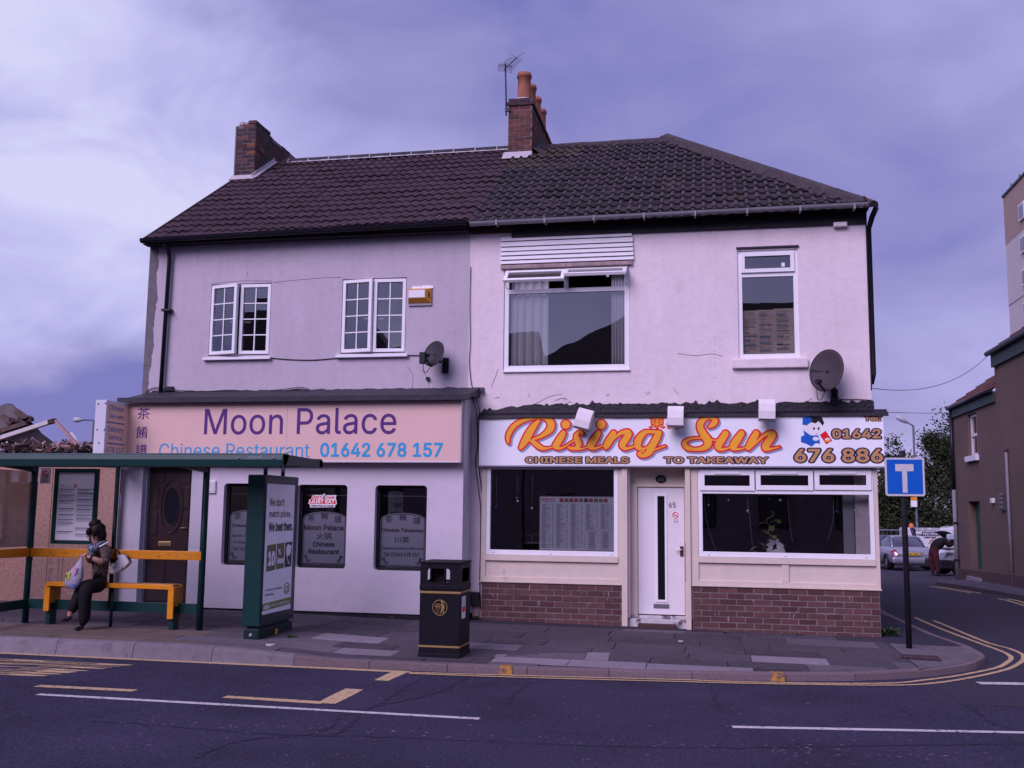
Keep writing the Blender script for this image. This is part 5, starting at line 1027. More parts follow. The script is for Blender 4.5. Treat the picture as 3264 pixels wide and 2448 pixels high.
pst('Chinese', KR, 1672, 205, 1898, 292); pst('Take-away', KR, 1660, 335, 1895, 425); pst('Delivery', KR, 1652, 530, 1888, 640); pst('Service', KR, 1655, 650, 1870, 735); pst('678 157', KR, 1625, 845, 1890, 930)
for y in (475, 795):
    a, b = hx(KR(1640, y - 12), PX), hx(KR(1905, y + 12), PX); mb = MB(); zc_ = (a.z + b.z) / 2; mb.quad((PX + .004, a.y, zc_ - .012), (PX + .004, b.y, zc_ - .012), (PX + .004, b.y, zc_ + .012), (PX + .004, a.y, zc_ + .012)); mb.build('rule', sb, psn)
for (x, y) in ((1510, 180), (1620, 170), (1490, 575), (1600, 575), (1515, 780)): p = hy(KR(x, y), ya_); mb = MB(); mb.lathe([(.001, .006), (.012, .005), (.014, 0)], (p.x, ya_, p.z), (0, -1, 0), 8); mb.build('screw', gut_black, psn)
fit_text('lettering', 'TAKE AWAY', sb, psn, face_y(PX - .17, PX - .02, 2.36, 2.46, ya_), push=.002); 
# alarm box
q = wr(KLD, 62, 222, 306, 380, -.09); al = thing('alarm_box', ((q[0] + q[1]) / 2, 0, q[2]), 'orange and white alarm box beside the right casement window', 'alarm box')
xa, xb, za, zb2 = q; i_ = .11
mb = MB(); mb.add([(xa, -.005, za), (xb, -.005, za), (xb, -.005, zb2), (xa, -.005, zb2), (xa, -.03, za), (xb, -.03, za), (xb, -.03, zb2), (xa, -.03, zb2), (xa + .02, -.10, za + .075), (xb - .085, -.10, za + .075), (xb - .085, -.10, zb2 - .035), (xa + .02, -.10, zb2 - .035)], [(0, 1, 5, 4), (1, 2, 6, 5), (2, 3, 7, 6), (3, 0, 4, 7), (4, 5, 9, 8), (5, 6, 10, 9), (6, 7, 11, 10), (7, 4, 8, 11), (8, 9, 10, 11)]); mb.build('case', mat('alarm_orange', (.55, .26, .035), .45, .06, 6), al)
box('cover', pwhite, al, xa + .024, xb - .092, -.106, -.101, za + .082, zb2 - .04, .003); box('base', pgrey, al, xa, xb, -.03, -.003, za - .035, za - .003)
for k in range(4): box('slot', blackp, al, xb - .06, xb - .025, -.075, -.05, za + .085 + .028 * k, za + .095 + .028 * k)
mb = MB(); rows = []
for x in np.linspace(xa + .05, xb + .02, 40): rows.append([(x, -.003, zb2 + .03 + rng.uniform(0, .035)), (x, -.02, zb2)])
mb.grid(rows); mb.build('sealant', pwhite, al, fix=False)
# satellite dishes
dish_m = mat('dish_grey', (.034, .030, .038), .6, .12, 6, .1); dish_r = mat('dish_rusty', (.044, .036, .042), .65, .12, 6, .1, dirt=((.075, .034, .025), 3.0, .56, .16))
def dish(c, rx, rz, face, label, m, foot, lnb_up, old):
    t = thing('satellite_dish', foot, label, 'satellite dish'); f = Vector(face).normalized(); u = f.cross(Vector((0, 0, 1))).normalized(); v = u.cross(f); rows = []; c = Vector(c)
    for i in range(9):
        rr = i / 8; rows.append([c + u * (rx * rr * math.cos(a)) + v * (rz * rr * math.sin(a)) + f * (.16 * rx * (rr * rr - 1) * 1.3) for a in np.linspace(0, 6.28318, 41)])
    mb = MB(); mb.smooth = True; mb.grid(rows[0:]); d = mb.build('dish', m, t, fix=False); so = d.modifiers.new('thickness', 'SOLIDIFY'); so.thickness = .012; so.offset = 0
    mb = MB(); mb.tube([c + u * (rx * math.cos(a)) + v * (rz * math.sin(a)) for a in np.linspace(0, 6.28318, 41)], .009, 5, cap=False); mb.build('rim', m, t)
    base = c - v * rz * .96; tip = c + f * rx * 1.15 - v * rz * (.55 if not old else .9); mb = MB(); mb.tube([base - f * .03, base + f * .05, tip], .016, 6); mb.build('arm', gut_black, t)
    if old: mb = MB(); mb.tube([tip, tip + v * .04 - f * .10 + u * .0], .035, 8); mb.tube([c - v * rz * .7 + u * rx * .45 + f * .03, tip], .01, 5); mb.build('lnb', gut_black, t)
    else: mb = MB(); mb.tube([tip - f * .02, tip + v * .03 - f * .10], .034, 10); mb.box(-.045, .045, -.05, .05, -.16, .02, Matrix.Translation(tip + f * .03)); mb.build('lnb', gut_black, t, .006)
    mb = MB(); q = catmull([tip - v * .1, tip - v * .24 - f * .08, base - v * .16 + f * .08, base - v * .02], 6); mb.tube(q, .006, 5); mb.build('lead', gut_black, t)
    fv = Vector(foot); mb = MB(); mb.tube([c - f * .12 * rx - v * .0, c - f * .2 - v * rz * .3, Vector((fv.x, fv.y - .12, fv.z + .1)), Vector((fv.x, fv.y - .01, fv.z))], .02, 8); mb.box(fv.x - .05, fv.x + .05, fv.y - .035, fv.y - .003, fv.z - .12, fv.z + .12); mb.build('bracket', gut_black, t); return t
p = hy(KLD(340, 920), -.30); dish((p.x, -.30, p.z), .19, .215, (-.36, -.88, .30), 'small dark grey satellite dish with white trimmed receiver on the grey wall', dish_m, (p.x + .12, -.0, p.z - .15), 0, False)
p = hy(KD(495, 480), -.34); dish((p.x, -.34, p.z), .25, .325, (-.45, -.85, .27), 'large rust stained satellite dish near the corner of the pinkish white wall', dish_r, (hy(KD(588, 795), 0).x, -.0, hy(KD(588, 795), 0).z), 0, True)
cab = MB(); cab.tube(catmull([hy(KD(x, y), -.015) for x, y in ((628, 800), (680, 822), (850, 822), (1040, 832))], 5), .006, 5); tag(recentre(cab.build('cable', gut_black)), 'short dark cable running right from the foot of the large rusty dish', 'cable')
p = hy(KLD(278, 1185), -.02); tag(recentre(box('cable_clip', blackp, None, p.x - .025, p.x + .025, -.05, -.003, p.z - .025, p.z + .025)), 'tiny black cable clip on the grey wall below the small dish', 'clip')
# floodlights over the takeaway sign
fl_m = mat('flood_white', (.74, .70, .70), .45, .05, 5, .06)
for (K_, cx, cy, roll, lab) in ((KS, 1420, 230, R(15), 'white floodlight tilted sideways over the script word, leftmost of three'), (KSU, 655, 160, R(1), 'white floodlight hanging level over the middle of the takeaway sign'), (KSU, 1890, 70, R(2), 'white floodlight set highest over the takeaway sign near its right end')):
    p = hy(K_(cx, cy), -.30); t = thing('floodlight', (p.x, -.15, p.z + .1), lab, 'floodlight', 'floodlights over the takeaway sign'); b = Matrix.Translation((p.x, -.31, p.z)) @ Matrix.Rotation(roll, 4, 'Y')
    mb = MB(); mb.smooth = False; w2_ = .118; prof = [(.13, .14), (-.02, .155), (-.10, .08), (-.125, -.03), (-.12, -.145), (-.04, -.155), (.10, -.09)]
    mb.prism([b @ Vector((-w2_, y, z)) for y, z in prof], b.to_3x3() @ Vector((2 * w2_, 0, 0))); mb.build('housing', fl_m, t, .008)
    mb = MB(); mb.box(-.125, .125, -.13, .06, -.170, -.158, b); mb.build('lens_rim', mat('flood_lens', (.12, .11, .13), .3, .05), t); mb = MB(); mb.tube([b @ Vector((.1, .1, .05)), (p.x + .17, -.12, p.z + .05)] if roll > .1 else [b @ Vector((0, .12, .0)), (p.x, -.05, p.z + .06)], .014, 6); mb.build('arm', fl_m, t)
q = wr(K8, 1668, 773, 1728, 793, -.05); ssn = MB().box(q[0], q[1], -.09, -.003, q[2], q[3]).build('sensor_light', fl_m, None, .012); tag(recentre(ssn), 'small pale sensor box beneath the eaves at the right end of the pinkish wall', 'sensor')
# aerial on the chimney
p0, p1 = hy(KC(228, 930), 3.3), hy(KC(215, 290), 3.3); ae = thing('tv_aerial', p0, 'television aerial with grid reflector on a tall mast beside the chimney with four pots', 'aerial'); am = mat('aerial_metal', (.10, .09, .13), .5, .1, metal=.4)
mb = MB(); mb.tube([p0, (p0.x - .01, p0.y, (p0.z + p1.z) / 2), p1 + Vector((0, 0, .1))], .016, 6); mb.build('mast', blackp, ae)
b0, b1 = p1, hy(KC(372, 140), 3.3 + .2); d = b1 - b0; mb = MB(); mb.tube([b0 - d * .1, b1], .012, 5); mb.build('boom', am, ae); v_ = Vector((.92, 0, -.38)).normalized(); v_ = Vector((1, .0, -.25)).normalized()
for k in range(9): c = b0 + d * (.12 + .1 * k); l_ = .17 - .004 * k; mb = MB(); mb.tube([c - v_ * l_, c + v_ * l_], .004, 4); mb.build('rod', am, ae)
for sx in (-1, 1):
    c = b0 + d * .98; mb = MB(); mb.tube([c, c + Vector((sx * .16, 0, .10))], .005, 4); mb.build('rod', am, ae)
rx0, rx1, rz0, rz1 = wr(KC, 122, 235, 303, 328, 3.3); mb = MB()
for z in np.linspace(rz0, rz1, 6): mb.tube([(rx0, p1.y + .02, z + .03), (rx1, p1.y + .02, z - .03)], .004, 4)
for x in (rx0, (rx0 + rx1) / 2, rx1): mb.tube([(x, p1.y + .02, rz0 + (.03 - .06 * (x - rx0) / (rx1 - rx0))), (x, p1.y + .02, rz1 + (.03 - .06 * (x - rx0) / (rx1 - rx0)))], .005, 4)
mb.build('reflector', am, ae); box('clamp', gut_black, ae, p0.x - .02, c0.x + .04, 3.27, 3.31, p0.z + .08, p0.z + .16)
# inside the takeaway windows
q = wr(KME, 285, 160, 2050, 1445, .03); mn = thing('menu_board', ((q[0] + q[1]) / 2, .03, q[2]), 'large printed menu board standing inside the left takeaway window', 'menu board')
box('frame', mat('frame_mauve', (.30, .22, .24), .6, .1), mn, q[0], q[1], .034, .05, q[2], q[3]); sheet = wr(KME, 308, 185, 2036, 1428, .03); box('sheet', mat('menu_paper', (.60, .62, .68), .7, .02), mn, *sheet[:2], .029, .0335, *sheet[2:])
MX = lambda x: sheet[0] + (sheet[1] - sheet[0]) * (x - 308) / 1728
MZ = lambda y: sheet[3] + (sheet[2] - sheet[3]) * (y - 185) / 1243
greyp = mat('menu_print', (.19, .20, .30), .8, 0); redp = mat('menu_red', (.48, .10, .13), .8, 0); mg, mr_ = MB(), MB(); r3 = random.Random(8)
def bar(mb, x0, x1, y, h=6): mb.quad((MX(x0), .0275, MZ(y)), (MX(x1), .0275, MZ(y)), (MX(x1), .0275, MZ(y + h)), (MX(x0), .0275, MZ(y + h)))
for (xa, xb, y1_) in ((345, 620, 1390), (690, 960, 1390), (1035, 1305, 1390), (1385, 1660, 930), (1735, 2005, 930)):
    y = 345
    while y < y1_:
        if r3.random() < .13: bar(mr_, xa, xa + (xb - xa) * r3.uniform(.4, .85), y, 9); y += 20; continue
        bar(mg, xa, xa + (xb - xa) * r3.uniform(.28, .5), y, 7); bar(mg, xb - 28, xb, y, 7)
        if r3.random() < .5: bar(mg, xa + (xb - xa) * .52, xa + (xb - xa) * r3.uniform(.6, .8), y, 7)
        y += 14.5
for cx in (1530, 1840):
    y = 985
    while y < 1400: l_ = r3.uniform(50, 110); bar(mr_ if r3.random() < .16 else mg, cx - l_, cx + l_, y, 7); y += 15
mr_.tube([(MX(a), .0275, MZ(b)) for a, b in ((1355, 965), (2005, 965), (2005, 1420), (1355, 1420), (1355, 965))], .0015, 4, cap=False)
mg.build('print', greyp, mn); mr_.build('red_print', redp, mn)
for k in range(10): a = 765 + k * 115.5; mb = MB(); bar(mb, a, a + 95, 212, 90); mb.build('picture', [mat('food_red', (.30, .07, .05), .6, .5, 60), mat('food_brown', (.26, .13, .08), .6, .6, 70), mat('food_dark', (.05, .04, .07), .6, .7, 60), mat('food_green', (.16, .14, .06), .6, .5, 60)][(0, 1, 0, 0, 1, 2, 0, 3, 1, 0)[k]], mn)
fit_text('lettering', 'Rising Sun', red, mn, face_y(MX(325), MX(660), MZ(268), MZ(212), .0275), bold=.02, shear=.3); fit_text('lettering', 'CHINESE MEALS TO TAKEAWAY', black, mn, face_y(MX(325), MX(690), MZ(298), MZ(284), .0275), bold=.02)
leafm = mat('leaf_green', (.15, .22, .05), .5, .3, 12, rnd=.2); leafm2 = mat('leaf_pale', (.28, .32, .09), .5, .3, 12)
def leaf(mb, a, d, L_, W_, up=Vector((0, 0, 1)), n=5):
    d = d.normalized(); s_ = d.cross(up); s_ = s_.normalized() if s_.length > 1e-3 else Vector((1, 0, 0)); rows = []
    for k in range(n + 1):
        t = k / n; w_ = W_ * math.sin(math.pi * min(1, t * .96 + .04)) ** .8; c = a + d * (L_ * t) - Vector((0, 0, 1)) * (L_ * .45 * t * t); rows.append([c - s_ * w_, c + Vector((0, 0, -W_ * .15)), c + s_ * w_])
    mb.grid(rows)
p = hy(K4(405, 1030), .28); t = thing('potted_palm', (p.x, .28, p.z), 'small green palm half hidden behind the menu board in the left takeaway window', 'plant'); top = p + Vector((0, 0, .18))
mb = MB(); mb.tube([p, top], .012, 5); mb.build('stem', brick_c, t)
for k in range(9): a = k * .7; mb = MB(); leaf(mb, top, Vector((math.cos(a), .5 * math.sin(a), .45)), .20, .012); mb.build('leaf', leafm, t)
# creeper with a white flower in the right window
base = hy(K5(590, 1000), .22); t = thing('trailing_plant', base, 'leafy green creeper climbing a stake in the right takeaway window', 'plant'); mb = MB(); stem = catmull([hy(K5(x, y), .22) for x, y in ((590, 1000), (580, 920), (600, 850), (570, 800), (620, 760), (600, 740))], 5); mb.tube(stem, .012, 5); mb.build('stem', mat('stem_brown', (.10, .07, .05), .9, .3, 9), t)
for (x, y) in ((545, 860), (570, 810), (600, 830), (625, 830), (560, 880), (520, 930), (515, 960), (540, 965), (510, 990), (630, 790), (645, 805), (590, 870), (615, 890), (580, 905), (535, 940)): p = hy(K5(x, y), .20 + rng.uniform(-.04, .04)); mb = MB(); leaf(mb, p, Vector((rng.uniform(-1, 1), -.5, rng.uniform(-.2, .6))), rng.uniform(.11, .16), rng.uniform(.035, .055)); mb.build('leaf', leafm if rng.random() < .6 else leafm2, t)
p = hy(K5(625, 960), .15); t = thing('flower', p, 'white flower head low in the right takeaway window beside the creeper', 'flower'); petal = mat('petal_white', (.70, .70, .68), .6, .05)
for k in range(16): a = k * 2.4; rr = .03 + .07 * (k / 16); mb = MB(); leaf(mb, p + Vector((math.cos(a) * rr * .6, -.02, math.sin(a) * rr * .9)), Vector((math.cos(a), -.4, math.sin(a) * 1.2)), .11, .036, Vector((0, -1, 0))); mb.build('petal', petal, t)
silver = mat('bauble_silver', (.6, .62, .72), .15, .05, metal=.8); blueb = mat('bauble_blue', (.04, .08, .30), .2, .05, metal=.5)
k_ = 0
BLAB = ['upper of two silver baubles on one thread in the left takeaway window', 'lower of two silver baubles on one thread in the left takeaway window', 'silver bauble hanging just left of the menu board', 'blue bauble by the left frame of the left takeaway window', 'silver bauble second from the left in the right takeaway window', 'large silver bauble hanging low, third from left in the right takeaway window', 'blue bauble fourth from the left in the right takeaway window', 'silver bauble above the creeper, fifth from left in the right takeaway window', 'blue bauble sixth from the left in the right takeaway window', 'blue bauble hanging low at the left edge of the pale panel', 'silver bauble hanging in front of the pale panel', 'tiny silver bauble leftmost in the right takeaway window']
for K_, x, y, r_, m_, zt_ in [(K4, 305, 700, .018, silver, 540), (K4, 313, 722, .026, silver, 540), (K4, 407, 768, .026, silver, 530), (K4, 170, 762, .03, blueb, 560)] + [(K5, *q) for q in ((336, 672, .022, silver, 640), (455, 740, .03, silver, 640), (588, 665, .022, blueb, 638), (658, 672, .026, silver, 638), (793, 656, .024, blueb, 636), (1012, 742, .026, blueb, 640), (1124, 732, .022, silver, 640), (212, 703, .016, silver, 640))]:
    p = hy(K_(x, y), .10); zt2 = hy(K_(x, zt_), .10).z; t = thing('bauble', p, BLAB[k_], 'bauble', 'baubles hanging inside the takeaway windows'); k_ += 1
    mb = MB(); mb.lathe([(r_ * math.sin(a), -r_ * math.cos(a)) for a in np.linspace(0, math.pi, 9)], p, n=12); mb.build('ball', m_, t); mb = MB(); mb.tube([p + Vector((0, 0, r_)), (p.x, p.y, zt2)], .0022, 4); mb.build('thread', pgrey, t)
q = wr(K5, 1050, 640, 1215, 1005, .30); tag(recentre(box('partition', mat('partition_grey', (.30, .30, .33), .8, .05), None, q[0], q[1] + .1, .30, .34, q[2] - .1, q[3], 0)), 'pale panel standing behind the right end of the right takeaway window', 'panel')
for i, xs_ in enumerate(((185, 200, 260), (450, 470, 490), (700, 715, 735), (990, 985, 950))):
    mb = MB(); mb.tube(catmull([hy(K5(x, y), .09) for x, y in zip(xs_, (640, 800, 1000 if i < 2 else 930))], 6), .003, 4); tag(recentre(mb.build('bead_string', pgrey)), ['thin pale string trailing down by the left frame of the right takeaway window', 'thin pale string hanging just left of the creeper in the window', 'thin pale string hanging just right of the creeper in the window', 'thin pale string trailing beside the pale panel in the window'][i], 'string', 'strings in the right takeaway window')
# ================================================================== bus shelter, bench, advertising panel
PY = -2.83
sh = thing('bus_shelter', (-8, PY, .04), 'dark green bus shelter with glazed back and yellow leaning rail at the kerb', 'bus shelter')
def post(p_top, p_bot, name='post', w_=.045, Y=PY, zb_=None):
    a, b = hy(p_bot, Y), hy(p_top, Y); x = (a.x + b.x) / 2; z0 = zb_ if zb_ is not None else zpav(x, Y) - .02; mb = MB(); mb.tube([(x, Y, z0), (x, Y, 2.27)], w_, 12); return mb.build(name, teal, sh), x
po1, X1 = post((108, 1490), (85, 1990)); po2, X2 = post((664, 1490), (630, 2016)); po3, X3 = post((378, 1490), (352, 1900), w_=.032, zb_=.30)
RX0, RX1 = -14.0, -5.09; RF, RB = -4.02, -2.70; rzb, rzt = 2.165, 2.345
prof = [(RF + .03, rzb), (RF - .005, rzb + .02), (RF - .012, rzb + .10), (RF + .02, rzt - .015), (RF + .07, rzt), (RB - .05, rzt - .015), (RB, rzt - .05), (RB, rzb + .055), (RB - .04, rzb + .05), (RF + .10, rzb + .04)]
front = prof[:5] + [(RF + .20, rzt - .004), (RF + .20, rzt - .03), (RF + .12, rzb + .04)]; back = [(RB - .14, rzt - .012), (RB - .05, rzt - .015), (RB, rzt - .05), (RB, rzb + .055), (RB - .04, rzb + .05), (RB - .14, rzb + .06)]
mb = MB(); mb.prism([Vector((RX0, y, z)) for y, z in front], (RX1 - RX0, 0, 0)); mb.prism([Vector((RX0, y, z)) for y, z in back], (RX1 - RX0, 0, 0))
for x_ in np.arange(RX1 - .045, RX0, -1.31): mb.prism([Vector((x_, y, z)) for y, z in ((RF + .02, rzb + .03), (RF + .02, rzt - .01), (RB - .02, rzt - .03), (RB - .02, rzb + .06))] if x_ > RX1 - .1 else [Vector((x_, y, z)) for y, z in ((RF + .1, rzt - .06), (RF + .1, rzt - .012), (RB - .1, rzt - .022), (RB - .1, rzt - .06))], (.045, 0, 0))
roof = mb.build('roof', teal, sh, .006)
clear_roof = glass_mat('roof_sheet_clear', .0, (.82, .84, .85)); mb = MB(); mb.quad((RX0, RF + .15, rzt - .008), (RX1 - .04, RF + .15, rzt - .008), (RX1 - .04, RB - .1, rzt - .02), (RX0, RB - .1, rzt - .02)); mb.build('roof_sheet', clear_roof, roof, fix=False)
box('gutter_line', mat('teal_dark', (.004, .02, .02), .5, .1), roof, RX0, RX1 - .02, RF - .016, RF - .0, rzb + .012, rzb + .02)
q = wr(KMO, 476, 436, 608, 462, RF - .014); fit_text('lettering', 'ADSHEL', pgrey, sh, face_y(*q, RF - .014), push=.004)
for x in (400, 680): p = hy(KMO(x, 450), RF - .016); box('rivet', pgrey, sh, p.x - .02, p.x + .02, RF - .021, RF - .013, p.z - .004, p.z + .006)
for x in (X1, X2): mb = MB(); mb.prism([Vector((x - .03, PY, 2.14)), Vector((x - .03, RF + .3, 2.20)), Vector((x - .03, RF + .3, 2.225)), Vector((x - .03, PY, 2.225))], (.06, 0, 0)); mb.build('roof_bracket', teal, sh)
# rails
def rail(nm, m, pa, pb, Y, hgt, th=.05, par=None):
    a0, a1 = hy(pa[0], Y), hy(pa[1], Y); return None
zr1 = (hy(K1(520, 1098), PY).z + hy(K1(1000, 1112), PY).z) / 2
def lrail(name, m, xa, xb, z0, z1, Y, th, bev=.01): return box(name, m, sh, xa, xb, Y - th, Y + th, z0, z1, bev)
ra, rb = wr(K1, 205, 1072, 1232, 1138, PY - .05)[2:], None
lrail('leaning_rail', safety, X1 + .04, X2 - .03, ra[0] + .012, ra[1] - .012, PY - .02, .03); box('rail_end', safety, sh, X2 - .03, X2 + .0, PY - .05, PY + .01, ra[0] + .012, ra[1] - .012)
rg = wr(K1, 200, 1395, 1220, 1490, PY); rgz0, rgz1 = wr(KW, 0, 1165, 980, 1290, PY)[2:]
lrail('bottom_rail', teal, X1 + .04, X2 - .04, rgz0, rgz1 + .01, PY, .02, .004)
# left end panel turns towards the road
ex = X1 - .0
for nm, m, z0, z1 in (('leaning_rail', safety, ra[0] + .012, ra[1] - .012), ('bottom_rail', teal, rgz0, rgz1)): box(nm, m, sh, ex - .03, ex + .03, PY - 1.1, PY - .045, z0, z1, .006)
# rail graffiti
rg_ = random.Random(4); mb = MB()
for k in range(34):
    x = rg_.uniform(X1 + .3, X2 - .1); z = rg_.uniform(ra[0] + .05, ra[1] - .045); q = [(x + rg_.uniform(-.035, .035), PY - .0525, z + rg_.uniform(-.02, .02)) for _ in range(3)]; mb.tube(q, .003, 3)
mb.build('scratch_marks', mat('scratch_pale', (.66, .48, .28), .7, 0), sh)
gz0, gz1 = ra[1] + .03, 2.22
for (a, b) in ((X1 + .05, X3 - .035), (X3 + .035, X2 - .05)):
    for z0, z1 in ((rgz1 + .02, ra[0] - .01), (ra[1] + .01, 2.22)): box('glazing_panel', glass_cl, sh, a, b, PY - .004, PY + .004, z0, z1)
box('glazing_panel', glass_cl, sh, ex - .004, ex + .004, PY - 1.1, PY - .05, ra[1] + .01, 2.15); 
# timetable case
tq = wr(KH, 366, 455, 660, 966, PY - .04); tc_ = frame_y('timetable_frame', teal, sh, tq[0], tq[1], tq[2], tq[3], .052, PY - .075, PY - .02, .005)
box('timetable', mat('timetable_paper', (.80, .80, .82), .6, .03, 3), sh, tq[0] + .05, tq[1] - .05, PY - .05, PY - .044, tq[2] + .05, tq[3] - .05)
X_ = lambda u: tq[0] + .052 + (tq[1] - tq[0] - .104) * u
Z_ = lambda v: tq[3] - .052 - (tq[3] - tq[2] - .104) * v
mb, mh, ml = MB(), MB(), MB(); ty = PY - .0515
def tb(m_, u0, u1, v, h): m_.quad((X_(u0), ty, Z_(v)), (X_(u1), ty, Z_(v)), (X_(u1), ty, Z_(v + h)), (X_(u0), ty, Z_(v + h)))
for k in (0, 1):
    u0 = .04 + .5 * k; vs_ = (.245, .33, .41, .53, .62, .69, .745, .87) if k == 0 else (.245, .305, .395, .48, .545, .625, .68, .815, .905)
    for v in vs_:
        tb(mh, u0, u0 + .44, v, .009)
        n_l = 3 if v > .6 else 4
        for j in range(n_l): tb(ml, u0, u0 + .44 * r3.uniform(.7, 1), v + .016 + .012 * j, .004)
tb(mh, .07, .2, .195, .006); tb(ml, .07, .45, .215, .006)
mh.build('timetable_headings', navy, sh); ml.build('timetable_lines', mat('print_faint', (.30, .31, .40), .8, 0), sh)
mb = MB(); mb.tube([(X_(.48) + .02 * math.cos(t), ty, Z_(.20) + .02 * math.sin(t)) for t in np.linspace(0, 6.28, 13)], .005, 4, cap=False); mb.build('timetable_mark', red, sh)
sq = wr(KH, 274, 450, 342, 556, PY - .01); nsb = thing('no_smoking_sign', ((sq[0] + sq[1]) / 2, PY - .006, sq[2]), 'small grey no smoking notice stuck on the shelter glass beside the left post', 'sign'); box('plate', mat('notice_grey', (.60, .56, .60), .6, .04), nsb, sq[0], sq[1], PY - .010, PY - .005, sq[2], sq[3]); nosmoking(nsb, (sq[0] + sq[1]) / 2, sq[2] + (sq[3] - sq[2]) * .62, (sq[1] - sq[0]) * .28, PY - .013)
fit_text('lettering', 'NO SMOKING', mat('print_dark', (.07, .06, .10), .7, 0), nsb, face_y(sq[0] + .02, sq[1] - .02, sq[2] + .09, sq[2] + .115, PY - .011), push=.002)
mb = MB()
for k in range(3): zz = sq[2] + .07 - .02 * k; mb.quad((sq[0] + .02, PY - .0125, zz), (sq[1] - .03, PY - .0125, zz), (sq[1] - .03, PY - .0125, zz - .007), (sq[0] + .02, PY - .0125, zz - .007))
mb.build('small_print', mat('print_dark', (1, 1, 1)), nsb)
# bench
BY0, BY1 = -2.99, -2.74; bx0, bx1 = hy(K1(276, 1310), BY0).x, hy(K1(1082, 1320), BY0).x; bz1 = (hy(K1(600, 1285), BY0).z + hy(K1(900, 1298), BY0).z) / 2 + .005; bz0 = bz1 - .062
be = thing('bench', ((bx0 + bx1) / 2, -2.86, zpav(-8, -2.86)), 'yellow metal perch bench on short green legs under the bus shelter', 'bench')
mb = MB(); r_ = .055
def bseat(y0, y1):
    q = [(bx0, .25), (bx0, bz1 - r_)] + [(bx0 + r_ - r_ * math.cos(R(a)), bz1 - r_ + r_ * math.sin(R(a))) for a in (30, 60, 90)] + [(bx1 - r_ + r_ * math.sin(R(a)), bz1 - r_ + r_ * math.cos(R(a))) for a in (0, 30, 60, 90)] + [(bx1, .20), (bx1 - .085, .20), (bx1 - .085, bz0), (bx0 + .085, bz0), (bx0 + .085, .25)]
    return [Vector((x, y0, z)) for x, z in q]
mb.prism(bseat(BY0, BY0 + .03), (0, .03, 0)); mb.prism(bseat(BY1 - .03, 0), (0, .03, 0)); mb.build('seat_frame', safety, be, .006)
mb = MB(); mb.box(bx0 + r_, bx1 - r_, BY0 + .028, BY1 - .028, bz1 - .012, bz1 - .0015); mb.build('seat', safety, be)
for a in (bx0, bx1 - .085): box('seat_side', safety if a == bx0 else safety, be, a + .004 if a != bx0 else a + .002, a + .083, BY0 + .032, BY1 - .032, bz0 - .0 if False else .36, bz1 - .03)
for x in (bx0 + .042, bx1 - .045): mb = MB(); mb.box(x - .032, x + .032, BY0 + .05, BY1 - .05, zpav(x, -2.9) - .02, .36); mb.build('leg', teal, be, .006)
xm_ = hy(K1(690, 1500), -2.9).x; mb = MB(); mb.tube([(xm_, -2.9, zpav(xm_, -2.9) - .02), (xm_, -2.9, bz0 + .01)], .022, 8); mb.build('leg', teal, be)
# advertising panel
AX1 = -5.61; AX0 = -5.85; AY0, AY1 = -3.36, -2.28; az0, az1 = .19, 2.105
ad = thing('advertising_panel', (-5.73, -2.8, zpav(-5.7, -2.8)), 'dark green upright lightbox with a white supermarket poster at the right end of the shelter', 'advertising panel')
box('case', teal, ad, AX0, AX1, AY0, AY1, az0, az1, .012); box('plinth', mat('teal_dark', (1, 1, 1)), ad, AX0 + .02, AX1 - .01, AY0 + .02, AY1 - .02, -.03, az0 - .035, .008); box('shadow_gap', gut_black, ad, AX0 + .05, AX1 - .05, AY0 + .05, AY1 - .05, az0 - .036, az0)
AF = lambda u, v: (Vector((AX1 + .004, AY0 + .035 + (AY1 - AY0 - .07) * u, az0 + .05 + (az1 - az0 - .10) * v)), Vector((1, 0, 0)))
def apoly(nm, m, pts, push=0.): mb = MB(); mb.poly([AF(*p)[0] + Vector((push, 0, 0)) for p in pts]); return mb.build(nm, m, ad, fix=False)
apoly('frame_inset', mat('inset_dark', (.03, .035, .04), .3, .1), [(0, 0), (1, 0), (1, 1), (0, 1)])
apoly('poster', mat('poster_paper', (.82, .85, .90), .5, .02), [(.02, .05), (.90, .05), (.90, .965), (.02, .965)], .002)
olive = mat('print_olive', (.125, .145, .06), .5, 0); dgreen = mat('print_dgreen', (.012, .055, .05), .5, 0); grn = mat('print_green', (.14, .24, .03), .5, 0)
def at_(s, m, u0, u1, v0, v1, bold=.02, push=.002):
    f = lambda u, v: (AF(u0 + (u1 - u0) * u, v0 + (v1 - v0) * v)[0] + Vector((.002, 0, 0)), Vector((1, 0, 0))); return fit_text('lettering', s, m, ad, f, bold=bold, push=push)
at_("We don't", olive, .11, .57, .805, .86); at_('match prices.', olive, .11, .80, .715, .775); at_('We beat them.', dgreen, .11, .87, .625, .69, .035)
apoly('offer_panel', olive, [(.09, .345), (.36, .352), (.36, .535), (.09, .53)], .004); apoly('offer_panel', olive, [(.385, .352), (.62, .356), (.62, .54), (.385, .536)], .004); apoly('offer_panel', dgreen, [(.645, .358), (.87, .362), (.87, .545), (.645, .54)], .004)
at_('10', pwhite, .12, .33, .38, .49, .06, .007); at_('%', pwhite, .42, .50, .455, .50, .03, .007); at_('less', pwhite, .40, .60, .39, .44, .04, .007)
apoly('receipt_print', pwhite, [(.68, .45), (.72, .44), (.80, .445), (.83, .47), (.85, .52), (.80, .515), (.76, .53), (.70, .52), (.68, .50)], .006); mb = MB(); mb.tube([AF(*p)[0] + Vector((.007, 0, 0)) for p in ((.70, .44), (.73, .41), (.80, .385), (.80, .375), (.74, .395))], .006, 4); mb.build('trolley_print', pwhite, ad)
for k, (a, b) in enumerate(((.47, .50), (.482, .49), (.46, .468))): pass
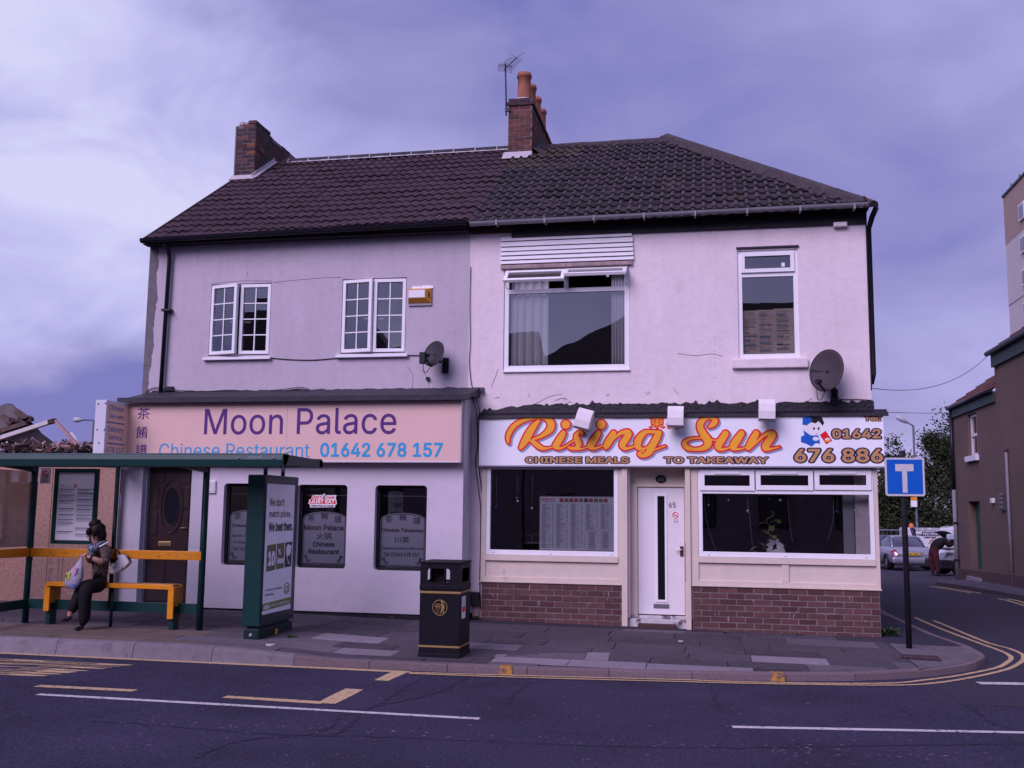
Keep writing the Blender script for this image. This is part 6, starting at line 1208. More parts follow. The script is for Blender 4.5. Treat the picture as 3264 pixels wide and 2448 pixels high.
at_("or we'll give you the difference", dgreen, .08, .60, .205, .225, .01); at_('Guaranteed', dgreen, .08, .34, .175, .192, .01)
mb = MB(); mb.tube([AF(.74 + .085 * math.cos(t), .205 + .038 * math.sin(t))[0] + Vector((.005, 0, 0)) for t in np.linspace(0, 6.28, 21)], .006, 4, cap=False); mb.tube([AF(.74 + .04 * math.cos(t), .20 + .02 * math.sin(t))[0] + Vector((.005, 0, 0)) for t in np.linspace(0, 6.28, 15)], .006, 4, cap=False); mb.build('seal_print', grn, ad)
apoly('footer_band', grn, [(.02, .075), (.90, .085), (.90, .135), (.02, .125)], .004); at_('ASDA', pwhite, .04, .24, .084, .115, .05, .006); at_('SAVING YOU MONEY EVERY DAY', pwhite, .27, .86, .092, .115, .01, .006)
apoly('glass_label', pwhite, [(.80, .825), (.87, .827), (.87, .85), (.80, .848)], .006)
box('side_reflector', mat('amber', (.70, .32, .04), .4, 0), ad, AX1 - .012, AX1 + .001, -2.86, -2.80, .04, .11); mb = MB(); mb.lathe([(.001, .012), (.022, .008), (.024, 0)], ((AX0 + AX1) / 2, AY0 + .02, .08), (0, -1, 0), 10); mb.build('lock', pgrey, ad)
for y in (-3.1, -2.55): mb = MB(); mb.tube([(-5.73, y, az1), (-5.73, y, rzb + .05)], .028, 8); mb.build('roof_stub', teal, ad)
# ================================================================== litter bin
bnx0, bnx1, bnz0, bnz1 = wr(P0, 1337, 1790, 1466, 2094, -3.68); yb0, yb1 = -3.68, -3.16; zb_ = zpav(-3.2, -3.5) - .005
bn = thing('litter_bin', ((bnx0 + bnx1) / 2, -3.42, zb_), 'black square litter bin with gold bands standing near the kerb', 'litter bin'); bin_m = mat('bin_black', (.0075, .0065, .011), .6, .25, 9, .2, spec=.15, dirt=((.03, .026, .032), 3.5, .66, .12)); gold = mat('bin_gold', (.30, .19, .07), .55, .12, 9)
HT = bnz1 - zb_; zt0, zt1 = zb_ + HT * .755, zb_ + HT * .975
b2 = lambda k0, k1: (hy(K3(840, 1045), yb0))
def ringbox(nm, m, e, z0, z1, bev=.008): return box(nm, m, bn, bnx0 - e, bnx1 + e, yb0 - e, yb1 + e, z0, z1, bev)
ringbox('body', bin_m, 0, zb_ + .02, zt0 - .04); ringbox('foot', bin_m, .008, zb_ - .01, zb_ + .05); ringbox('lower_band', gold, .004, zb_ + HT * .105, zb_ + HT * .125, .002); ringbox('upper_band', gold, .004, zt0 - .10, zt0 - .075, .002); ringbox('collar', bin_m, .006, zt0 - .06, zt0)
# hood: four corner posts, lid, square mouths with rounded corners on all sides
hood = MB()
for (o_, u, n_, L_) in (((bnx0, yb0), (1, 0), (0, 1), bnx1 - bnx0), ((bnx0, yb1), (1, 0), (0, -1), bnx1 - bnx0), ((bnx0, yb0), (0, 1), (1, 0), yb1 - yb0), ((bnx1, yb0), (0, 1), (-1, 0), yb1 - yb0)):
    out_ = rrect(0, L_, zt0, zt1); hol = rrect(.09, L_ - .13 if u[0] else L_ - .09, zt0 + .03, zt1 - .055, .035)
    lo = [[Vector((o_[0] + u[0] * s, o_[1] + u[1] * s, z)) for s, z in l] for l in (out_, hol)]; tri = tessellate_polygon(lo); fl = lo[0] + lo[1]; n2 = len(fl); dv = Vector((n_[0], n_[1], 0)) * .018
    fs = [tuple(t) for t in tri] + [tuple(n2 + i for i in t[::-1]) for t in tri]; k = len(hol); fs += [(4 + i, 4 + (i + 1) % k, n2 + 4 + (i + 1) % k, n2 + 4 + i) for i in range(k)]; hood.add(fl + [p + dv for p in fl], fs)
hood.build('hood', bin_m, bn); ringbox('lid', bin_m, .010, zt1, bnz1, .012)
box('liner', gut_black, bn, bnx0 + .025, bnx1 - .025, yb0 + .03, yb1 - .03, zb_ + .1, zt0 + .012); box('ash_plate', blackp, bn, bnx0 + .16, bnx0 + .24, yb0 + .2, yb1 - .2, zt0, zt1)
box('notice', pwhite, bn, bnx1 + .0005, bnx1 + .003, yb0 + .08, yb0 + .27, zb_ + HT * .40, zb_ + HT * .63); box('notice_red', red, bn, bnx1 + .003, bnx1 + .0045, yb0 + .10, yb0 + .25, zb_ + HT * .47, zb_ + HT * .52)
mb = MB()
for k in range(6): zz = zb_ + HT * (.61 - .018 * k); mb.quad((bnx1 + .0045, yb0 + .10, zz), (bnx1 + .0045, yb0 + .25, zz), (bnx1 + .0045, yb0 + .25, zz - .008), (bnx1 + .0045, yb0 + .10, zz - .008))
mb.build('notice_print', pgrey, bn)
c = hy(K3(947, 1295), yb0); r_ = abs(hy(K3(990, 1295), yb0).x - c.x); yy = yb0 - .003
mb = MB(); mb.tube([(c.x + r_ * math.cos(t), yy, c.z + r_ * math.sin(t)) for t in np.linspace(0, 6.2832, 33)], .0055, 5, cap=False)
Q = lambda x, y: (c.x + x * r_ / 43, yy, c.z - y * r_ / 43)
mb.poly([Q(*p) for p in ((-28, -6), (2, -8), (-3, 30), (-22, 30))]); mb.tube([Q(-31, -8), Q(4, -10)], .005, 5)
mb.tube([Q(-30, -12), Q(-16, -22), Q(4, -16), Q(14, -20)], .0055, 5); mb.poly([Q(13 + 8 * math.cos(a), -34 + 8 * math.sin(a)) for a in np.linspace(0, 6.28, 15)[:-1]]); mb.poly([Q(*p) for p in ((8, -24), (20, -24), (26, -12), (28, 6), (22, 8), (28, 32), (20, 32), (15, 10), (8, 32), (1, 32), (9, 6))]); mb.build('tidy_emblem', gold, bn)
mb = MB()
for k in range(4): mb.tube([(c.x + (-22 + 6 * k) * r_ / 43, yy - .004, c.z + 4 * r_ / 43), (c.x + (-20 + 5.4 * k) * r_ / 43, yy - .004, c.z - 27 * r_ / 43)], .002, 4)
for k in range(4): mb.tube([(c.x + -26 * r_ / 43, yy - .004, c.z - (0 + 8 * k) * r_ / 43), (c.x + 0 * r_ / 43, yy - .004, c.z - (0 + 8 * k) * r_ / 43)], .002, 4)
mb.build('emblem_weave', bin_m, bn)
# ================================================================== dead end sign
TY = -1.09; q = wr(KT, 203, 262, 622, 668, TY - .06); fp = hy(KT(410, 700), TY)
ft_ = hz((2888, 2063), -.075); ts = thing('traffic_sign', (ft_.x, TY, -.07), 'blue dead end sign with white T on a black post at the street corner', 'road sign')
mb = MB(); tx = (q[0] + q[1]) / 2; mb.tube([(ft_.x + .01, TY, -.09), (tx - .015, TY, q[2] + .02), (tx - .01, TY, q[3] + .10)], .038, 12); pst_ = mb.build('post', mat('post_black', (.016, .014, .02), .6, .35, 12, .2, .3, 40, dirt=((.12, .06, .07), 9, .63, .08)), ts)
mb = MB(); mb.tube([(tx - .01, TY, q[3] + .09), (tx - .01, TY, q[3] + .115)], .043, 12); mb.build('post_cap', pgrey, ts)
def plate3(nm, m, x0, x1, z0, z1, r, y, th): mb = MB(); mb.prism([Vector((x, y, z)) for x, z in rrect(x0, x1, z0, z1, r)], (0, th, 0)); return mb.build(nm, m, ts)
tw = mat('sign_offwhite', (.56, .55, .56), .45, .08, 9, .06, dirt=((.25, .23, .24), 12, .66, .08))
plate3('plate', tw, q[0], q[1], q[2], q[3], .035, TY - .06, .02); plate3('blue_face', mat('sign_blue', (.004, .105, .50), .4, .06, 7, .05), q[0] + .025, q[1] - .025, q[2] + .028, q[3] - .025, .012, TY - .0625, .0022)
t = wr(KT, 310, 330, 503, 405, TY - .06); plate3('letter_bar', tw, t[0], t[1], t[2], t[3], 0, TY - .065, .0022); t2 = wr(KT, 386, 404, 438, 632, TY - .06); plate3('letter_stem', tw, t2[0], t2[1], t2[2], t[2] + .001, 0, TY - .0651, .0022)
for z in (q[2] + .12, q[3] - .12): box('clamp', pgrey, ts, tx - .06, tx + .05, TY - .041, TY - .03, z - .02, z + .02)
# ================================================================== hoarding and demolished building behind it
HYp = -.62; hx1 = hy((378, 1600), HYp).x
hd = thing('hoarding', ((-19 + hx1) / 2, HYp, .08), 'chipboard hoarding of tall buff panels closing the demolition site left of the grey shop', 'hoarding'); x = hx1
for k in range(9): box('board', osb, hd, x - 1.214, x - .004, HYp, HYp + .02, .10, 2.40, .002); x -= 1.22
for k in range(9): box('batten', mat('batten_wood', (.30, .19, .11), .85, .2, 9), hd, hx1 - 1.22 * k - .1, hx1 - 1.22 * k - .02, HYp + .022, HYp + .07, .1, 2.35)
stamp = mat('stamp_grey', (.22, .16, .15), .9, .1)
a, b = hy(KW(172, 890), HYp), hy(KW(172, 415), HYp); l = hy(KW(145, 700), HYp).x; r2_ = hy(KW(203, 700), HYp).x
fit_text('lettering', 'Sterling OSB', stamp, hd, face_quad((r2_, HYp, a.z - .35), (r2_, HYp, b.z), (l, HYp, b.z), (l, HYp, a.z - .35)), push=.003)
for xx in (285, 335): l = hy(KW(xx - 14, 700), HYp).x; r2_ = hy(KW(xx + 10, 700), HYp).x; fit_text('lettering', 'CE 18mm OSB3 EN300', stamp, hd, face_quad((r2_, HYp, a.z), (r2_, HYp, b.z), (l, HYp, b.z), (l, HYp, a.z)), push=.003)
wb_ = mat('rubble_brick', (.07, .042, .04), .95, .4, 9, .3, .5, 30, rnd=.3); wb2 = mat('rubble_timber', (.085, .058, .052), .9, .35, 9, .2, .3, 40, rnd=.4); wb3 = mat('rubble_grey', (.22, .20, .21), .9, .3, 7, .2, .3, 40, rnd=.3)
rr_ = random.Random(21); mb = MB(); ny_ = 7
rows = []
for j in range(10):
    y = 3.0 + j * .8; rows.append([(x, y, 1.2 + (1.72 + .09 * j) * min(1, .5 + j * .2) * (.85 + .18 * mnoise.noise((x * .8, y, 3)) + .12 * mnoise.noise((x * 3, y * 2, 1))) * min(1, max(0, (-9.2 - x) / .8))) for x in np.linspace(-26, -9.25, 60)])
mb.grid(rows); rub = mb.build('rubble', wb_, None, fix=False); tag(rub, 'heap of broken brick and timber rubble behind the hoarding', 'rubble', None, 'stuff')
def debris(nm, px0, px1, Y, w_, m, label, cat, grp=None, sec=None, r=None):
    a, b = hy(px0, Y), hy(px1, Y + (sec or 0)); mb = MB()
    if r: mb.tube([a, b], r, 8); o = mb.build(nm, m, None)
    else:
        t = (b - a); L_ = t.length; q = t.to_track_quat('X', 'Z').to_matrix().to_4x4(); mb.box(0, L_, -w_ * .6, w_ * .6, -w_ / 2, w_ / 2, Matrix.Translation(a) @ q); o = mb.build(nm, m, None, .006)
    return tag(recentre(o), label, cat, grp)
wp = mat('pipe_white', (.60, .56, .55), .6, .1, 6, dirt=((.34, .25, .22), 5, .55, .15)); pk = mat('timber_pink', (.42, .26, .24), .8, .2, 9)
debris('roof_batten', KR(-30, 715), KR(755, 460), 3.2, .085, wp, 'long whitewashed timber slanting up out of the rubble heap', 'timber')
debris('roof_batten', KR(752, 462), KR(848, 435), 3.2, .09, wb2, 'short dark bent timber end at the peak of the white timber', 'timber'); debris('roof_batten', KR(845, 435), KR(1180, 800), 3.2, .055, pk, 'thin pinkish batten sloping down right from the peak of the white timber', 'timber')
debris('plastic_pipe', KR(1085, 630), KR(1245, 835), 3.4, 0, mat('pipe_pvc', (.70, .70, .72), .4, .05), 'short white plastic pipe sticking out of the rubble beside a red sheet', 'pipe', r=.035)
mb = MB(); mb.prism([hy(KR(*p), 3.5) for p in ((1000, 715), (1050, 770), (1160, 800), (1170, 850), (1000, 830))], (0, .03, 0)); tag(recentre(mb.build('broken_sheet', wb3, None)), 'torn grey sheet standing in the rubble by the white pipe', 'sheet'); mb = MB(); mb.prism([hy(KR(*p), 3.45) for p in ((1045, 735), (1085, 705), (1165, 790), (1150, 815))], (0, .03, 0)); tag(recentre(mb.build('broken_sheet', mat('sheet_red', (.55, .10, .10), .6, .1), None)), 'small bright red torn sheet at the foot of the white pipe', 'sheet')
# fallen roof slab
slabp = [(-120, 260), (0, 215), (60, 185), (130, 172), (190, 185), (235, 225), (330, 320), (430, 420), (545, 510), (640, 630), (840, 780), (300, 790), (-200, 640)]
rsb = thing('fallen_roof', hy(KR(300, 780), 5.0), 'grey underside of a collapsed roof tilted behind the rubble heap', 'collapsed roof'); mb = MB(); mb.prism([hy(KR(*p), 5.0) for p in slabp], (-.9, 1.2, -.25)); mb.build('slab', mat('roof_dark', (.035, .028, .034), .9, .3, 6, .2), rsb)
mb = MB(); mb.prism([hy(KR(*p), 4.94) for p in ((-120, 265), (60, 192), (130, 182), (185, 196), (225, 235), (330, 340), (330, 390), (290, 400), (220, 440), (180, 470), (40, 580), (-200, 560))], (0, .03, 0)); mb.build('lining', mat('lining_grey', (.15, .135, .14), .9, .2, 5, .15), rsb)
for a, b, w2_ in (((40, 370), (190, 470), .10), ((170, 410), (230, 450), .07), ((240, 285), (440, 430), .12), ((470, 370), (450, 410), .09), ((250, 440), (500, 420), .07), ((30, 590), (420, 470), .10)):
    A_, B_ = hy(KR(*a), 4.86), hy(KR(*b), 4.86); t = B_ - A_; mb = MB(); mb.box(0, t.length, -.05, .05, -w2_ / 2, w2_ / 2, Matrix.Translation(A_) @ t.to_track_quat('X', 'Z').to_matrix().to_4x4()); mb.build('rafter', wb2 if a != (170, 410) else brick_c, rsb)
# loose pieces seen over the shelter roof
cols = [wb2, wb3, wb_, pk, brick_b, wb3]; names = ['splintered plank', 'grey plaster lump', 'broken brick lump', 'pale lath', 'orange brick lump', 'grey board end']
mbs = [MB() for _ in cols]
for k in range(230):
    px = (rr_.uniform(-10, 1450), rr_.uniform(812, 905)); px = (px[0], px[1]); Y = rr_.uniform(3.2, 4.6); c = hy(KR(*px), Y); i = rr_.choice((0, 0, 0, 0, 5, 5, 1, 2, 3, 4)); L_ = rr_.uniform(.12, .5) if i in (0, 3, 5) else rr_.uniform(.05, .13); w_ = rr_.uniform(.012, .04) if i in (0, 3, 5) else L_ * .6
    mbs[i].box(-L_ / 2, L_ / 2, -w_, w_, -w_ / 2, w_ / 2, Matrix.Translation(c) @ Matrix.Rotation(rr_.uniform(0, 3), 4, 'Z') @ Matrix.Rotation(rr_.gauss(0, .45), 4, 'Y') @ Matrix.Rotation(rr_.uniform(0, 2), 4, 'X'))
for mb, m_ in zip(mbs, cols): mb.build('rubble_pieces', m_, rub, kind='stuff')
# street lamp far left
def street_lamp(top, elbow, base, Y, r, label, head_l):
    t_, e_, b_ = hy(top, Y), hy(elbow, Y), hy(base, Y); zg = -.9; o = thing('street_lamp', (e_.x, Y, zg), label, 'street lamp'); lm = mat('lamp_steel', (.12, .13, .16), .5, .1, metal=.3); mb = MB(); mb.tube([(e_.x, Y, zg), (e_.x, Y, 1.2), (e_.x, Y, 1.3), (e_.x, Y, e_.z)], [r * 1.5, r * 1.5, r, r], 8); mb.build('post', lm, o); mb = MB(); mb.tube([e_, e_ + Vector((-.1, 0, .05)), t_], r * .7, 6); mb.build('arm', lm, o)
    d = (t_ - e_).normalized(); mb = MB(); mb.lathe([(.001, -.05), (r * 1.3, 0), (r * 2.6, head_l * .45), (r * 2.3, head_l * .8), (.001, head_l)], t_, d, 10); mb.build('lamp_head', mat('lamp_white', (.42, .43, .47), .4, .05), o); return o
street_lamp(KR(1250, 428), KR(1438, 440), KR(1425, 790), 30, .055, 'street lamp with white head beyond the rubble at the left', .5)
lampR = street_lamp((2893, 1347), (2911, 1357), (2917, 1690), 44, .06, 'street lamp standing before the dark trees at the end of the side street', .75); lb = hy((2913, 1604), 43.8); box('notice', pwhite, lampR, lb.x - .16, lb.x + .16, 43.75, 43.85, lb.z - .2, lb.z + .15); box('notice_band', safety, lampR, lb.x - .16, lb.x + .16, 43.74, 43.86, lb.z + .16, lb.z + .34)
# weeds
grass = mat('weed_green', (.06, .115, .03), .8, .3, 9, rnd=.2)
def weed(c, n, h, spread, label, m=grass):
    r_ = random.Random(int(abs(c.x * 977))); mb = MB()
    for _ in range(n): a = r_.uniform(0, 6.28); s_ = r_.uniform(0, spread); leaf(mb, c + Vector((math.cos(a) * s_ * .5, math.sin(a) * s_ * .4, 0)), Vector((math.cos(a) * .8, math.sin(a) * .8, r_.uniform(.5, 1.8))), r_.uniform(.5, 1) * h, r_.uniform(.006, .014) * (1 + h * 2), n=3)
    o = mb.build('weed', m, None, fix=False); return tag(recentre(o), label, 'weed')
gp = lambda K_, x, y, z: hz(K_(x, y), z)
weed(hz(KG3(1385, 330), -.05), 90, .26, .28, 'bushy green weed growing at the right corner of the brick plinth'); weed(hz(KG3(400, 318), -.03), 16, .10, .06, 'small weed tuft at the foot of the brick plinth right of the doorway'); weed(hz(KG3(850, 330), -.04), 18, .07, .07, 'tiny weed tuft at the middle of the right brick plinth'); weed(hz(KAD(440, 1575), .02), 26, .10, .12, 'green weed growing at the rear foot of the advertising panel'); weed(hz(KG2(455, 130), .04), 16, .06, .08, 'tiny weed at the foot of the black plinth under the grey shopfront'); weed(hz(KG1(40, 165), .05), 10, .12, .08, 'dry wiry weed on the pavement at the left edge', mat('weed_dry', (.12, .09, .06), .9, .2)); weed(hz(KG1(905, 212), .04), 12, .05, .07, 'tiny weed between paving slabs behind the bench')
litm = mat('litter_pale', (.5, .5, .55), .7, .1); 
for i, (px, lab) in enumerate(((KG2(988, 186), 'tiny white litter scrap in front of the left brick plinth'), (KG2(2158, 268), 'tiny white litter scrap in front of the takeaway door'), (KG3(1682, 560), 'tiny white litter scrap in the gutter at the corner'), (KG2(950, 132), 'crumpled pale litter lying at the foot of the wall between the shops'), (KG1(1730, 335), 'grey scrap on the pavement by the advertising panel'))):
    c = hz(px, -.02 if i != 2 else -.14); s_ = .03 if i < 3 else .06; mb = MB(); mb.prism([c + Vector((math.cos(a) * s_ * (1 + .4 * math.sin(3 * a)), math.sin(a) * s_, 0)) for a in np.linspace(0, 6.28, 8)[:-1]], (.004, 0, .012 if i < 3 else .05)); tag(recentre(mb.build('litter', litm, None)), lab, 'litter')
# ================================================================== brown house across the side street
BX = 7.35; brown = mat('render_brown', (.145, .10, .085), .95, .09, 6, .10, .3, 40, dirt=((.085, .062, .05), 1.6, .60, .2)); fgreen = mat('fascia_green', (.035, .055, .055), .6, .15, 6, .1)
bh = thing('end_house', (BX + 3, 12.5, -.2), 'brown rendered house with stepped red tiled roof on the far side of the side street', 'building')
def px_box(K_, x0, y0, x1, y1, X=BX):
    """rectangle on the plane x=X from two picture corners -> Y near, Y far, Z low, Z high"""
    a, b, c, d = (hx(K_(*q), X) for q in ((x0, y0), (x1, y0), (x1, y1), (x0, y1))); return (min((b.y + c.y) / 2, (a.y + d.y) / 2), max((a.y + d.y) / 2, (b.y + c.y) / 2), (c.z + d.z) / 2, (a.z + b.z) / 2)
yF, yS = hx((3048, 1600), BX).y, hx((3185, 1500), BX).y; zl, zt_ = hx((3112, 1272), BX).z, hx((3200, 1112), BX).z
wq = px_box(K6, 441, 935, 474, 1090); dq = px_box(KT, 1090, 722, 1203, 1490); dq = (hx(KT(1215, 1000), BX).y, hx(KT(1092, 1000), BX).y, -.12, hx(KT(1140, 722), BX).z)
def wall_x(name, m, par, outl, holes, X, th):
    loops = [outl] + holes; L3 = [[Vector((X, y, z)) for y, z in l] for l in loops]; tris = tessellate_polygon(L3); flat = [p for l in L3 for p in l]; n = len(flat); vs = flat + [p + Vector((th, 0, 0)) for p in flat]; fs = [tuple(t) for t in tris] + [tuple(n + i for i in t[::-1]) for t in tris]; o = 0
    for l in L3: k = len(l); fs += [(o + i, o + (i + 1) % k, n + o + (i + 1) % k, n + o + i) for i in range(k)]; o += k
    mb = MB(); mb.add(vs, fs); return mb.build(name, m, par)
wall_x('wall', brown, bh, [(.5, -.5), (yF, -.5), (yF, zl), (yS, zl), (yS, zt_), (.5, zt_)], [rrect(wq[0], wq[1], wq[2], wq[3]), rrect(*dq)], BX, .3)
mb = MB(); mb.box(BX + .3, BX + 8, .5, .8, -.5, zt_).box(BX + .3, BX + 8, yF - .3, yF, -.5, zl).box(BX + .3, BX + 8, yS - .3, yS - .01, zl, zt_); mb.build('end_wall', brown, bh)
box('fascia', fgreen, bh, BX - .06, BX - .002, yS + .01, yF + .05, zl - .28, zl); box('fascia', fgreen, bh, BX - .07, BX - .003, .45, yS + .04, zt_ - .34, zt_)
mb = MB(); mb.tube([(BX - .12, yS, zl + .02), (BX - .12, yF + .1, zl + .02)], .06, 8); mb.build('gutter', gut_black, bh); mb = MB(); mb.tube([(BX - .14, .45, zt_ + .03), (BX - .14, yS + .12, zt_ + .03)], .07, 8); mb.build('gutter', gut_black, bh)
tile_red = mat('tile_red', (.115, .052, .048), .85, .25, 14, .1, .3, 50, rnd=.2)
for (ya, yb, z0) in ((yS + .02, yF + .12, zl + .04), (.4, yS + .1, zt_ + .06)):
    tm = tile_mesh(.34, .40, .035); tm.materials.append(tile_red); n_ = int((yb - ya) / .34)
    for c in range(9):
        for i in range(n_):
            if yb - .17 - i * .34 < 6: continue
            inst('roof_tile', tm, Matrix.Translation((BX - .14 + c * .29, yb - .17 - i * .34, z0 + c * .205)) @ Matrix.Rotation(R(-90), 4, 'Z') @ Matrix.Rotation(R(35) - .05, 4, 'X'), bh)
    mb = MB(); mb.quad((BX - .1, ya, z0 - .03), (BX - .1, yb - .05, z0 - .03), (BX + 4, yb - .05, z0 + 2.83), (BX + 4, ya, z0 + 2.83)); mb.build('roof', tile_red, bh)
wn = MB(); 
for a, b, c, d in ((wq[0], wq[0] + .07, wq[2], wq[3]), (wq[1] - .07, wq[1], wq[2], wq[3]), (wq[0] + .07, wq[1] - .07, wq[2], wq[2] + .08), (wq[0] + .07, wq[1] - .07, wq[3] - .08, wq[3]), (wq[0] + .07, wq[1] - .07, (wq[2] + wq[3]) / 2 - .04, (wq[2] + wq[3]) / 2 + .04)): wn.box(BX + .08, BX + .16, a, b, c, d)
wnd = wn.build('window', upvc2, bh); zm_ = (wq[2] + wq[3]) / 2
for z0_, z1_ in ((wq[2] + .08, zm_ - .04), (zm_ + .04, wq[3] - .08)): box('pane', glass_up, wnd, BX + .12, BX + .125, wq[0] + .07, wq[1] - .07, z0_, z1_)
mb = MB(); mb.smooth = True; mb.grid([[(BX + .2 + .02 * math.sin(y * 40), y, z) for y in np.linspace(wq[0] + .05, wq[1] - .35, 12)] for z in (wq[2], zm_)]); mb.build('curtain', net, wnd); box('window_sill', upvc2, bh, BX - .10, BX - .001, wq[0] - .12, wq[1] + .12, wq[2] - .16, wq[2] - .002, .01)
mb = MB(); v = [(x, y, z) for x in (BX + .29, BX + 2) for y in (wq[0] - .3, wq[1] + .3) for z in (wq[2] - .3, wq[3] + .3)]; mb.add(v, [(4, 5, 7, 6), (0, 4, 6, 2), (1, 3, 7, 5), (0, 1, 5, 4), (2, 6, 7, 3)]); mb.build('room', dark_room, bh, fix=False)
gd = mat('door_green', (.02, .075, .06), .45, .1, 5); dr_ = box('door', gd, bh, BX + .20, BX + .25, dq[0] + .02, dq[1] - .02, -.05, dq[3] - .02)
for z0, z1 in ((.1, .8), (.95, 1.85)): box('door_panel', gd, dr_, BX + .188, BX + .199, dq[0] + .12, dq[1] - .12, z0, z1)
box('doorstep', mat('step_stone', (1, 1, 1)), bh, BX - .12, BX + .19, dq[0] - .05, dq[1] + .05, -.4, -.06)
def pipe(K_, p0, p1, ym, m1, m2, r, lab):
    a, b = hx(K_(*p0), BX - .06), hx(K_(*p1), BX - .06); mb = MB(); mb.tube([(BX - .06, a.y, a.z), (BX - .06, (a.y + b.y) / 2, b.z)], r, 8); return mb.build('pipe', m1, bh), a, b
ac = hx(KT(945, 600), BX - .07); at2 = hx(KT(935, -200), BX - .07); mb = MB(); mb.tube([(BX - .07, yF - .08, ac.z), (BX - .07, yF - .08, zl)], .055, 8); mb.build('downpipe', gut_black, bh); mb = MB(); mb.tube([(BX - .07, yF - .08, -.3), (BX - .07, yF - .08, ac.z)], .06, 8); dpp = mb.build('downpipe', mat('pipe_grey', (.20, .195, .22), .6, .1), bh)
for y_ in (950, 1338): z = hx(KT(955, y_), BX).z; box('bracket', gut_black, dpp, BX - .14, BX - .002, yF - .16, yF - .0, z - .025, z + .025)
a = hx(KT(1482, 195), BX - .05); mb = MB(); mb.tube([(BX - .05, a.y, -.25), (BX - .05, a.y, a.z)], .036, 8); mb.build('pipe', mat('pipe_grey', (1, 1, 1)), bh); mb = MB(); mb.tube([(BX - .05, a.y, a.z), (BX - .05, a.y, a.z + .07)], .055, 8); mb.build('pipe_cap', iron, bh)
q = px_box(KT, 1443, 705, 1482, 818); vt = box('wall_vent', mat('vent_dark', (.07, .065, .08), .6, .1), bh, BX - .06, BX - .002, q[0], q[1], q[2], q[3])
for k in range(4): box('slat', mat('pipe_grey', (1, 1, 1)), vt, BX - .075, BX - .061, q[0] + .02, q[1] - .02, q[2] + .06 + k * .11, q[2] + .11 + k * .11)
q = px_box(KT, 1345, 690, 1368, 742); box('junction_box', upvc2, bh, BX - .08, BX - .002, q[0], q[1], q[2], q[3], .01)
mb = MB(); rows = []
for y in np.linspace(.5, yF + .02, 50): rows.append([(BX - .05, y, zstreet(y) + .05), (BX - .045, y, zstreet(y) + .42 + .05 * mnoise.noise((y * 3, 0, 0))), (BX - .002, y, zstreet(y) + .48)])
mb.grid(rows); mb.build('plinth', mat('plinth_brown', (.085, .05, .048), .95, .25, 7, .2, .4, 30), bh)
# its pavement and kerb
mb = MB(); rows = []
for y, xk in ((.2, 6.75), (4, 6.72), (8.4, 6.64), (12, 6.33), (14.5, 6.12), (15.3, 6.25), (15.9, 6.7), (16.5, 7.3), (17.6, 7.3)): rows.append([(xk, y, zstreet(y) + .11), (xk + .13, y, zstreet(y) + .12), (BX + .1, y, zstreet(y) + .15)])
mb.grid(rows); fp_ = struct(mb.build('far_pavement', mat('far_paving', (.075, .066, .09), .9, .3, 5, .2)))
mb = MB(); mb.grid([[(r_[0][0] - .01, r_[0][1], r_[0][2]), (r_[0][0] - .02, r_[0][1], r_[0][2] - .25)] for r_ in rows]); struct(mb.build('far_kerb', mat('kerb_dark', (.05, .04, .05), .9, .3, 9)))
# ================================================================== tower block
tw_ = mat('tower_grey', (.56, .53, .53), .85, .03, .5, .03); tb_ = mat('tower_brown', (.40, .29, .25), .85, .03, .5)
TX, TYF, TYN, TZ = 32.3, 101, 66, 36.6; tb0 = thing('tower_block', (TX + 10, 85, -1), 'pale concrete tower block rising above the brown house at the right edge', 'building')
box('wall', tw_, tb0, TX, TX + 20, TYN, TYF, -1, 31.2); box('top_band', tb_, tb0, TX - .02, TX + 20.02, TYN - .02, TYF + .02, 31.21, TZ); box('parapet', gut_black, tb0, TX - .15, TX + 20.1, TYN - .1, TYF + .15, TZ, TZ + .25)
for z in (24.4, 17.3, 10.2): box('floor_joint', mat('joint_grey', (.25, .24, .25), .9, 0), tb0, TX - .03, TX - .002, TYN, TYF, z - .05, z + .05)
for k in range(9):
    for yy_ in (94.2, 86, 78.5):
        z = 32.2 - k * 3.45; wnd = box('window', pwhite, tb0, TX - .25, TX - .003, yy_ - 1.0, yy_ + 1.0, z, z + 1.7); box('pane', mat('far_glass', (.20, .21, .28), .3, 0), wnd, TX - .29, TX - .26, yy_ - .7, yy_ + .75, z + .2, z + 1.5)
for y in (99, 96, 92): mb = MB(); mb.tube([(TX + .3, y, TZ), (TX + .3, y, TZ + 1.0)], .05, 5); mb.build('mast', gut_black, tb0)
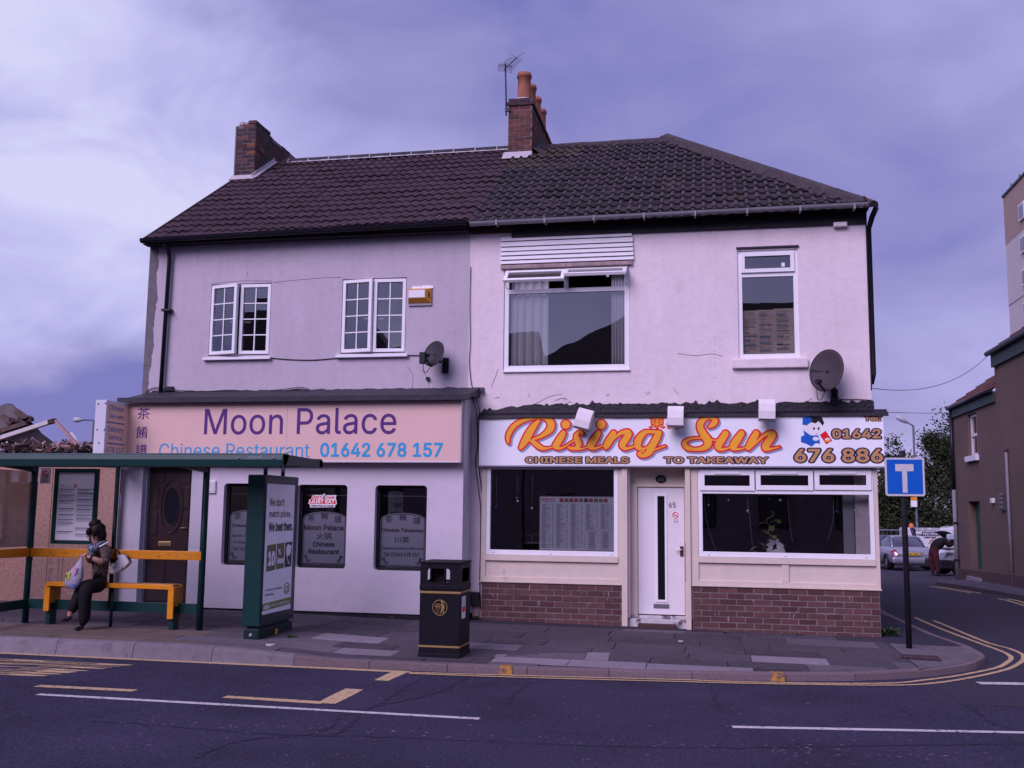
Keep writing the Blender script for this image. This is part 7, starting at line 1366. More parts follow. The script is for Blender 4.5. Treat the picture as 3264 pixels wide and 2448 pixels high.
# ================================================================== trees beyond the side street
bark = mat('bark', (.06, .05, .045), .95, .3, 9); l1 = mat('leaves_dark', (.026, .040, .017), .75, .35, 1.6, .3, rnd=.1); l2 = mat('leaves_mid', (.036, .050, .02), .75, .35, 1.6, .3); l3 = mat('leaves_rust', (.058, .036, .02), .75, .3, 2)
def tree(x, y, h, rad, seed, label, tall=1.0, nleaf=15000, airy=.0):
    r_ = random.Random(seed); zg = -1.2; t = thing('tree', (x, y, zg), label, 'tree'); mb = MB(); mb.tube([(x, y, zg), (x + .05, y, zg + h * .35), (x + .1, y, zg + h * .8)], [.16, .12, .04], 7); limbs = []
    for k in range(16): a = r_.uniform(0, 6.28); z0 = zg + h * r_.uniform(.12, .8); l_ = rad * r_.uniform(.5, 1.0) * (1 - .6 * (z0 - zg) / h); e_ = Vector((x + math.cos(a) * l_, y + math.sin(a) * l_, z0 + r_.uniform(.15, .5) * h * .35)); mb.tube([(x + .05, y, z0), e_], [.06, .015], 5); limbs.append((Vector((x + .05, y, z0)), e_))
    limbs.append((Vector((x, y, zg + h * .6)), Vector((x + .1, y, zg + h)))); mb.build('trunk', bark, t); cr = MB(); cl = []
    for a, b in limbs:
        for q in (.35, .6, .85, 1.05): cl.append((a.lerp(b, q) + Vector((r_.gauss(0, .15), r_.gauss(0, .15), r_.gauss(0, .2))), rad * r_.uniform(.18, .36)))
    for k in range(nleaf):
        c, s_ = r_.choice(cl); d = Vector((r_.gauss(0, 1), r_.gauss(0, 1), r_.gauss(0, .9))); p = c + d * s_ * .62
        if p.z < zg + .1: continue
        n = Vector((r_.gauss(0, 1), r_.gauss(0, 1), r_.gauss(0, 1) + .6)).normalized(); u = n.orthogonal().normalized() * r_.uniform(.04, .08); v = n.cross(u) * r_.uniform(1.1, 1.9); q = r_.random(); cr.cur = 0 if q < .6 else 1 if q < .95 else 2; cr.add([p - u, p - v * .7 , p + u, p + v], [(0, 1, 2, 3)])
    cr.build('crown', [l1, l2, l3], t, fix=False); return t
tree(10.9, 50, 7.0, 2.3, 1, 'spreading dark tree just left of the street lamp at the street end'); tree(14.8, 52, 8.6, 2.4, 2, 'tallest dark tree with a ragged pointed crown beside the brown house', nleaf=18000); tree(12.8, 54, 5.8, 2.8, 3, 'low rounded dark tree between the lamp and the pointed tree', nleaf=16000); tree(17.6, 54, 7.0, 2.6, 4, 'dark tree half hidden behind the corner of the brown house'); tree(8.6, 53, 6.0, 2.2, 5, 'dark tree mostly hidden behind the pinkish white corner wall')
mb = MB(); r_ = random.Random(9)
for k in range(36000):
    x = r_.uniform(6.5, 22); p = Vector((x, 49.5 + r_.uniform(-.9, .9), -1.3 + abs(r_.gauss(0, 1.0)) * 1.9 + .5 * mnoise.noise((x, 0, 0)))); n = Vector((r_.gauss(0, 1), r_.gauss(0, 1) - .6, r_.gauss(0, 1) + .6)).normalized(); u = n.orthogonal().normalized() * r_.uniform(.05, .10); v = n.cross(u) * 1.4; mb.cur = r_.choice((0, 0, 0, 1, 1, 2) if k % 7 == 0 else (0, 0, 1)); mb.add([p - u, p - v, p + u, p + v], [(0, 1, 2, 3)])
ug = mb.build('undergrowth', [l1, l2, l3], None, fix=False); tag(ug, 'dark undergrowth filling the gaps below the trees at the street end', None, None, 'stuff')
hdg = MB(); hdg.grid([[(x, 51.5, z) for x in np.linspace(4, 24, 12)] for z in (-1.5, .4, 2.4)]); 
# railing at the end of the street
rl = thing('railing', (9.0, 42, -1), 'grey metal railing along the end of the side street before the trees', 'railing'); rm_ = mat('rail_metal', (.13, .13, .16), .5, .1, metal=.3); zr1_ = hy((2840, 1690), 42).z
mb = MB(); mb.tube([(6.5, 42, zr1_), (14, 42, zr1_)], .05, 6); mb.build('top_rail', rm_, rl); mb = MB(); mb.tube([(6.5, 42, zr1_ - .75), (14, 42, zr1_ - .75)], .03, 6); mb.build('bottom_rail', rm_, rl)
for x in np.linspace(6.6, 14, 34): mb = MB(); mb.tube([(x, 42, zr1_ - .8), (x, 42, zr1_)], .012, 4); mb.build('baluster', rm_, rl)
# overhead wires
for (a, b, sag, lab) in (((hy((2783, 1238), 1.0)), hx((3160, 1121), BX - .1), .35, 'upper overhead wire slung from the corner house to the brown house'), (hy((2800, 1313), 1.0), hx((3052, 1315), BX - .1), .02, 'lower overhead wire stretched level across the side street')):
    mb = MB(); mb.tube([a.lerp(b, t) - Vector((0, 0, sag * 4 * t * (1 - t))) for t in np.linspace(0, 1, 18)], .0065, 4); tag(recentre(mb.build('wire', gut_black)), lab, 'wire')
# ================================================================== houses across the main road, behind the viewer (they show in the window glass)
ob = mat('opposite_brick', (.24, .18, .21), .95, .2, 4, .15); orf = mat('opposite_roof', (.028, .022, .026), .9, .2, 5)
for (x0, x1, ze, zr, ra, rb_, lab) in ((-8, 12, 7.9, 11.4, 5.0, .5, 'dark brick house with hipped roof across the main road'), (-10.9, -8.1, 7.0, 10.3, 0, 0, 'narrow dark brick house across the main road'), (-31, -11, 7.4, 11.6, 4.5, 3.5, 'tall dark brick house with hipped roof at the far end across the main road')):
    o = thing('opposite_house', ((x0 + x1) / 2, -32, -.1), lab, 'building'); box('wall', ob, o, x0, x1, -36, -28, -.2, ze)
    mb = MB(); mb.add([(x0 - .2, -27.7, ze), (x1 + .2, -27.7, ze), (x1 + .2, -36.3, ze), (x0 - .2, -36.3, ze), (x0 + ra, -32, zr), (x1 - rb_, -32, zr)], [(0, 1, 5, 4), (1, 2, 5), (2, 3, 4, 5), (3, 0, 4), (0, 3, 2, 1)]); rf_ = mb.build('roof', orf, o)
    box('chimney', ob, rf_, (x0 + x1) / 2 - 2.5, (x0 + x1) / 2 - 1.9, -31, -30.2, zr - 2.5, zr + .1 if zr < 9 else zr - 1.2)
    for k in range(int((x1 - x0) / 3)):
        for z in (1.0, 3.8): wnd = box('window', orf, o, x0 + 1 + 3 * k, x0 + 2.2 + 3 * k, -27.99, -27.93, z, z + 1.4); box('pane', dark_room, wnd, x0 + 1.08 + 3 * k, x0 + 2.12 + 3 * k, -27.929, -27.92, z + .08, z + 1.32)
# ================================================================== vehicles
silver_p = mat('car_silver', (.36, .36, .42), .28, .03, 3, metal=.55, coat=.5); white_p = mat('car_white', (.62, .62, .66), .3, .03, 3, coat=.5); car_gl = mat('car_glass', (.035, .04, .065), .06, 0, spec=.8); tyre = mat('tyre_black', (.012, .012, .014), .9, .1); rim_m = mat('rim_metal', (.35, .35, .40), .35, .05, metal=.7); lamp_red = mat('lamp_red', (.34, .012, .03), .2, .05); chrome = mat('chrome', (.62, .62, .68), .12, 0, metal=.9); trim = mat('car_trim', (.018, .018, .022), .6, .1); plate_y = mat('plate_yellow', (.62, .38, .03), .5, .04)
def car(name, label, cat, pos, head, body_m, st, gh, L2, W2, r_w=.31, wb=(-1.35, 1.4), open_bonnet=None):
    """st: stations (y, half width, z bottom, z belt); gh: glasshouse stations (y, hw low, hw top, z low, z top); y forward"""
    t = thing(name, pos, label, cat); Mt = Matrix.Translation(pos) @ Matrix.Rotation(head, 4, 'Z'); T = lambda x, y, z: Mt @ Vector((x, y, z)); rows = []
    for y, hw, zb, zt in st:
        half = [(0, zb), (hw * .86, zb), (hw * .985, zb + .10), (hw, zb + (zt - zb) * .55), (hw * .97, zt - .07), (hw * .90, zt), (hw * .45, zt + .02), (0, zt + .025)]; rows.append([T(x, y, z) for x, z in half] + [T(-x, y, z) for x, z in half[-2:0:-1]] + [T(0, y, zb)])
    mb = MB(); mb.smooth = True; mb.grid(rows); mb.poly(rows[0][:-1]); mb.poly(rows[-1][:-1][::-1]); b = mb.build('body', body_m, t)
    ws = b.modifiers.new('sub', 'SUBSURF'); ws.levels = ws.render_levels = 1
    rows = []
    for y, h0, h1, z0, z1 in gh: half = [(h0, z0), (h0 + (h1 - h0) * .55, z0 + (z1 - z0) * .55), (h1, z1 - .04), (h1 * .85, z1), (0, z1 + .015)]; rows.append([T(x, y, z) for x, z in half] + [T(-x, y, z) for x, z in half[-2::-1]])
    mb = MB(); mb.smooth = True; mb.grid(rows); mb.build('windows', car_gl, t)
    top = [g_ for g_ in gh if g_[4] > max(q[4] for q in gh) - .1]; mb = MB(); mb.smooth = True; mb.grid([[T(h1 * k, y, z1 + .022 - .03 * abs(k) ** 3) for k in (-1.01, -.85, -.4, 0, .4, .85, 1.01)] for y, h0, h1, z0, z1 in top]); so = mb.build('roof', body_m, t); sm_ = so.modifiers.new('thickness', 'SOLIDIFY'); sm_.thickness = .03
    for sx in (-1, 1):
        for i in range(len(gh) - 1):
            if abs(gh[i][4] - gh[i + 1][4]) > .15:
                a, c = gh[i], gh[i + 1]; mb = MB(); mb.tube([T(sx * (a[1 if a[4] - a[3] < .1 else 2] + .01), a[0], a[4] if a[4] - a[3] < .1 else a[4] - .02), T(sx * (c[1 if c[4] - c[3] < .1 else 2] + .01), c[0], c[4] if c[4] - c[3] < .1 else c[4] - .02)], .035, 6); mb.build('pillar', body_m, t)
        for y in (wb[0], wb[1]):
            c = T(sx * (W2 - .10), y, r_w); ax = (Mt.to_3x3() @ Vector((sx, 0, 0))); mb = MB(); mb.lathe([(r_w * .62, -.1), (r_w * .98, -.1), (r_w, -.06), (r_w, .06), (r_w * .97, .10), (r_w * .64, .10), (r_w * .62, .06)], c, ax, 22); wh = mb.build('wheel', tyre, t); mb = MB(); mb.lathe([(r_w * .63, .07), (r_w * .5, .085), (r_w * .2, .06), (.001, .07)], c, ax, 14); mb.build('rim', rim_m, wh)
            mb = MB(); pts = [T(sx * (W2 + .002), y + (r_w + .05) * math.cos(a), r_w + (r_w + .05) * math.sin(a)) for a in np.linspace(-.2, math.pi + .2, 14)]; mb.tube(pts, .035, 5); mb.build('wheel_arch', trim, t)
        mb = MB(); mb.lathe([(.001, -.07), (.06, -.05), (.085, 0), (.06, .05), (.001, .07)], T(sx * (W2 + .10), gh[-1][0] - .35 if gh[-1][0] > 0 else .6, gh[0][3] + .08), Mt.to_3x3() @ Vector((1, 0, 0)), 8); mb.build('mirror', body_m, t)
    return t, T, Mt
cy_ = 30.2; cz_ = zstreet(cy_); cX = hy((2898, 1760), cy_).x
st = [(-2.36, .74, .34, .70), (-2.30, .82, .28, .88), (-2.1, .87, .24, .98), (-1.4, .90, .22, 1.0), (0, .91, .2, .98), (1.3, .90, .2, .94), (1.9, .86, .22, .84), (2.3, .78, .26, .70), (2.36, .66, .32, .60)]
gh = [(-1.75, .70, .66, .98, .985), (-1.05, .78, .56, .97, 1.40), (-.5, .80, .57, .97, 1.45), (.3, .80, .57, .96, 1.43), (1.25, .74, .68, .94, .95)]
c1_, T, Mt = car('parked_car', 'silver saloon parked tail towards the viewer in the side street', 'car', (cX, cy_ + 2.3, cz_), R(4), silver_p, st, gh, 2.36, .91)
def quadb(nm, m, par, pts, th=None): mb = MB(); mb.poly(pts); return mb.build(nm, m, par, fix=False)
for sx in (-1, 1): quadb('tail_light', lamp_red, c1_, [T(sx * x, y, z) for x, y, z in ((.55, -2.405, .66), (.86, -2.28, .64), (.895, -2.15, .80), (.74, -2.335, .90))])
def bx(nm, m, par, x0, x1, y0, y1, z0, z1, bev=.005): return box(nm, m, par, x0, x1, y0, y1, z0, z1, bev, Mt)
bx('number_plate', plate_y, c1_, -.26, .26, -2.425, -2.405, .66, .77); ft_ = lambda u, v: (T(-.23 + .46 * u, -2.427, .675 + .08 * v), Mt.to_3x3() @ Vector((0, -1, 0))); bx('chrome_strip', chrome, c1_, -.42, .42, -2.425, -2.40, .80, .825); bx('bumper', silver_p, c1_, -.86, .86, -2.45, -2.2, .32, .56, .05); bx('bumper_strip', chrome, c1_, -.80, .80, -2.462, -2.445, .40, .425); bx('valance', trim, c1_, -.75, .75, -2.41, -2.2, .22, .315); bx('brake_light', lamp_red, c1_, -.16, .16, -1.80, -1.77, 1.0, 1.02)
quadb('number', trim, c1_, [T(x, -2.4265, z) for x, z in ((-.2, .70), (-.08, .70), (-.08, .735), (-.2, .735))]); quadb('number', trim, c1_, [T(x, -2.4265, z) for x, z in ((-.03, .70), (.2, .70), (.2, .735), (-.03, .735))])
# white car with its bonnet up, nose towards the left
hy_ = 24.9; hz_ = zstreet(hy_); hX = hy((2990, 1790), hy_).x; HL = R(101)
st = [(-1.9, .70, .34, .8), (-1.8, .80, .26, .92), (-1.2, .84, .22, .95), (0, .85, .2, .95), (.9, .86, .24, 1.02), (1.25, .86, .24, .99), (1.7, .84, .26, .96), (1.93, .78, .30, .88), (2.0, .68, .36, .74)]
gh = [(-1.85, .74, .70, .92, .95), (-1.6, .76, .58, .93, 1.45), (-.8, .77, .60, .95, 1.55), (.1, .77, .60, .97, 1.53), (1.0, .74, .66, .98, 1.0)]
dirv = Matrix.Rotation(HL, 3, 'Z') @ Vector((0, 1, 0)); c2_, T, Mt = car('parked_car', 'white hatchback with raised bonnet, nose showing past the brown house', 'car', (hX - dirv.x * 1.9, hy_ - dirv.y * 1.9, hz_), HL, white_p, st, gh, 1.98, .87, r_w=.33)
bb = Mt @ Matrix.Translation((0, .95, .95)) @ Matrix.Rotation(R(-0), 4, 'X'); mb = MB(); hh_ = R(42)
rows = [[T(x * (1 - .08 * s), .95 + s * .98 * math.cos(hh_),  1.02 + s * .98 * math.sin(hh_) - .05 * (x / .7) ** 2 + .06 * math.sin(math.pi * s)) for x in np.linspace(-.72, .72, 9)] for s in np.linspace(0, 1, 7)]; mb.smooth = True; mb.grid(rows); bo = mb.build('bonnet', [white_p, trim], c2_, fix=False); sm_ = bo.modifiers.new('thickness', 'SOLIDIFY'); sm_.thickness = .03; 
mb = MB(); mb.smooth = True; mb.grid([[p - Vector((0, 0, .05)) for p in r_] for r_ in rows]); mb.build('bonnet_lining', trim, c2_, fix=False)
def bx2(nm, m, x0, x1, y0, y1, z0, z1, bev=.01): return box(nm, m, c2_, x0, x1, y0, y1, z0, z1, bev, Mt)
bx2('engine', mat('engine_dark', (.03, .03, .035), .5, .4, 9), -.6, .6, 1.15, 1.75, .8, 1.01); bx2('engine_part', upvc2, -.1, .2, 1.2, 1.45, 1.0, 1.12); bx2('bumper', trim, -.86, .86, 1.70, 2.07, .26, .60, .06); bx2('grille', trim, -.36, .36, 1.99, 2.03, .62, .74)
for sx in (-1, 1): quadb('headlight', mat('headlamp', (.45, .47, .52), .08, 0, metal=.5), c2_, [T(sx * x, y, z) for x, y, z in ((.42, 2.03, .70), (.76, 1.96, .70), (.87, 1.66, .84), (.80, 1.90, .88), (.46, 2.0, .85))])
mb = MB(); mb.tube([T(.55, 1.7, .97), T(.52, 1.52, 1.40)], .012, 5); mb.build('bonnet_stay', trim, c2_)
# lettered white van behind
vy = 35; vz = zstreet(vy); v0_, v1_ = hy((2888, 1700), vy).x, hy((2888, 1700), vy).x + 4.4
vn = thing('van', ((v0_ + v1_) / 2, vy + .9, vz), 'white garage van with black lettering parked side on behind the silver saloon', 'van'); ztp = hy((2950, 1683), vy).z
mb = MB(); pr_ = [(v0_, vz + .35), (v0_, ztp - .05), (v0_ + .08, ztp), (v0_ + 2.9, ztp), (v0_ + 3.5, ztp - .6), (v0_ + 4.3, ztp - .8), (v0_ + 4.4, vz + .35)]; mb.prism([Vector((x, vy, z)) for x, z in pr_], (0, 1.8, 0)); mb.build('body', white_p, vn, .05)
vt_ = mat('van_print', (.03, .03, .06), .5, 0)
for s, x0, y0, x1, y1, bo_ in (('MOBILE UNIT - 24 HOUR', 520, 1000, 780, 1016, .01), ('WHEELS SERVICE EXHAUSTS', 520, 1022, 790, 1040, .01), ('STOCKTON', 590, 1046, 752, 1064, .05), ('TYRES & EXHAUSTS', 536, 1070, 808, 1092, .05), ('CENTRE', 612, 1098, 742, 1114, .05)): text_y('lettering', s, vt_, vn, KT, x0, y0, x1, y1, vy, bold=bo_, push=.01)
mb = MB()
for k in range(7):
    a, b, c = (hy(KT(465 + 4 * k, 1010 + 13 * k), vy), hy(KT(490 + 3 * k, 1004 + 13 * k), vy), hy(KT(520 + 2 * k, 1016 + 12 * k), vy)); mb.tube([a, b, c], .03, 4)
mb.build('tread_motif', vt_, vn)
for x in (v0_ + .8, v1_ - .8):
    mb = MB(); mb.lathe([(.2, -.02), (.30, -.02), (.31, .1), (.2, .12)], (x, vy + .05, vz + .31), (0, 1, 0), 18); mb.build('wheel', tyre, vn)
bc = hy(KT(480, 985), vy + .6); mb = MB(); mb.lathe([(.09, -.15), (.11, 0), (.1, .1), (.001, .14)], bc, n=10); mb.build('beacon', mat('beacon_orange', (.60, .16, .06), .3, 0), vn)
p = hy(KT(905, 1000), 37); o = thing('van', (p.x + 1.6, 38, zstreet(37)), 'white van roof just showing behind the raised bonnet', 'van'); zt4 = hy(KT(905, 988), 37).z; mb = MB(); mb.prism([Vector((p.x - .5, 37, z0_)) + Vector((dx_, 0, 0)) for dx_, z0_ in ((0, zstreet(37) + .3), (0, zt4 - .5), (.35, zt4 - .05), (.6, zt4), (3.4, zt4), (3.6, zstreet(37) + .3))], (0, 1.7, 0)); mb.build('body', white_p, o, .05); box('side_window', car_gl, o, p.x + .1, p.x + .9, 36.985, 36.999, zt4 - .55, zt4 - .15)
for x in (p.x + .3, p.x + 2.4): mb = MB(); mb.lathe([(.2, -.02), (.30, -.02), (.31, .1), (.2, .12)], (x, 37.05, zstreet(37) + .31), (0, 1, 0), 14); mb.build('wheel', tyre, o)
# dark parked car partly hidden by the corner of the takeaway
dk = mat('car_dark', (.02, .02, .03), .25, .05, coat=.5); st = [(-2.0, .70, .34, .8), (-1.9, .80, .26, .92), (-1.2, .84, .22, .95), (0, .85, .2, .95), (.9, .85, .22, .93), (1.7, .80, .24, .82), (1.98, .6, .34, .6)]
p = hy((2812, 1760), 34); car('parked_car', 'dark car mostly hidden behind the corner of the takeaway and the silver saloon', 'car', (p.x - .35, 36, zstreet(35)), R(3), dk, st, gh, 2, .85)
# ================================================================== people
def figure(parent, J, edges, bonemat, mats, root, sub=1):
    names = list(J); me = bpy.data.meshes.new('body'); me.from_pydata([tuple(J[n][0]) for n in names], [(names.index(a), names.index(b)) for a, b in edges], []); o = bpy.data.objects.new('body_tmp', me); COL.objects.link(o)
    sk = o.modifiers.new('skin', 'SKIN'); sk.use_smooth_shade = True; sk.branch_smoothing = .6; sb_ = o.modifiers.new('sub', 'SUBSURF'); sb_.levels = sb_.render_levels = sub + 1
    for i, n in enumerate(names): r_ = J[n][1]; d = me.skin_vertices[0].data[i]; d.radius = r_ if isinstance(r_, tuple) else (r_, r_); d.use_root = (n == root)
    ev = bpy.data.meshes.new_from_object(o.evaluated_get(bpy.context.evaluated_depsgraph_get())); bpy.data.objects.remove(o)
    segs = [(Vector(J[a][0]), Vector(J[b][0]), bonemat.get((a, b), 0)) for a, b in edges]
    for p in ev.polygons:
        c = p.center; best = (9, 0)
        for a, b, m_ in segs:
            d = b - a; t = max(0, min(1, (c - a).dot(d) / max(1e-9, d.length_squared))); q = (c - a - d * t).length * (1.7 if m_ == 0 else 1); 
            if q < best[0]: best = (q, m_)
        p.material_index = best[1]; p.use_smooth = True
    ev.transform(Matrix.Translation(-ORG[parent])); return link('body', ev, mats, parent)
skin = mat('skin', (.42, .23, .17), .5, .06, 9); black_t = mat('trousers_black', (.006, .005, .007), .85, .25, 20, .2, .2, 60); hairm = mat('hair_dark', (.012, .008, .008), .5, .4, 40, .2); shoe = mat('shoe_black', (.008, .007, .008), .5, .1)
def pattern_mat(name, cols, scale):
    m = bpy.data.materials.new(name); m.use_nodes = True; t = m.node_tree; L = t.links; b = t.nodes['Principled BSDF']; b.inputs['Roughness'].default_value = .85; tcn = t.nodes.new('ShaderNodeTexCoord'); n = t.nodes.new('ShaderNodeTexNoise'); n.inputs['Scale'].default_value = scale; n.inputs['Detail'].default_value = 5; n.inputs['Distortion'].default_value = 1.2; r_ = t.nodes.new('ShaderNodeValToRGB'); r_.color_ramp.interpolation = 'CONSTANT'
    L.new(tcn.outputs['Object'], n.inputs['Vector']); L.new(n.outputs['Fac'], r_.inputs[0]); L.new(r_.outputs[0], b.inputs['Base Color']); e = r_.color_ramp.elements; e[0].position, e[0].color = 0, (*cols[0][1], 1); e[1].position, e[1].color = cols[1][0], (*cols[1][1], 1)
    for p_, c_ in cols[2:]: x = e.new(p_); x.color = (*c_, 1)
    return m
blouse = pattern_mat('blouse_print', [(0, (.015, .010, .012)), (.44, (.065, .036, .034)), (.50, (.19, .12, .105)), (.54, (.02, .013, .015)), (.60, (.13, .08, .07))], 20)
scarfm = pattern_mat('scarf_print', [(0, (.02, .025, .06)), (.48, (.25, .27, .34)), (.56, (.02, .025, .05)), (.66, (.5, .52, .6))], 18)
W = lambda x, y, Y: hy(KW(x, y), Y)
wo = thing('person', (hy((300, 1990), -3.1).x, -3.1, zpav(-8.2, -3.1)), 'seated woman with dark pinned up hair, patterned blouse and black trousers looking down', 'person')
J = dict(pelvis=(W(900, 925, -2.90), (.180, .145)), belly=(W(860, 790, -2.93), (.190, .150)), chest=(W(850, 620, -2.97), (.182, .145)), upper=(W(850, 490, -3.0), (.15, .11)), neck=(W(815, 385, -3.02), .052), skull0=(W(780, 330, -3.04), .066), skull1=(W(775, 255, -3.04), (.082, .085)), crown=(W(785, 190, -3.03), .065),
         ls=(W(940, 480, -3.13), .088), le=(W(915, 672, -3.23), .060), lm=(W(810, 620, -3.32), .040), lw=(W(715, 585, -3.36), .029), lh=(W(665, 560, -3.37), (.034, .026)),
         rs=(W(760, 480, -2.90), .066), re=(W(715, 640, -3.05), .048), rw=(W(670, 560, -3.24), .030), rh=(W(640, 545, -3.30), (.034, .026)),
         lhip=(W(830, 960, -3.02), .125), lk=(W(655, 985, -3.34), .098), lca=(W(640, 1200, -3.33), .085), lcu=(W(635, 1430, -3.30), .082), lan=(W(600, 1490, -3.31), .034), lheel=(W(600, 1535, -3.30), .032), ltoe=(W(500, 1555, -3.40), (.030, .022)),
         rhip=(W(800, 950, -2.92), .100), rk=(W(610, 975, -3.20), .092), rca=(W(545, 1120, -3.27), .080), rcu=(W(480, 1270, -3.32), .076), ran=(W(440, 1340, -3.34), .034), rheel=(W(425, 1420, -3.35), .032), rtoe=(W(325, 1430, -3.42), (.030, .022)))
E_ = [('pelvis', 'belly'), ('belly', 'chest'), ('chest', 'upper'), ('upper', 'neck'), ('neck', 'skull0'), ('skull0', 'skull1'), ('skull1', 'crown'), ('upper', 'ls'), ('ls', 'le'), ('le', 'lm'), ('lm', 'lw'), ('lw', 'lh'), ('upper', 'rs'), ('rs', 're'), ('re', 'rw'), ('rw', 'rh'), ('pelvis', 'lhip'), ('lhip', 'lk'), ('lk', 'lca'), ('lca', 'lcu'), ('lcu', 'lan'), ('lan', 'lheel'), ('lheel', 'ltoe'), ('pelvis', 'rhip'), ('rhip', 'rk'), ('rk', 'rca'), ('rca', 'rcu'), ('rcu', 'ran'), ('ran', 'rheel'), ('rheel', 'rtoe')]
bm_ = {('pelvis', 'belly'): 1, ('belly', 'chest'): 1, ('chest', 'upper'): 1, ('upper', 'ls'): 1, ('upper', 'rs'): 1, ('ls', 'le'): 1, ('rs', 're'): 1, ('pelvis', 'lhip'): 2, ('pelvis', 'rhip'): 2, ('lhip', 'lk'): 2, ('rhip', 'rk'): 2, ('lk', 'lca'): 2, ('rk', 'rca'): 2, ('lca', 'lcu'): 2, ('rca', 'rcu'): 2, ('lheel', 'ltoe'): 3, ('rheel', 'rtoe'): 3}
figure(wo, J, E_, bm_, [skin, blouse, black_t, shoe], 'pelvis')
fdir = Vector((-.82, -.52, -.25)).normalized(); hc = J['skull1'][0]; up_ = Vector((-.18, -.05, .98)).normalized(); sd_ = fdir.cross(up_).normalized()
mb = MB(); mb.smooth = True                                   # hair: cap, bun, fringe
def blob(c, rx, ry, rz, n=12, jit=.0):
    rows = []
    for i in range(n + 1):
        a = math.pi * i / n; rows.append([c + fdir * (rx * math.sin(a) * math.cos(b) * (1 + jit * rng.uniform(-1, 1))) + sd_ * (ry * math.sin(a) * math.sin(b)) + up_ * (rz * math.cos(a)) for b in np.linspace(0, 6.2832, 2 * n + 1)])
    mb.grid(rows)
blob(hc - fdir * .035 + up_ * .035, .112, .106, .108, jit=.06); blob(hc - fdir * .02 + up_ * .130, .078, .075, .056, jit=.12); blob(hc - fdir * .085 - up_ * .04, .06, .085, .10, jit=.1)
for k in range(26): a = rng.uniform(0, 6.28); p0_ = hc + (fdir * math.cos(a) * .09 + sd_ * math.sin(a) * .10) * .95 - fdir * .03 + up_ * rng.uniform(-.02, .08); mb.tube([p0_, p0_ + (fdir * math.cos(a) + sd_ * math.sin(a)) * .02 - up_ * .05, p0_ + sd_ * rng.uniform(-.02, .02) - up_ * rng.uniform(.08, .15)], [.012, .009, .002], 4)
for k in range(16): a = -1 + 2 * k / 15; p0_ = hc + fdir * (.075 - .03 * a * a) + sd_ * (.085 * a) + up_ * .075; mb.tube([p0_, p0_ + fdir * .028 - up_ * .035, p0_ + fdir * .022 - up_ * rng.uniform(.05, .10)], [.014, .012, .003], 5)
mb.build('hair', hairm, wo)
mb = MB(); mb.tube([hc + fdir * .075 + up_ * .005, hc + fdir * .105 - up_ * .028, hc + fdir * .08 - up_ * .034], [.008, .014, .008], 6); mb.build('nose', skin, wo)
for s_ in (-1, 1): mb = MB(); mb.lathe([(.001, -.010), (.010, 0), (.001, .010)], hc + fdir * .083 + sd_ * (.032 * s_) + up_ * .004, fdir, 8); mb.build('eye', black, wo); mb = MB(); mb.lathe([(.012, -.005), (.018, 0), (.012, .006)], hc + sd_ * (.085 * s_) - up_ * .005, sd_, 8); mb.build('ear', skin, wo)
mb = MB(); mb.tube([hc + fdir * .082 - up_ * .062 + sd_ * .02, hc + fdir * .088 - up_ * .060, hc + fdir * .082 - up_ * .062 - sd_ * .02], .006, 5); mb.build('mouth', mat('lips', (.30, .10, .09), .5, 0), wo)
mb = MB(); mb.smooth = True; nk = J['neck'][0] + Vector((0, 0, -.02))
q = catmull([nk + Vector((math.cos(a) * .10, math.sin(a) * .09, -.03 * math.cos(a + 2.6))) for a in np.linspace(0, 6.28, 9)], 5); mb.tube(q, .034, 8); q = catmull([W(880, 400, -3.12), W(800, 450, -3.16), W(745, 490, -3.19), W(740, 560, -3.2)], 5); mb.tube(q, [.035 + .035 * math.sin(math.pi * k / (len(q) - 1)) for k in range(len(q))], 8); mb.build('scarf', scarfm, wo)
mb = MB(); mb.tube(catmull([W(965, 370, -3.13), W(900, 405, -3.17), W(835, 440, -3.20)], 5), .012, 6); mb.build('scarf_edge', pwhite, wo)
def fingers(name, wrist, hand, curl, par):
    d = (hand - wrist).normalized(); s_ = d.cross(Vector((0, -.4, 1))).normalized(); n_ = s_.cross(d)
    for k, (o_, l_) in enumerate(((-.024, .052), (-.008, .060), (.008, .056), (.022, .044))):
        a = hand + d * .012 + s_ * o_; mb = MB(); mb.tube([a, a + d * l_ * .5 + curl * .008, a + d * l_ * .8 + curl * .025, a + d * l_ * .82 + curl * .045], [.0095, .009, .008, .006], 6); mb.build('finger', skin, par)
    a = hand - d * .02 - s_ * .03; mb = MB(); mb.tube([a, a - s_ * .02 + d * .025 + curl * .012, a - s_ * .008 + d * .05 + curl * .02], [.011, .010, .007], 6); mb.build('thumb', skin, par)
fingers('l', J['lw'][0], J['lh'][0], Vector((-.3, .5, -.8)), wo); fingers('r', J['rw'][0], J['rh'][0], Vector((-.3, -.3, -.9)), wo)
mb = MB(); c_ = J['lm'][0].lerp(J['lw'][0], .9); d_ = (J['lw'][0] - J['lm'][0]).normalized(); mb.lathe([(.034, -.012), (.037, 0), (.034, .012)], c_, d_, 12); mb.build('watch_strap', gut_black, wo)
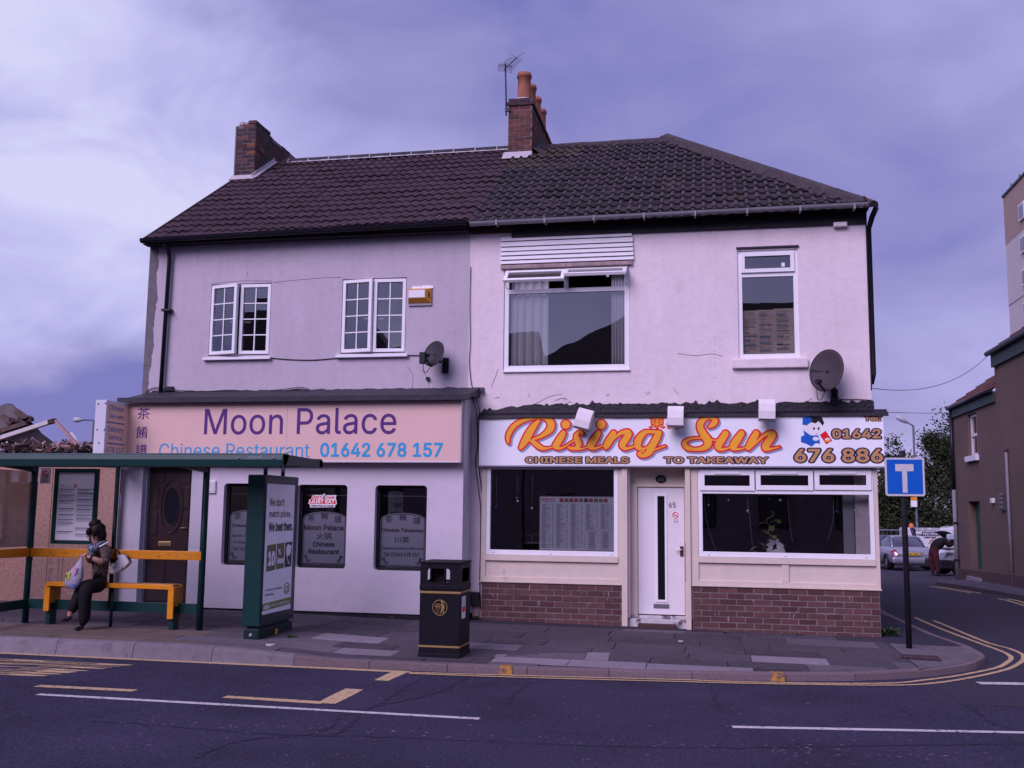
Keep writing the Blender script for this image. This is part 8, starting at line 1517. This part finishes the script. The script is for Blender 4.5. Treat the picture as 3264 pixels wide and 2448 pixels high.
# carrier bag hanging from her hands
film_b = mat('carrier_bag', (.33, .32, .38), .35, .12, 9, .1, .4, 25); cb = thing('carrier_bag', W(480, 1000, -3.36), 'crumpled pale plastic carrier bag with yellow patch hanging from the woman\'s hands', 'bag')
rows = []; prof = [(610, 560, 14), (585, 620, 26), (560, 690, 60), (525, 770, 100), (500, 850, 128), (475, 930, 120), (465, 985, 90), (470, 1005, 30)]
for i, (x, y, hw) in enumerate(prof):
    c = W(x, y, -3.37); ww = hw * .2351 / 245.; rows.append([c + Vector((math.cos(a) * ww * (1 + .16 * mnoise.noise((a * 1.3, i * .7, 2))), math.sin(a) * ww * .5 * (1 + .3 * mnoise.noise((a * 2, i, 5))), .02 * mnoise.noise((a * 2, i, 9)))) for a in np.linspace(0, 6.2832, 21)])
mb = MB(); mb.smooth = True; mb.grid(rows); mb.poly(rows[-1][:-1]); mb.build('bag', film_b, cb)
def patch(nm, m, K_, pts, Y, par): mb = MB(); mb.poly([hy(K_(*p), Y) for p in pts]); return mb.build(nm, m, par, fix=False)
for nm, m, pts in (('print_patch', mat('bag_yellow', (.62, .50, .05), .5, .1), [(430, 785), (485, 775), (470, 870), (410, 878)]), ('print_patch', mat('bag_pink', (.55, .22, .36), .5, .2, 9), [(530, 715), (575, 700), (560, 790), (530, 830)]), ('print_patch', mat('bag_blue', (.06, .10, .40), .5, .2, 9), [(500, 950), (545, 930), (540, 985), (495, 1000)]), ('print_patch', mat('bag_green', (.05, .18, .06), .5, .2, 9), [(425, 815), (450, 805), (440, 862), (425, 862)])):
    mb = MB(); cc = [W(x, y, -3.37) for x, y in pts]
    mb.poly([c + Vector((0, -.065 - .004 * (nm != 'print_patch') - (.004 if pts[0][0] == 425 else 0), 0)) for c in cc]); mb.build(nm, m, cb, fix=False)
# handbag behind her elbow
hbm = pattern_mat('handbag_print', [(0, (.02, .02, .025)), (.40, (.60, .58, .60)), (.60, (.60, .58, .60)), (.66, (.03, .03, .035))], 6.5)
hb = thing('handbag', W(1080, 800, -2.98), 'white and black patterned handbag tucked behind the seated woman\'s elbow', 'bag'); pts = [(965, 720), (1010, 640), (1060, 560), (1110, 530), (1180, 560), (1240, 650), (1190, 710), (1110, 765), (1000, 815), (970, 790)]
mb = MB(); mb.prism([W(x, y, -3.02) for x, y in pts], (0, .10, 0)); mb.build('bag', hbm, hb, .02); mb = MB(); mb.tube(catmull([W(1060, 570, -3.03), W(1050, 500, -3.03), W(1085, 485, -3.03), W(1110, 535, -3.03)], 6), .014, 6); mb.build('handle', gut_black, hb)
# the man leaning under the bonnet
mY = 23.6; V = lambda x, y, Y=mY: hy(KT(x, y), Y); mzg = zstreet(mY)
mo = thing('person', (V(740, 1500).x, mY, mzg), 'man in dark jacket and red trousers bending under the open bonnet', 'person'); s_ = 1.0
J = dict(pelvis=(V(716, 1220), (.26, .24)), belly=(V(735, 1185), (.31, .27)), chest=(V(785, 1165), (.33, .28)), upper=(V(828, 1150), (.24, .22)), neck=(V(852, 1128), .06), head=(V(872, 1135), (.11, .11)), crown=(V(890, 1128), .09),
         ls=(V(830, 1140, mY - .2), .08), le=(V(880, 1195, mY - .15), .10), lw=(V(930, 1170, mY + .05), .038), lh=(V(945, 1160, mY + .05), .035), rs=(V(830, 1125, mY + .2), .08), re=(V(885, 1165, mY + .25), .055), rw=(V(930, 1150, mY + .3), .038), rh=(V(945, 1140, mY + .3), .035),
         lhip=(V(732, 1262, mY - .12), .14), lk=(V(752, 1370, mY - .16), .10), lan=(V(764, 1470, mY - .18), .07), lheel=(V(762, 1500, mY - .18), .05), ltoe=(V(802, 1506, mY - .22), (.04, .03)), rhip=(V(698, 1260, mY + .12), .14), rk=(V(688, 1370, mY + .14), .10), ran=(V(712, 1468, mY + .14), .07), rheel=(V(710, 1494, mY + .14), .05), rtoe=(V(755, 1500, mY + .05), (.04, .03)))
E_ = [('pelvis', 'belly'), ('belly', 'chest'), ('chest', 'upper'), ('upper', 'neck'), ('neck', 'head'), ('head', 'crown'), ('upper', 'ls'), ('ls', 'le'), ('le', 'lw'), ('lw', 'lh'), ('upper', 'rs'), ('rs', 're'), ('re', 'rw'), ('rw', 'rh'), ('pelvis', 'lhip'), ('lhip', 'lk'), ('lk', 'lan'), ('lan', 'lheel'), ('lheel', 'ltoe'), ('pelvis', 'rhip'), ('rhip', 'rk'), ('rk', 'ran'), ('ran', 'rheel'), ('rheel', 'rtoe')]
bm_ = {e: 1 for e in E_[:3]}; bm_.update({e: 1 for e in (('upper', 'ls'), ('upper', 'rs'), ('ls', 'le'), ('rs', 're'), ('le', 'lw'), ('re', 'rw'))}); bm_.update({e: 2 for e in E_ if e[0] in ('pelvis', 'lhip', 'rhip', 'lk', 'rk') and e[1] != 'belly'}); bm_.update({e: 3 for e in E_ if e[1] in ('lheel', 'rheel', 'ltoe', 'rtoe')})
figure(mo, J, E_, bm_, [skin, mat('jacket_dark', (.008, .007, .010), .85, .2, 9), mat('trousers_red', (.055, .010, .014), .85, .2, 9), shoe], 'pelvis')
mb = MB(); mb.lathe([(.001, -.10), (.085, -.06), (.10, .0), (.07, .06), (.001, .09)], J['head'][0] + Vector((-.01, .01, .03)), (J['crown'][0] - J['head'][0]), 12); mb.build('hair', hairm, mo)
mb = MB(); mb.tube([V(715, 1118, mY - .16), V(688, 1140, mY - .18), V(664, 1175, mY - .17)], [.02, .025, .015], 6); mb.build('jacket_panel', mat('panel_orange', (.42, .08, .03), .8, .1), mo)
p = V(905, 1100, mY - .05); mb = MB(); mb.box(p.x - .16, p.x + .14, p.y - .06, p.y + .06, p.z - .1, p.z + .1); tag(recentre(mb.build('plastic_bottle', mat('bottle_pale', (.42, .52, .58), .3, .2, 9), None, .04)), 'pale plastic container under the raised bonnet beside the man', 'container')
